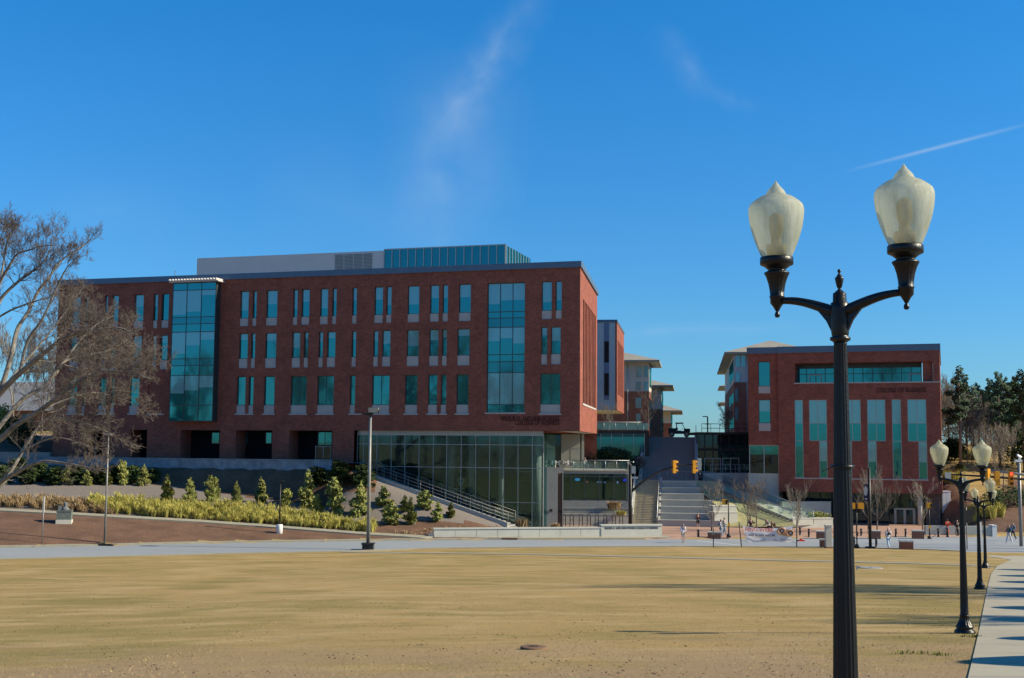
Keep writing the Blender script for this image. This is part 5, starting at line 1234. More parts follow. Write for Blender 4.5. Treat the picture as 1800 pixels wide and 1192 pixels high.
# ------------------------------------------------------------------ banner on stakes
D = 104.2
b = at(1350, 962, D); bt = thing('ring_banner', 'white vinyl banner with red RING WEEK lettering tied between two stakes', 'banner', (b.x, D, 0))
def bp(x, y, dy=0): q = at(x, y, D + dy); return (q.x - b.x, dy, q.z)
NX, NY = 28, 10; vs = []
for j in range(NY + 1):
    for i in range(NX + 1):
        s = i / NX; t_ = j / NY
        xa, xb = 1305 + 8 * t_, 1394 - 2.5 * t_
        yt = 923.5 + 5.2 * math.sin(math.pi * s) ** .7 ; yb_ = 952.5 + .8 * math.sin(9 * s)
        x = xa + (xb - xa) * s; y = yt + (yb_ - yt) * t_
        vs.append(bp(x, y, .02 * math.sin(14 * s + 5 * t_) * (.3 + t_) + .006 * math.sin(31 * s - 4 * t_)))
m_ = MB(); m_.add(vs, [(j * (NX + 1) + i, j * (NX + 1) + i + 1, (j + 1) * (NX + 1) + i + 1, (j + 1) * (NX + 1) + i) for j in range(NY) for i in range(NX)], 0, True)
m_.build('cloth', cmat('white vinyl', (.78, .76, .78)), bt)
for x0, y0, x1, y1 in ((1299, 918, 1303.5, 962), (1400.5, 918, 1400.5, 962)):
    m_ = MB(); m_.ptube([bp(x0, y0), bp(x1, y1)], .045, 6); m_.build('stake', M['bronze'], bt)
m_ = MB(); m_.ptube([bp(1299.5, 923), bp(1305, 924)], .015, 5); m_.ptube([bp(1394, 924.5), bp(1400.5, 923)], .015, 5); m_.ptube([bp(1303, 950), bp(1313, 952)], .015, 5); m_.ptube([bp(1391.5, 952), bp(1400.5, 955)], .015, 5); m_.build('cord', M['bronze'], bt)
redm = cmat('banner red', (.62, .05, .035))
def btext(body, xa, xb, y, size, mat):
    c = bp((xa + xb) / 2, y, -.09); t = text_mesh(body, size, 'lettering', mat, bt, c, (R(90), R(2), 0), .004)
    bw = max(v.co.x for v in t.data.vertices) - min(v.co.x for v in t.data.vertices); t.scale = (((xb - xa) / FPX * D) / bw, 1, 1)
btext("RING WEEK", 1310, 1360, 931.5, .46, redm)
gr = cmat('banner grey print', (.26, .24, .28))
m_ = MB()
for xa, xb, y in ((1317, 1325, 940.5), (1327, 1332, 941), (1334, 1343, 941.2), (1345, 1354, 941.2), (1356.5, 1362.5, 941.2), (1341, 1346, 949.5), (1360, 1366, 949.5), (1372, 1390, 949)):
    z0 = bp(xa, y + (1.5 if y < 945 else .7), -.09); z1 = bp(xb, y - (1.5 if y < 945 else .7), -.09)
    m_.box(z0[0], z1[0], -.092, -.082, z0[2], z1[2])
m_.build('print', gr, bt)
gold = cmat('ring gold', (.45, .26, .15)); stone_ = cmat('ring stone', (.20, .09, .09))
def ringm(x, y, r):
    c = bp(x, y, -.22); m_ = MB(); n = 18
    pts = [(c[0] + r * math.cos(2 * math.pi * k / n), -.10, c[2] + .82 * r * math.sin(2 * math.pi * k / n)) for k in range(n + 1)]
    m_.ptube(pts, r * .22, 6); disc(m_, c[0], c[2], r * .85, r * .7, -.12, 16, 1); disc(m_, c[0] + r * .15, c[2], r * .35, r * .35, -.13, 12, 2); m_.build('ring_picture', [gold, stone_, M['siding']], bt)
ringm(1374, 933.5, .3); ringm(1389, 937, .3)
m_ = MB(); q = bp(1380, 936, -.2); disc(m_, q[0], q[2], .52, .28, -.075, 18, 0, -.25); m_.build('ring_picture', cmat('hand tone', (.55, .3, .18)), bt)
b = at(1254, 961, 104.5); t = thing('marker_post', 'thin dark stake at the lawn edge left of the white banner', 'post', (b.x, 104.5, 0)); m_ = MB(); m_.ptube([(0, 0, 0), (0, 0, 2.5)], .04, 6); m_.build('stake', M['bronze'], t); m_ = MB(); m_.box(-.06, .06, -.05, .05, 1.2, 1.45); m_.build('clip', M['pole'], t)

# ------------------------------------------------------------------ utility cart at the head of the stairs
D = 159.0; b = at(1194, 768, D); t = thing('utility_cart', 'dark open sided utility cart with roof frame parked at the top of the stairs', 'utility vehicle', (b.x, D, zu + .02), R(-8))
bl_ = cmat('dark green cart paint', (.02, .03, .035))
m_ = MB(); m_.box(-1.4, 1.3, -.7, .7, .42, .62); m_.box(-1.4, -.32, -.72, .72, .621, 1.15); m_.box(.6, 1.4, -.7, .7, .621, 1.1); m_.box(-.32, .6, -.7, .7, .621, .8); m_.box(-.25, .25, -.6, .6, .622, .85); m_.box(-.3, -.18, -.6, .6, .851, 1.25); m_.build('body', bl_, t)
m_ = MB()
for y in (-.62, .62): m_.ptube([(-.32, y, .9), (-.34, y, 1.72), (.35, y, 1.76), (.8, y, 1.0)], .04, 6)
m_.box(-.5, .55, -.7, .7, 1.76, 1.88); m_.box(-.42, -.3, -.62, .62, 1.1, 1.76); m_.build('roll_cage', M['bronze'], t)
m_ = MB(); m_.quad((.78, -.55, 1.05), (.78, .55, 1.05), (.4, .55, 1.72), (.4, -.55, 1.72)); m_.build('windscreen', M['glass_clear'], t)
for x in (-.95, .95):
    for y in (-.72, .72):
        m_ = MB(); m_.ptube([(x, y - .13, .36), (x, y + .13, .36)], .36, 16, smooth=False); w_ = m_.build('wheel', M['lens_dk'], t); m_ = MB(); m_.ptube([(x, y - .14, .36), (x, y + .14, .36)], .17, 12, smooth=False); m_.build('rim', M['pole'], w_)
for y in (-.4, .4): m_ = MB(); m_.ptube([(1.35, y, .85), (1.38, y, .85)], .1, 10); m_.build('headlight', M['white'], t)
m_ = MB(); m_.ptube([(.55, -.3, 1.0), (.35, -.3, 1.15)], .03, 6); m_.build('steering_column', M['bronze'], t)
# ------------------------------------------------------------------ vegetation
def grow(mb, p, d, L, r, depth, rg, up=.12, seg=4, spread=.8, kids=(3, 5), mi=0, minr=.012, wig=.22):
    pts = [p.copy()]; rad = [r]; dd = d.copy(); kidsl = []
    for k in range(seg):
        dd = (dd + Vector((rg.uniform(-wig, wig), rg.uniform(-wig, wig), rg.uniform(-wig, wig) + up * .5))).normalized()
        p = p + dd * (L / seg); pts.append(p.copy()); rad.append(max(minr * .6, r * (1 - .75 * (k + 1) / seg)))
        kidsl.append((p.copy(), dd.copy(), rad[-1]))
    mb.ptube(pts, rad, 6 if r > .12 else (4 if r > .035 else 3), mi if r > .05 else 1, cap=False)
    if depth <= 0: return
    for _ in range(rg.randint(*kids)):
        q, e, rr = rg.choice(kidsl) if rg.random() < .8 else kidsl[-1]
        a = e.orthogonal().normalized(); a.rotate(Matrix.Rotation(rg.uniform(0, 6.28), 3, e))
        nd = (e * rg.uniform(.5, 1.0) + a * rg.uniform(.4, 1.0) * spread + Vector((0, 0, up))).normalized()
        grow(mb, q, nd, L * rg.uniform(.5, .75), max(minr, rr * .75), depth - 1, rg, up, max(3, seg - 1), spread, kids, mi, minr, wig)
def limb(mb, pts, r0, r1, rg, twig_from=.2, n=14, L=2.6, depth=3, up=.1, minr=.014):
    P = [Vector(p) for p in pts]; fine = []
    for i in range(len(P) - 1):
        a = P[max(0, i - 1)]; b = P[i]; c = P[i + 1]; d = P[min(len(P) - 1, i + 2)]
        for k in range(3):
            t = k / 3; fine.append(.5 * ((2 * b) + (c - a) * t + (2 * a - 5 * b + 4 * c - d) * t * t + (3 * b - a - 3 * c + d) * t ** 3))
    fine.append(P[-1]); m = len(fine)
    rad = [r0 + (r1 - r0) * (i / (m - 1)) ** .8 for i in range(m)]
    mb.ptube(fine, rad, 8, 0, cap=False)
    for _ in range(n):
        i = int((twig_from + (1 - twig_from) * rg.random() ** .8) * (m - 1)); q = fine[i]; e = (fine[min(m - 1, i + 1)] - fine[max(0, i - 1)]).normalized()
        a = e.orthogonal().normalized(); a.rotate(Matrix.Rotation(rg.uniform(0, 6.28), 3, e))
        nd = (e * rg.uniform(.3, .9) + a * rg.uniform(.5, 1.0) + Vector((0, 0, up))).normalized()
        grow(mb, q, nd, L * rg.uniform(.5, 1.0) * (1 - .35 * i / m), max(minr * 1.3, rad[i] * .4), depth, rg, up, 4, .9, (3, 5), 0, minr, .3)
# the big sycamore at the left edge
TD = 92.0
rg = random.Random(21)
tb = G(-62, 905)
BT = thing('bare_tree', 'large bare sycamore with pale spreading limbs at the left edge before the long brick building', 'tree', (0, 0, 0))
def tp(x, y, dd): return at(x, y, TD + dd)
fork = tp(-50, 800, 0)
mb = MB(); mb.ptube([Vector((fork.x - .3, TD, ground(fork.x, TD) - .4)), Vector((fork.x - .2, TD, ground(fork.x, TD) + .5)), tp(-56, 850, 0), fork, tp(-40, 740, 0)], [.95, .7, .55, .5, .42], 14, 0)
trk = mb
LIMBS = [
 ([(-56, 850), (-20, 868), (0, 848), (30, 830), (70, 812), (110, 814), (150, 821), (183, 829)], (0, -2, -3, -4, -5, -6, -7, -8), .30, .05, 12, 1.7, 3, .25),
 ([(-20, 866), (8, 846), (40, 792), (58, 764), (80, 737), (105, 735), (130, 739), (160, 748), (190, 760), (207, 761)], (-2, -2, -1, 0, 1, 1, 1, 0, 0, -1), .22, .04, 20, 1.9, 3, .1),
 ([(-50, 800), (0, 772), (27, 748), (67, 724), (107, 694), (129, 678), (161, 659), (193, 652), (231, 656), (266, 667)], (0, 0, -1, -2, -3, -4, -5, -6, -7, -8), .34, .05, 30, 2.6, 4, .08),
 ([(-50, 800), (-10, 760), (40, 702), (80, 678), (107, 640), (139, 627), (188, 617), (225, 598)], (0, 1, 2, 3, 4, 5, 6, 7), .30, .05, 26, 2.6, 4, .1),
 ([(-40, 740), (0, 691), (35, 656), (70, 627), (107, 598), (140, 584), (177, 579), (209, 576), (236, 588)], (0, -1, -2, -3, -4, -5, -6, -6, -7), .34, .04, 34, 2.7, 4, .1),
 ([(80, 678), (100, 655), (135, 605), (170, 570), (200, 555)], (3, 4, 5, 6, 7), .17, .04, 18, 2.2, 4, .12),
 ([(0, 691), (20, 625), (30, 580), (50, 548), (67, 512), (84, 491), (104, 462), (124, 446), (151, 429), (160, 419)], (-1, -1, 0, 1, 2, 2, 3, 3, 4, 4), .26, .03, 20, 1.7, 3, .2),
 ([(35, 656), (48, 600), (75, 560), (100, 505), (118, 470), (140, 450)], (-2, -2, -3, -3, -4, -4), .18, .03, 14, 1.7, 3, .2),
 ([(-40, 740), (-20, 640), (-6, 560), (0, 528), (25, 501), (50, 482), (77, 460), (90, 434), (98, 418)], (0, 1, 2, 3, 3, 4, 4, 5, 5), .30, .03, 22, 2.0, 3, .2),
 ([(-20, 640), (-14, 560), (0, 497), (17, 467), (30, 447), (50, 440), (72, 433), (96, 431)], (1, 0, 0, -1, -1, -2, -2, -3), .22, .03, 20, 2.0, 3, .2),
 ([(0, 497), (8, 450), (14, 420), (24, 402)], (0, 0, -1, -1), .11, .03, 16, 1.8, 3, .2),
 ([(-6, 560), (20, 545), (60, 530), (95, 520), (128, 500)], (2, 2, 1, 1, 0), .12, .03, 16, 1.7, 3, .1),
 ([(0, 691), (40, 640), (75, 600), (110, 555), (135, 520), (150, 500)], (-1, 1, 2, 3, 4, 5), .14, .03, 16, 1.8, 3, .15),
 ([(67, 724), (110, 705), (160, 690), (210, 700), (240, 712)], (-2, -1, 0, 1, 1), .12, .03, 20, 2.0, 4, .05),
 ([(107, 640), (150, 650), (200, 640), (240, 630), (262, 640)], (4, 4, 3, 3, 2), .12, .03, 20, 2.1, 4, .05),
 ([(40, 792), (90, 770), (130, 775), (170, 790)], (-1, -2, -3, -4), .10, .03, 14, 1.6, 3, .1),
 ([(-30, 600), (-10, 500), (-4, 440), (5, 405)], (3, 3, 4, 4), .16, .03, 16, 2.0, 3, .2),
]
for pts, dds, r0, r1, n, L, dep, upw in LIMBS:
    lb = MB(); limb(lb, [tp(x, y, d * .9) for (x, y), d in zip(pts, dds)], r0 * .82, r1 * .8, rg, .22, int(n * (.55 if dep > 3 else 1.15)), L, dep, upw, .012)
    lb.build('limb', [M['bark'], M['twig']], BT)
trk.build('trunk', [M['bark'], M['twig']], BT)

def bare_tree_mesh(seed, H, r, depth, up=.25, first=.3, n=9, kids=(3, 4), spread=.7, minr=.02, wig=.18):
    rg = random.Random(seed); mb = MB(); pts = []; rad = []; p = Vector((0, 0, -.3))
    for k in range(8): pts.append(Vector((rg.uniform(-.03, .03) * H * k / 8, rg.uniform(-.03, .03) * H * k / 8, -.3 + (H * .8 + .3) * k / 7))); rad.append(r * (1 - .85 * k / 7))
    tk = MB(); tk.ptube(pts, rad, 8, 0, cap=False)
    for _ in range(n):
        f = first + (1 - first) * rg.random(); i = min(6, int(f * 7)); q = pts[i].lerp(pts[i + 1], f * 7 - i); a = rg.uniform(0, 6.28)
        d = Vector((math.cos(a), math.sin(a), rg.uniform(.5, 1.3))).normalized(); grow(mb, q, d, H * rg.uniform(.25, .42) * (1.15 - .5 * f), max(minr * 1.5, rad[i] * .5), depth, rg, up, 4, spread, kids, 0, minr, wig)
    return tk, mb
def tree_thing(name, label, seed, H, r, depth, loc, group=None, mat='greybark', **kw):
    tk, cr = bare_tree_mesh(seed, H, r, depth, **kw)
    t = thing(name, label, 'tree', loc, 0, group); tk.build('trunk', [M[mat], M[mat]], t); cr.build('crown', [M[mat], M['twig'] if mat == 'bark' else M[mat]], t); return t
def leaf_cloud(mb, lobes, n, size, rg, mi=0, droop=0):
    """n small leaf faces spread through ellipsoidal lobes (cx,cy,cz,rx,ry,rz)"""
    wts = [l[3] * l[4] * l[5] for l in lobes]
    for _ in range(n):
        l = rg.choices(lobes, wts)[0]
        while True:
            v = Vector((rg.uniform(-1, 1), rg.uniform(-1, 1), rg.uniform(-1, 1)))
            if .25 < v.length < 1: break
        v *= (.75 + .25 * rg.random()); c = Vector((l[0] + v.x * l[3], l[1] + v.y * l[4], l[2] + v.z * l[5]))
        a = Vector((rg.uniform(-1, 1), rg.uniform(-1, 1), rg.uniform(-1, 1))).normalized(); b = a.orthogonal().normalized(); s = size * rg.uniform(.6, 1.3)
        mb.add([tuple(c - a * s), tuple(c + b * s * .5), tuple(c + a * s), tuple(c - b * s * .5)], [(0, 1, 2, 3)], mi)
def shrub_proto(seed, label, loc, n=900, mat='leaf', size=.085, shape=0):
    rg = random.Random(seed); mb = MB(); lobes = []
    for k in range(16):
        z = .08 + .88 * k / 15; w = (.44 * (1 - z) ** .85 + .03) * rg.uniform(.65, 1.25)
        if shape == 1: w = .42 * math.sqrt(max(.05, 1 - (z * 1.3 - .5) ** 2)) * rg.uniform(.8, 1.1)
        a = rg.uniform(0, 6.28); off = w * .45; lobes.append((off * math.cos(a), off * math.sin(a), z, w * .75, w * .75, .11))
    leaf_cloud(mb, lobes, n, size, rg)
    t = thing('shrub', label, 'shrub', loc, 0, 'holly shrubs on the slope'); mb.build('foliage', M[mat], t)
    st_ = MB(); st_.ptube([(0, 0, -.15), (.01, 0, .45), (0, .02, .99)], [.035, .025, .008], 5)
    for k in range(5):
        a = k * 1.3; st_.ptube([(0, 0, .2 + .12 * k), (.2 * math.cos(a), .2 * math.sin(a), .4 + .12 * k)], [.014, .006], 4)
    st_.build('stem', M['greybark'], t); return t
SH = [(293, 885, 48, 'first holly shrub from the left in the sunlit row'), (333, 884, 42, 'second holly shrub from the left in the sunlit row'), (372, 883, 41, 'third holly shrub from the left in the sunlit row'), (415, 884, 36, 'fourth holly shrub from the left in the sunlit row'),
      (458, 885, 44, 'tall slim holly shrub just left of the short path lamp'), (503, 893, 30, 'squat holly shrub directly behind the short path lamp'), (540, 891, 62, 'tallest holly shrub, highest on the slope, right of the short path lamp'), (557, 903, 32, 'low holly shrub at the foot of the tallest one'), (588, 905, 58, 'tall narrow holly shrub midway between path lamp and floodlight pole'), (633, 908, 58, 'tall holly shrub touching the left side of the floodlight pole'),
      (674, 890, 34, 'rounded holly shrub just right of the floodlight pole'), (687, 923, 34, 'holly shrub lowest on the slope, right of the floodlight pole'), (712, 900, 28, 'small holly shrub hidden behind the lowest pair'), (721, 921, 44, 'pointed holly shrub near the bottom of the slope'), (746, 896, 30, 'holly shrub in half shade beside the descending stair'), (769, 915, 32, 'next to last holly shrub toward the stair foot'), (793, 909, 26, 'last holly shrub at the right end of the slope'),
      (118, 853, 28, 'leftmost dark holly shrub in shade under the sycamore limb'), (152, 853, 26, 'small shaded holly shrub under the tip of the sycamore limb'), (187, 852, 30, 'shaded holly shrub just behind the slim bare pole lamp'), (215, 852, 38, 'upright shaded holly shrub right of the slim pole lamp'), (252, 854, 36, 'broad holly shrub at the right end of the shaded row')]
protos = [shrub_proto(3, 'p', (0, 0, -50), 1000), shrub_proto(4, 'p', (0, 0, -50), 1000), shrub_proto(5, 'p', (0, 0, -50), 1000, shape=1)]
used = set(); rg = random.Random(5)
for i, (x, y, hp, lab) in enumerate(SH):
    p = G(x, y); h = hp / FPX * p.y * 1.05; k = i % 3 if i != 14 else 2
    wd = h * rg.uniform(.62, .80) * (1.35 if hp < 36 else 1.0); o = protos[k]
    if k in used: o = dup(protos[k], p, rg.uniform(0, 6), 1, lab)
    else: used.add(k); o.location = p; o['label'] = lab
    o.scale = (wd, wd, h); o.rotation_euler.z = rg.uniform(0, 6.28)
# dark shrubs along the terrace, more added to imitate the shade over the gravel
sp_ = None
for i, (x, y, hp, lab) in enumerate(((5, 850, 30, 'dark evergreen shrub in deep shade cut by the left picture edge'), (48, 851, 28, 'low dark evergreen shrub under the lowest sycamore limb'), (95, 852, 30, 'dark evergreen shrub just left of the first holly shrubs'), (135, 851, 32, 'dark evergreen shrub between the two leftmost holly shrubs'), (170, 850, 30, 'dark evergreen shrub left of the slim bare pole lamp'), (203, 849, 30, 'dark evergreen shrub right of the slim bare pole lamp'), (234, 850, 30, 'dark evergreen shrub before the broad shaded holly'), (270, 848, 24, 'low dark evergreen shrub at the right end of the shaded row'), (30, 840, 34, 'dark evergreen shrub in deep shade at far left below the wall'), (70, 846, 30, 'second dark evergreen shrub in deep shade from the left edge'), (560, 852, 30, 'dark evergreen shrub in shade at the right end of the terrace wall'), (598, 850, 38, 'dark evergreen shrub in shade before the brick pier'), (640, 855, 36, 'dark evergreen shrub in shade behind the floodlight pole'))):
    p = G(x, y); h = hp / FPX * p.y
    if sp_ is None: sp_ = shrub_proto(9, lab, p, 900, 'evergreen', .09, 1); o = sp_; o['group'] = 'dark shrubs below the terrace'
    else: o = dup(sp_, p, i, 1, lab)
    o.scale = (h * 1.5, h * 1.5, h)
def big_bush(label, loc, rx, ry, rz, n, mat, seed, size=.16):
    rg = random.Random(seed); mb = MB(); lobes = []
    for k in range(16):
        a = rg.uniform(0, 6.28); f = rg.random() ** .5 * .6; lobes.append((rx * f * math.cos(a), ry * f * math.sin(a), rz * (.42 + .15 * rg.random()) * (1 - .25 * f), rx * .42, ry * .42, rz * .44))
    leaf_cloud(mb, lobes, n, size, rg); t = thing('bush', label, 'bush', loc); mb.build('foliage', M[mat], t)
    st_ = MB()
    for k in range(5): a = k * 1.26; st_.ptube([(0, 0, -.1), (rx * .3 * math.cos(a), ry * .3 * math.sin(a), rz * .6)], [.06, .02], 5)
    st_.build('stem', M['greybark'], t); return t
q = at(1078, 826, 146); big_bush('large rounded evergreen bush before the blue glass pavilion', (q.x, 146, 5.9), 3.7, 2.4, 2.9, 5200, 'evergreen', 31, .17)
q = at(1122, 826, 147); big_bush('smaller brownish bush at the right of the large evergreen by the stair', (q.x, 146.5, 5.9), 1.4, 1.2, 1.9, 900, 'greybark', 32, .10)
q = at(1438, 911, 134); big_bush('spreading green shrub on top of the white planter wall', (q.x, 133.6, q.z - .15), 1.7, 1.1, 1.0, 1300, 'leaf', 33, .1)
q = at(1690, 792, 158); big_bush('small dark shrub on the grass slope behind the second lamp', gp(at(1688, 803, 150).x, 150), 1.0, .8, 1.2, 500, 'evergreen', 34, .12)
for px, D, r, h, lab in ((1748, 133, 1.7, 2.6, 'grey green bush below the right traffic signals, left one'), (1772, 134, 2.0, 2.9, 'grey green bush below the red signal, middle one'), (1797, 135, 1.8, 2.3, 'grey green bush at the right edge of the picture')):
    q = at(px, 870, D); big_bush(lab, gp(q.x, D), r, r * .8, h, 1100, 'evergreen', px, .12)
# grasses ------------------------------------------------------------
def tuft(mb, p, h, n, rg, spread=.5, w=.022, mi=0):
    for _ in range(n):
        a = rg.uniform(0, 6.28); d = Vector((math.cos(a), math.sin(a), 0)); s = rg.uniform(.15, 1) * spread; hh = h * rg.uniform(.6, 1.1)
        b = p + d * rg.uniform(0, .15); m = b + d * s * .4 + Vector((0, 0, hh * .75)); e = b + d * s + Vector((0, 0, hh * rg.uniform(.75, 1.05))); t = Vector((-d.y, d.x, 0)) * w
        mb.add([tuple(b - t), tuple(b + t), tuple(m + t * .8), tuple(m - t * .8), tuple(e)], [(0, 1, 2, 3), (3, 2, 4)], mi)
def in_poly(x, y, P):
    r = False
    for i in range(len(P)):
        (x1, y1), (x2, y2) = P[i], P[i - 1]
        if (y1 > y) != (y2 > y) and x < (x2 - x1) * (y - y1) / (y2 - y1) + x1: r = not r
    return r
rg = random.Random(11)
def scatter_px(poly, n):
    xs_ = [p[0] for p in poly]; ys_ = [p[1] for p in poly]; out = []
    while len(out) < n:
        x, y = rg.uniform(min(xs_), max(xs_)), rg.uniform(min(ys_), max(ys_))
        if in_poly(x, y, poly): out.append(G(x, y))
    return out
mb = MB()
for p in scatter_px([(150, 893), (180, 901), (300, 911), (450, 921), (560, 930), (655, 938), (662, 925), (600, 922), (540, 908), (470, 898), (380, 890), (250, 883), (160, 880)], 700): tuft(mb, p, rg.uniform(.4, 1.2), 40, rg, rg.uniform(.5, 1.0))
o = struct(mb.build('ornamental_grass', M['ygrass']), 'stuff'); tag(o, 'bright yellow ornamental grasses massed along the upper walk', 'grass')
mb = MB()
for p in scatter_px([(-30, 890), (60, 894), (150, 901), (200, 906), (170, 886), (90, 880), (-30, 878)], 360): tuft(mb, p, rg.uniform(.25, .95), 26, rg, .7)
for p in scatter_px([(770, 930), (880, 926), (890, 935), (765, 943), (690, 938)], 90): tuft(mb, p, rg.uniform(.15, .4), 10, rg, .3)
o = struct(mb.build('dry_grass', M['bgrass']), 'stuff'); tag(o, 'buff dry grasses at the left of the yellow ornamental ones', 'grass')
def grass_clump(label, px, D, z, r, h, n, mat, sd):
    rg2 = random.Random(sd); q = at(px, 900, D); t = thing('grass_clump', label, 'ornamental grass', (q.x, D, z)); mb = MB()
    for _ in range(n):
        a = rg2.uniform(0, 6.28); f = rg2.random() ** .5 * r * .55; tuft(mb, Vector((f * math.cos(a), f * math.sin(a) * .6, 0)), h, 22, rg2, r * .6, .02)
    mb.build('blades', M[mat], t)
grass_clump('buff feathery grass clump in the cafe planter', 1079, 133.4, z2 - .1, 1.2, .95, 26, 'bgrass', 41)
grass_clump('low yellow green grass clump below the buff one by the signal mast', 1093, 131.9, z3 - .1, .8, .55, 18, 'ygrass', 42)
grass_clump('reddish buff grass tuft at the foot of the concrete pier', 976, 124.5, .12, .7, .8, 14, 'bgrass', 43)
grass_clump('dry seed head tuft before the curtain wall corner', 918, 124.0, .15, 1.0, 1.3, 14, 'bgrass', 44)
for px, py, r, h, mt, lab in ((1672, 845, 2.4, 1.9, 'ygrass', 'yellow grass mound on the slope right of the brick building'), (1715, 805, 2.2, 1.6, 'ygrass', 'yellow grass mound high on the slope behind the second lamp'), (1665, 800, 2.0, 1.2, 'bgrass', 'buff grass mound high on the slope beside the building corner'), (1733, 905, 2.6, 2.2, 'ygrass', 'yellow grass mound low on the slope behind the lamps'), (1690, 925, 1.6, 1.0, 'bgrass', 'buff grass strip on top of the low plaza wall'), (1716, 905, 2.0, 1.8, 'ygrass', 'yellow grass mound behind the dark sign panel')):
    p = G(px, py); t = thing('grass_clump', lab, 'ornamental grass', p); mb = MB(); rg2 = random.Random(px)
    for _ in range(34):
        a = rg2.uniform(0, 6.28); f = rg2.random() ** .5 * r * .7; tuft(mb, Vector((f * math.cos(a), f * math.sin(a), ground(p.x + f * math.cos(a), p.y + f * math.sin(a)) - p.z)), h * .7, 24, rg2, r * .35, .03)
    mb.build('blades', M[mt], t)
# small bare street trees
st1 = tree_thing('small_tree', 'small bare tree before the seating tiers by the person in maroon top', 51, 4.6, .085, 3, (at(1251, 935, 121).x, 121, .1), 'young bare trees on the plaza', up=.22, first=.38, n=10, kids=(3, 4), spread=.55, minr=.012)
st2 = tree_thing('small_tree', 'bare multi stem tree on the bank left of the orange capped pair', 52, 5.2, .08, 3, (at(1314, 935, 124).x, 124, .1), 'young bare trees on the plaza', up=.3, first=.25, n=10, kids=(3, 4), spread=.5, minr=.012)
for px, D, k, s, lab in ((1330, 126, 0, 1.05, 'bare tree on the bank directly behind the banner, right one of the pair'), (1401, 121, 1, .92, 'slender bare tree at the right stake of the banner before the white planter'), (1527, 124, 0, 1.2, 'pale barked bare tree just left of the banner pole under the brick overhang'), (1542, 126, 1, 1.15, 'bare tree just right of the banner pole under the brick overhang'), (1622, 124, 0, 1.05, 'bare tree with tan trunk at the right end of the glass doors')):
    dup((st1, st2)[k], (at(px, 935, D).x, D, .1), px * .7, s, lab)
# trees of the upper plaza
q = at(1276, 770, 166); t = tree_thing('small_tree', 'small tree with orange leaves at the head of the stairs', 55, 4.2, .09, 3, (q.x, 166, 9.8), None, up=.25, first=.3, n=9, minr=.015)
mb = MB(); leaf_cloud(mb, [(0, 0, 2.6, 1.1, 1.1, 1.5)], 420, .11, random.Random(3)); mb.build('orange_leaves', cmat('orange dead leaves', (.36, .17, .05)), t)
q = at(1140, 757, 165); dup(st1, (q.x, 165, 9.7), 1.2, 1.35, 'bare small tree with an orange wrap on the plaza left of the stairs')
q = at(1140, 757, 164.5); simple('tree_wrap', 'orange marker post at the small bare tree left of the stairs', 'post', cmat('orange plastic', (.7, .13, .03)), [(-.12, .12, -.12, .12, 0, 1.9), (-.2, .2, -.2, .2, 0, .1)], (q.x, 164.3, 10.0))
q = at(1070, 757, 164); dup(st2, (q.x, 164, 9.7), .4, .9, 'leafless shrubby tree above the blue glass pavilion')
# woods right of the right building ------------------------------------
def pine_thing(label, loc, H, seed, n=5200):
    rg = random.Random(seed); t = thing('pine_tree', label, 'tree', loc, 0, 'pines of the right hand wood'); tk = MB(); tk.ptube([(0, 0, -.5), (.1, .05, H * .5), (0, 0, H * .98)], [H * .016, H * .012, .05], 8)
    lobes = []
    for k in range(34):
        f = .48 + .52 * (k / 33); z = H * f; w = H * .17 * (1.08 - f) ** .5 * rg.uniform(.6, 1.15); a = rg.uniform(0, 6.28); rr = w * rg.uniform(.3, .9)
        c = (rr * math.cos(a), rr * math.sin(a), z); lobes.append((*c, w * .55, w * .55, H * .036)); tk.ptube([(0, 0, z - .5), c], [.07, .03], 4)
    tk.build('trunk', M['greybark'], t); mb = MB(); leaf_cloud(mb, lobes, n, .17, rg); mb.build('crown', M['pine'], t); return t
pA = pine_thing('pine standing closest to the right building', (0, 0, 0), 14, 61); pB = pine_thing('pine with open crown in the middle of the right hand wood', (0, 0, 0), 13, 62)
def top_scale(px, ytop, D, H): b = gp(at(px, 800, D).x, D); return b, (at(px, ytop, D).z - b.z) / H
def hgt(t): return max(v.co.z for c in t.children for v in c.data.vertices)
PH = (hgt(pA), hgt(pB))
for o, px, yt, D, H in ((pA, 1688, 642, 150, PH[0]), (pB, 1757, 652, 152, PH[1])): b, s = top_scale(px, yt, D, H); o.scale = (s * 1.1, s * 1.1, s); o.location = b
for k, (px, yt, D, lab) in enumerate(((1712, 676, 156, 'shorter pine between the two tallest on the right'), (1780, 668, 154, 'dark pine right of the open crowned one'), (1801, 648, 150, 'pine cut by the right edge of the picture'), (1733, 684, 160, 'far pine low behind the gap in the wood'), (1668, 676, 164, 'far pine half hidden by the right building'), (1700, 662, 168, 'far pine directly behind the pine closest to the building'), (1722, 672, 166, 'far pine left of the open crowned one'), (1742, 664, 170, 'far pine touching the open crowned one on its left'), (1768, 662, 166, 'far pine touching the open crowned one on its right'), (1790, 658, 168, 'far pine between the two right edge pines'))):
    H = PH[k % 2]; b, s = top_scale(px, yt, D, H); o = dup((pA, pB)[k % 2], b, k * 1.7, 1, lab); o.scale = (s * 1.15, s * 1.15, s)
wA = tree_thing('bare_tree', 'tall grey bare tree rising beside the right building corner', 71, 20, .22, 4, (0, 0, 0), 'bare trees of the right hand wood', up=.35, first=.22, n=15, kids=(3, 4), spread=.5, minr=.03)
wB = tree_thing('bare_tree', 'bare grey tree with slanting stems behind the lamp globes', 72, 16, .18, 4, (0, 0, 0), 'bare trees of the right hand wood', up=.3, first=.2, n=15, kids=(3, 4), spread=.6, minr=.03)
BH = (hgt(wA), hgt(wB))
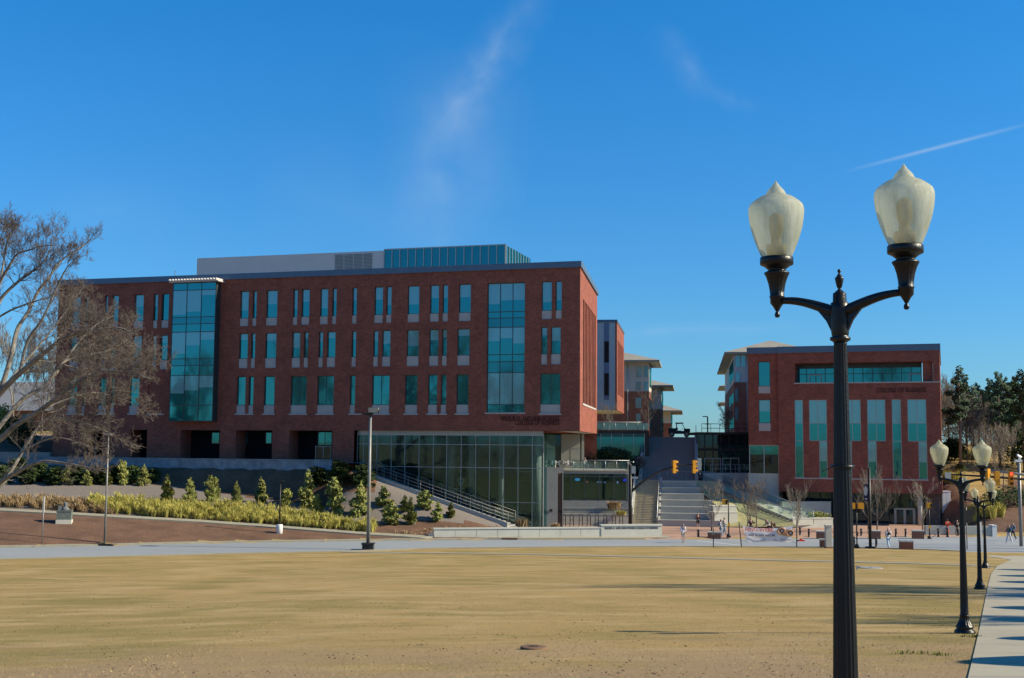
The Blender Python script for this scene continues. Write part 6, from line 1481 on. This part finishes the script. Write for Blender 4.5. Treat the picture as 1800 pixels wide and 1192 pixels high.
WT = [(1664, 662, 163, 0, None), (1700, 695, 152, 1, None), (1655, 650, 170, 1, 'bare tree farthest left of the wood, behind the brick corner'), (1676, 668, 158, 0, 'grey bare tree second from the brick corner'), (1690, 680, 166, 0, 'bare tree under the pine closest to the building'), (1716, 686, 163, 0, 'bare tree in front of the shorter pine'), (1730, 700, 158, 1, 'bare tree in the middle of the wood behind the second lamp'), (1744, 694, 166, 0, 'bare tree left of the open crowned pine'), (1763, 740, 143, 1, 'low reddish bare tree in front of the wood above the signals'), (1782, 700, 160, 0, 'bare tree near the right edge behind the camera pole'), (1800, 712, 158, 1, 'bare tree cut by the right picture edge'),
      (1708, 715, 154, 1, 'small bare tree at the wood edge above the right lamp globe'), (1722, 730, 150, 0, 'thin bare tree at the wood edge right of the lamp globes'), (1750, 760, 146, 1, 'small bare tree at the wood edge left of the camera pole')]
for k, (px, yt, D, w, lab) in enumerate(WT):
    b, s = top_scale(px, yt, D, BH[w])
    if lab is None: o = (wA, wB)[w]; o.location = b; o.scale = (s, s, s)
    else: o = dup((wA, wB)[w], b, k * 2.1, s, lab)
for px, yt, D, r, lab in ((1678, 765, 156, 1.6, 'olive green understory tree below the pines beside the building'), (1790, 735, 152, 4.0, 'dark evergreen tree at the right edge behind the camera pole'), (1770, 700, 180, 4.5, 'dark evergreen mass behind the open crowned pine')):
    b, s = top_scale(px, yt, D, 1); big_bush(lab, b, r, r, s, 2600, 'evergreen', int(px), .22)
wd = MB(); rg = random.Random(8); lobes = []
for k in range(90):
    X = rg.uniform(60, 120); Y = rg.uniform(196, 215); h = rg.uniform(6, 11.5); lobes.append((X, Y, ground(X, Y) + h * .5, 3, 3, h * .5))
leaf_cloud(wd, lobes, 34000, .2, rg); tag(struct(wd.build('distant_wood', pmat('far winter wood', (.115, .11, .075), .95, .5, .35)), 'stuff'), 'brown grey wood closing the slope behind the pines', 'wood')
# left hillside
q = at(45, 795, 137)
hw = simple('retaining_wall', 'dark grey retaining wall left of the long brick building under the hill', 'wall', M['conc_dk'], [(-40, 0, 0, .5, 3, at(60, 797, 136.5).z), (-40, .05, -.05, .55, at(60, 797, 136.5).z + .002, at(60, 797, 136.5).z + .12)], (at(93, 800, 136.5).x - .4, 136.5, 0))
D = 178; h0 = at(20, 760, D); t = thing('house', 'grey roofed house on the hill seen through the left tree limbs', 'building', (at(60, 760, D).x, D, gp(-60, D).z - .5), R(-14))
zb = t.location.z; ze = at(60, 722, D).z - zb; zr_ = at(60, 668, D).z - zb
m_ = MB(); m_.box(-20, 7, 0, 10, -1, ze); m_.build('wall', M['brick_pale'], t); m_ = MB(); m_.add([(-20.6, -.8, ze), (7.6, -.8, ze), (7.6, 10.8, ze), (-20.6, 10.8, ze), (-16, 5, zr_), (3, 5, zr_)], [(0, 1, 5, 4), (1, 2, 5), (2, 3, 4, 5), (3, 0, 4)]); m_.build('roof', pmat('grey shingle', (.25, .25, .26), .9, .1), t)
for x in (-14, -8, -2, 3): m_ = MB(); m_.box(x, x + 1.6, -.06, -.005, 1.2, 2.9); m_.build('window', M['glass_dk'], t)
q = at(60, 785, 150); big_bush('dark green magnolia on the hill left of the long brick building', gp(q.x, 146), 2.6, 2.2, 4.2, 1800, 'evergreen', 81, .2)
q = at(5, 770, 150); big_bush('green evergreen at the left picture edge on the hill', gp(q.x, 148), 2.2, 2.2, 5.5, 1600, 'leaf', 82, .2)
b = gp(at(20, 800, 165).x, 165); dup(wB, b, 1, .75, 'grey bare tree on the hill beside the grey roofed house'); b = gp(at(72, 800, 168).x, 168); dup(wA, b, 2, .55, 'grey bare tree before the far left end of the brick building')
b = gp(at(-15, 800, 200).x, 200); o = dup(pA, b, 1, .62, 'dark pine behind the grey roofed house at the left edge')
# trees beyond the right edge whose shade falls over the lawn and walk; trees behind the viewer mirrored in the windows
for k, (X, Y, s, lab) in enumerate(((38, 50, .74, 'bare tree on the lawn beyond the right picture edge, far one'), (35, 45.5, .66, 'bare tree on the lawn beyond the right picture edge, near one'), (27, 33.5, .42, 'small bare tree beside the sidewalk beyond the right picture edge'))):
    dup(wA if k != 1 else wB, gp(X, Y), k, s, lab)
MT = [(-43, 44), (-56, 38), (-62, 52), (-74, 46), (-84, 62), (-92, 54), (-102, 72), (-112, 66), (-120, 82), (-132, 74), (-50, 30), (-70, 34)]
for k, (X, Y) in enumerate(MT):
    if k % 4 == 3: o = dup(pA, gp(X, Y), k, 1.45, 'pine in the grove left of the lawn, mirrored in the windows')
    else: o = dup((wA, wB)[k % 2], gp(X, Y), k * 1.3, .95 + .12 * (k % 3), 'bare tree in the grove left of the lawn, mirrored in the windows')
    o['group'] = 'grove left of the lawn'
for k in range(4): dup((wA, wB)[k % 2], (-20 + k * 22, -26 - (k % 4) * 5, 9.0), k * 1.3, 1.25, 'bare tree in the row behind the viewer')['group'] = 'trees behind the viewer'
cy0 = None
for k, (px, py) in enumerate(((1737, 1166), (1781, 1125), (1754, 1091), (1761, 1070), (1748, 1048), (1758, 1036), (1766, 1024), (1764, 1013), (1760, 1002))):
    p = G(px, py); L_ = 3.6; h = 4.5 + .15 * (k % 3); dist = h / math.tan(SUN_EL)
    dx, dy = sdir.x / math.hypot(sdir.x, sdir.y), sdir.y / math.hypot(sdir.x, sdir.y)
    for _ in range(30): X, Y = p.x + dx * dist, p.y + dy * dist; dist += .7 * ((ground(X, Y) + h - p.z) / math.tan(SUN_EL) - dist)
    if cy0 is None:
        mb = MB(); rg = random.Random(91); leaf_cloud(mb, [(0, 0, .6 + .45 * i, 1.7 * math.sqrt(max(.12, 1 - ((i - 3.6) / 4.6) ** 2)), 1.7 * math.sqrt(max(.12, 1 - ((i - 3.6) / 4.6) ** 2)), .42) for i in range(9)], 5000, .13, rg)
        core = MB(); core.lathe([(.12, -.2), (.12, .3)] + [(1.6 * math.sqrt(max(0.001, 1 - ((z - 2.4) / 2.1) ** 2)), z) for z in [.32 + .26 * q_ for q_ in range(17)]], 18)
        cy0 = thing('evergreen_tree', 'rounded evergreen tree in the row beside the sidewalk', 'tree', (X, Y, ground(X, Y)), 0, 'rounded evergreens beside the sidewalk'); mb.build('foliage', M['evergreen'], cy0); core.build('dense_core', M['evergreen'], cy0); o = cy0
    else: o = dup(cy0, (X, Y, ground(X, Y)))
    o.scale = (1.15 if k == 0 else .98, 1.15 if k == 0 else .98, h / 4.5)
# short turf and leaf litter on the nearer lawn
rg = random.Random(17); mb = MB(); lt = MB()
def lawn_spots(n, y0, y1):
    for _ in range(n):
        Y = y0 + (y1 - y0) * rg.random() ** 1.3; X = Y * rg.uniform(-.44, .40); yield X, Y
for X, Y in lawn_spots(26000, 15, 46):
    if X > lerp_tab([(p.y, p.x) for p in SIDEWALK], Y) - .1: continue
    z = ground(X, Y); a = rg.uniform(0, 6.28); h = rg.uniform(.01, .028); w = rg.uniform(.006, .014); c, s = math.cos(a), math.sin(a)
    mb.add([(X - c * w, Y - s * w, z - .01), (X + c * w, Y + s * w, z - .01), (X + rg.uniform(-.04, .04), Y + rg.uniform(-.04, .04), z + h)], [(0, 1, 2)])
o = struct(mb.build('lawn_grass', pmat('dry grass blades', (.40, .285, .135), .95, .4, 1.5)), 'stuff'); tag(o, 'short dry turf blades over the nearer lawn', 'grass')
for X, Y in lawn_spots(2600, 15, 50):
    if noise.noise(Vector((X * .35, Y * .35, 3.1))) < .12 or X > lerp_tab([(p.y, p.x) for p in SIDEWALK], Y) - .1: continue
    z = ground(X, Y) + .02; a = rg.uniform(0, 6.28); s_ = rg.uniform(.012, .042); c, s = math.cos(a) * s_, math.sin(a) * s_
    lt.add([(X - c, Y - s, z), (X + s * .6, Y - c * .6, z + .02), (X + c, Y + s, z + .015), (X - s * .6, Y + c * .6, z + .005)], [(0, 1, 2, 3)])
o = struct(lt.build('leaf_litter', pmat('dead leaves', (.10, .06, .035), .95, .5, 3)), 'stuff'); tag(o, 'scattered dead leaves over the nearer lawn', 'leaves')
mb = MB()
for cx_, cy_, n in ((1712, 1120, 12), (1600, 1149, 8), (1658, 1152, 6)):
    p = G(cx_, cy_)
    for _ in range(n): tuft(mb, gp(p.x + rg.gauss(0, .12), p.y + rg.gauss(0, .1)), .07, 8, rg, .06, .008)
o = struct(mb.build('weed_grass', pmat('green grass', (.14, .15, .03), .9, .3)), 'stuff'); tag(o, 'small green grass tufts by the sidewalk and second lamp', 'grass')
for px, py, lab in ((938, 1141, 'round rusty manhole cover in the near lawn'), (1530, 999, 'flat dark manhole cover in the far lawn right of the foreground post')):
    p = G(px, py); t = thing('manhole', lab, 'manhole', p + Vector((0, 0, .02)), 0); m_ = MB(); w = .28 if px < 1000 else .7; m_.lathe([(w, -.05), (w, .03), (w * .9, .035), (.02, .035)], 20); o = m_.build('rim', M['conc_dk'] if px > 1000 else cmat('rust', (.16, .09, .05)), t)
    m_ = MB(); m_.box(-.1, .1, -.02, .02, .036, .05); m_.build('handle', M['bronze'], t)
# drains at the far kerb
for px, lab in ((187, 'dark storm drain opening in the far kerb below the slim pole lamp'), (883, 'rusty storm drain in the kerb below the sign wall')):
    X = at(px, 960, 105).x; Y = Yf(X); simple('storm_drain', lab, 'drain', M['lens_dk'] if px < 500 else cmat('rust', (.16, .09, .05)), [(-1.3, 1.3, -.32, -.305, .0, .11), (-1.4, 1.4, -.325, .2, .135, .155)], (X, Y, 0), -R(8) if px < 500 else -R(3))
# ------------------------------------------------------------------ people
def skin_mesh(name, V, E, Rd, root, mat, parent, sub=1):
    me = bpy.data.meshes.new(name); me.from_pydata(V, E, []); o = bpy.data.objects.new(name, me); COL.objects.link(o)
    md = o.modifiers.new('s', 'SKIN'); md.use_smooth_shade = True
    for i, d in enumerate(me.skin_vertices[0].data): r = Rd[i]; d.radius = (r if isinstance(r, tuple) else (r, r)); d.use_root = (i == root)
    sb = o.modifiers.new('u', 'SUBSURF'); sb.levels = sub; sb.render_levels = sub
    dg = bpy.context.evaluated_depsgraph_get(); dg.update(); m2 = bpy.data.meshes.new_from_object(o.evaluated_get(dg)); bpy.data.objects.remove(o)
    m2.name = name; m2.materials.clear(); m2.materials.append(mat); o = bpy.data.objects.new(name, m2); COL.objects.link(o); o.parent = parent; return o
def person(label, loc, rz, top, bottom, H=1.75, skin='skin', hair=(.03, .02, .015), hat=None, stride=.18, arms=(.1, -.1), bend=0, long=False, shorts=False, pack=None, shoes=(.5, .5, .5), seated=False, hood=None, forearm=0.25, scarf=None):
    """figure facing -y of its own frame"""
    t = thing('person', label, 'person', loc, rz); s = H / 1.75
    def RB_(v, piv=(0, 0, .95)):     # upper body leaning forward
        v = Vector(v); p = Vector(piv); return p + Matrix.Rotation(bend, 3, 'X') @ (v - p)
    hz = .50 if seated else .93; dz = hz - .93
    up = lambda v: RB_((v[0], v[1], v[2] + dz), (0, 0, hz))
    V = []; E = []; Rd = []; ix = {}
    def add(n, v, r, par=None):
        ix[n] = len(V); V.append(tuple(Vector(v) * s)); Rd.append(tuple(x * s for x in r) if isinstance(r, tuple) else r * s)
        if par: E.append((ix[par], ix[n]))
    add('pel', (0, 0, hz), (.135, .10)); add('waist', up((0, 0, 1.10)), (.125, .09), 'pel'); add('chest', up((0, .0, 1.32)), (.15, .105), 'waist'); add('neck', up((0, .01, 1.49)), .05, 'chest')
    add('head', up((0, -.015, 1.60)), (.072, .085), 'neck'); add('crown', up((0, -.01, 1.70)), (.07, .082), 'head')
    add('nose', up((0, -.115, 1.60)), .012, 'head')
    for e in (-1, 1): add('ear%d' % e, up((e * .078, .005, 1.605)), .014, 'head')
    for e, a in ((-1, arms[0]), (1, arms[1])):
        sh = up((e * .185, .01, 1.42)); el = up((e * .235, .02 - a * .5, 1.15)); wr = el + Vector((-e * .02, -.06 - a * .5 - forearm * .4, -.22 + forearm * .5))
        hd = wr + (wr - el).normalized() * .08
        add('sh%d' % e, sh, .058, 'chest'); add('el%d' % e, el, .043, 'sh%d' % e); add('wr%d' % e, wr, .028, 'el%d' % e); add('hd%d' % e, hd, (.034, .02), 'wr%d' % e)
        d = (wr - el).normalized(); sd = Vector((0, 1, 0)) if abs(d.y) < .8 else Vector((0, 0, 1))
        for q, (off, ln) in enumerate(((-.026, .07), (-.009, .085), (.009, .08), (.026, .062))): add('f%d%d' % (q, e), hd + d * ln + sd * off + Vector((-e * .015, 0, 0)), .008, 'hd%d' % e)
        add('th%d' % e, wr + d * .05 - sd * .05, .009, 'wr%d' % e)
    for e, st in ((-1, stride), (1, -stride)):
        hip = Vector((e * .09, 0, hz - .06))
        if seated: kn = Vector((e * .11, -.44, .50)); an = Vector((e * .11, -.44, .08))
        else: kn = Vector((e * .10, -st * .55 - .02, .50)); an = Vector((e * .10, -st * 1.1 + (.05 if st < 0 else 0), .08 + (.04 if st < 0 else 0)))
        add('hip%d' % e, hip, .085, 'pel'); add('kn%d' % e, kn, .056, 'hip%d' % e); add('an%d' % e, an, .037, 'kn%d' % e); add('toe%d' % e, an + Vector((e * .01, -.15, -.05)), (.036, .026), 'an%d' % e)
    skin_mesh('body', V, E, Rd, 0, M[skin], t)
    P = {k: Vector(V[i]) / s for k, i in ix.items()}
    def cloth(name, chain, mat, pad):
        v2 = []; e2 = []; r2 = []; i2 = {}
        for n, par, r in chain:
            p = P[n] if isinstance(n, str) else Vector(n); key = n if isinstance(n, str) else str(n)
            i2[key] = len(v2); v2.append(tuple(p * s)); r2.append(tuple((x + pad) * s for x in r) if isinstance(r, tuple) else (r + pad) * s)
            if par: e2.append((i2[par], i2[key]))
        return skin_mesh(name, v2, e2, r2, 0, mat, t)
    tm = cmat('cloth %.2f %.2f %.2f' % top, top); bm_ = cmat('cloth %.2f %.2f %.2f' % bottom, bottom)
    P['hem'] = P['pel'] + Vector((0, 0, .0)); P['col'] = P['neck'] * .6 + P['chest'] * .4
    cloth('top', [('waist', None, (.125, .095)), ('hem', 'waist', (.14, .105)), ('chest', 'waist', (.15, .105)), ('col', 'chest', .06), ('sh-1', 'chest', .06), ('el-1', 'sh-1', .046), ('wr-1', 'el-1', .034), ('sh1', 'chest', .06), ('el1', 'sh1', .046), ('wr1', 'el1', .034)], tm, .016)
    if long:
        P['low'] = Vector((0, 0, .1)); P['mid'] = Vector((0, 0, .5)); cloth('skirt', [('pel', None, (.15, .12)), ('mid', 'pel', (.18, .15)), ('low', 'mid', (.23, .2))], bm_, .016)
    else:
        for e in (-1, 1): P['lo%d' % e] = P['kn%d' % e] if shorts else P['an%d' % e] + Vector((0, 0, .02))
        ch = [('pel', None, (.135, .10)), ('hip-1', 'pel', .085), ('kn-1', 'hip-1', .06), ('hip1', 'pel', .085), ('kn1', 'hip1', .06)]
        if not shorts: ch.insert(3, ('lo-1', 'kn-1', .048)); ch.append(('lo1', 'kn1', .048))
        cloth('trousers', ch, bm_, .014)
    sm = cmat('shoe %.2f %.2f %.2f' % shoes, shoes)
    for e in (-1, 1): cloth('shoe', [('an%d' % e, None, .042), ('toe%d' % e, 'an%d' % e, (.042, .032))], sm, .008)
    hm = cmat('hair %.2f %.2f %.2f' % (hat or hood or hair), hat or hood or hair)
    hb = P['crown'] + (P['crown'] - P['head']) * .12 + Vector((0, .012, 0)); P['hb'] = hb; P['hc'] = P['head'] + Vector((0, .05, .02)); P['hn'] = P['neck'] + Vector((0, .05, .03))
    cloth('cap' if hat else ('hood' if hood else 'hair'), [('hb', None, (.072, .075)), ('hc', 'hb', (.068, .05)), ('hn', 'hc', (.05, .03))] if not hat else [('hb', None, (.078, .085)), ('hc', 'hb', (.07, .05))], hm, .008)
    fb = MB(); f = P['head']
    for e in (-1, 1):
        c = RB_((0, 0, 0), (0, 0, 0)); fb.box((f.x + e * .03 - .012) * s, (f.x + e * .03 + .012) * s, (f.y - .092) * s, (f.y - .08) * s, (f.z + .02) * s, (f.z + .034) * s)
    fb.box((f.x - .022) * s, (f.x + .022) * s, (f.y - .09) * s, (f.y - .078) * s, (f.z - .052) * s, (f.z - .042) * s); fb.build('face_features', cmat('eye and lip brown', (.10, .04, .03)), t)
    if pack:
        pk = cmat('pack %.2f %.2f %.2f' % pack, pack); P['p1'] = P['chest'] + Vector((0, .17, .02)); P['p2'] = P['waist'] + Vector((0, .17, 0)); cloth('backpack', [('p1', None, (.12, .08)), ('p2', 'p1', (.13, .09))], pk, .01)
        for e in (-1, 1):
            sb_ = MB(); q1 = P['chest'] + Vector((e * .11, .12, .15)); q2 = P['chest'] + Vector((e * .11, -.09, .12)); q3 = P['chest'] + Vector((e * .12, -.14, -.03)); q4 = P['waist'] + Vector((e * .14, -.04, .0)); sb_.ptube([tuple(q * s) for q in (q1, q2, q3, q4)], .022, 5); sb_.build('strap', pk, t)
    return t
def pat(x, yb, z=0.0, D=None):
    p = atz(x, yb, z) if D is None else at(x, yb, D); return Vector((p.x, p.y, z if D is None else p.z))
navy = (.03, .035, .07)
person('walking person in white shirt and pale shorts with navy backpack, crossing the road', pat(1201, 954.3), R(8), (.58, .56, .66), (.30, .28, .26), 1.72, shorts=True, pack=navy, shoes=(.2, .1, .08), arms=(.1, -.1), stride=.1, hair=(.05, .03, .02))
person('standing person in dark maroon top and black shorts before the seating tiers', pat(1227, 929, .12), 0, (.06, .022, .02), (.015, .015, .02), 1.62, shorts=True, stride=.03, forearm=.7, arms=(.2, .2), hair=(.03, .015, .01), shoes=(.6, .55, .55))
person('person in pale blue jacket and jeans with navy backpack, left one of the strolling pair', pat(1267.5, 945.5), R(60), (.42, .47, .52), (.20, .29, .38), 1.8, pack=navy, stride=.15, shoes=(.6, .6, .6))
person('dark haired person in grey top and blue jeans, right one of the strolling pair', pat(1273.5, 940.5, .05), R(60), (.20, .23, .24), (.16, .26, .34), 1.75, stride=.15)
person('person in black top looking down at a phone behind the left part of the banner', pat(1320, 941, .1), R(10), (.03, .018, .025), (.03, .03, .04), 1.72, forearm=.8, arms=(.25, .25), stride=.04, hair=(.04, .02, .012))
person('person in grey hoodie and orange cap leaning over behind the banner', pat(1352, 941, .1), R(-60), (.26, .25, .24), (.05, .05, .06), 1.72, hat=(.62, .19, .02), bend=R(32), arms=(.3, .3), stride=.06)
person('person in brown jacket and orange cap bending low behind the banner', pat(1363, 942, .1), R(-50), (.10, .05, .04), (.04, .04, .05), 1.68, hat=(.60, .18, .02), bend=R(48), arms=(.4, .3), stride=.06)
person('walker in white hood and pale jeans with black backpack seen from behind', pat(1562, 964.5), R(186), (.50, .50, .52), (.38, .47, .58), 1.85, hood=(.62, .60, .60), pack=(.015, .018, .025), stride=.2, shoes=(.1, .1, .1))
person('person in black descending the stairs with white shoes below the traffic signal', pat(1230.5, 853.5, 0, 143.5), R(15), (.012, .015, .022), (.012, .014, .02), 1.75, stride=.16, shoes=(.7, .7, .72))
person('person in long orange red dress on the plaza near the low wall', pat(1665.5, 942.5), R(20), (.60, .07, .025), (.60, .06, .02), 1.72, long=True, hair=(.02, .015, .01), arms=(.2, .5), forearm=.5, skin='skin_dk')
person('person in long black robe partly behind the second lamp', pat(1683, 944.5), R(-10), (.012, .012, .014), (.012, .012, .014), 1.72, long=True, hood=(.012, .012, .014))
person('person in teal top and white trousers, left one of the pair at far right', pat(1774, 955), R(-70), (.03, .10, .14), (.60, .58, .62), 1.72, stride=.22, pack=(.02, .02, .025), hair=(.03, .02, .012))
person('person in blue shirt and dark trousers, right one of the pair at far right', pat(1781, 950.5), R(-70), (.10, .16, .22), (.05, .055, .075), 1.75, stride=.22, hair=(.04, .025, .015))
sp = at(1028, 827, 137.3)
ch = thing('cafe_chair', 'metal chair under the seated person in pale blue on the terrace', 'chair', (sp.x, 137.3, zd + .05)); m_ = MB(); m_.box(-.22, .22, -.22, .22, .40, .44); m_.box(-.22, .22, .2, .24, .441, .9)
m_.build('seat', M['steel'], ch); m_ = MB()
for x in (-.19, .19):
    for y in (-.19, .19): m_.ptube([(x, y, 0), (x, y, .399)], .018, 5)
m_.build('legs', M['steel'], ch)
person('seated person in pale blue hooded top on the cafe terrace', (sp.x, 137.3, zd + .05), R(40), (.42, .52, .66), (.10, .12, .18), 1.75, seated=True, hood=(.45, .52, .66), forearm=.6, arms=(.2, .2))
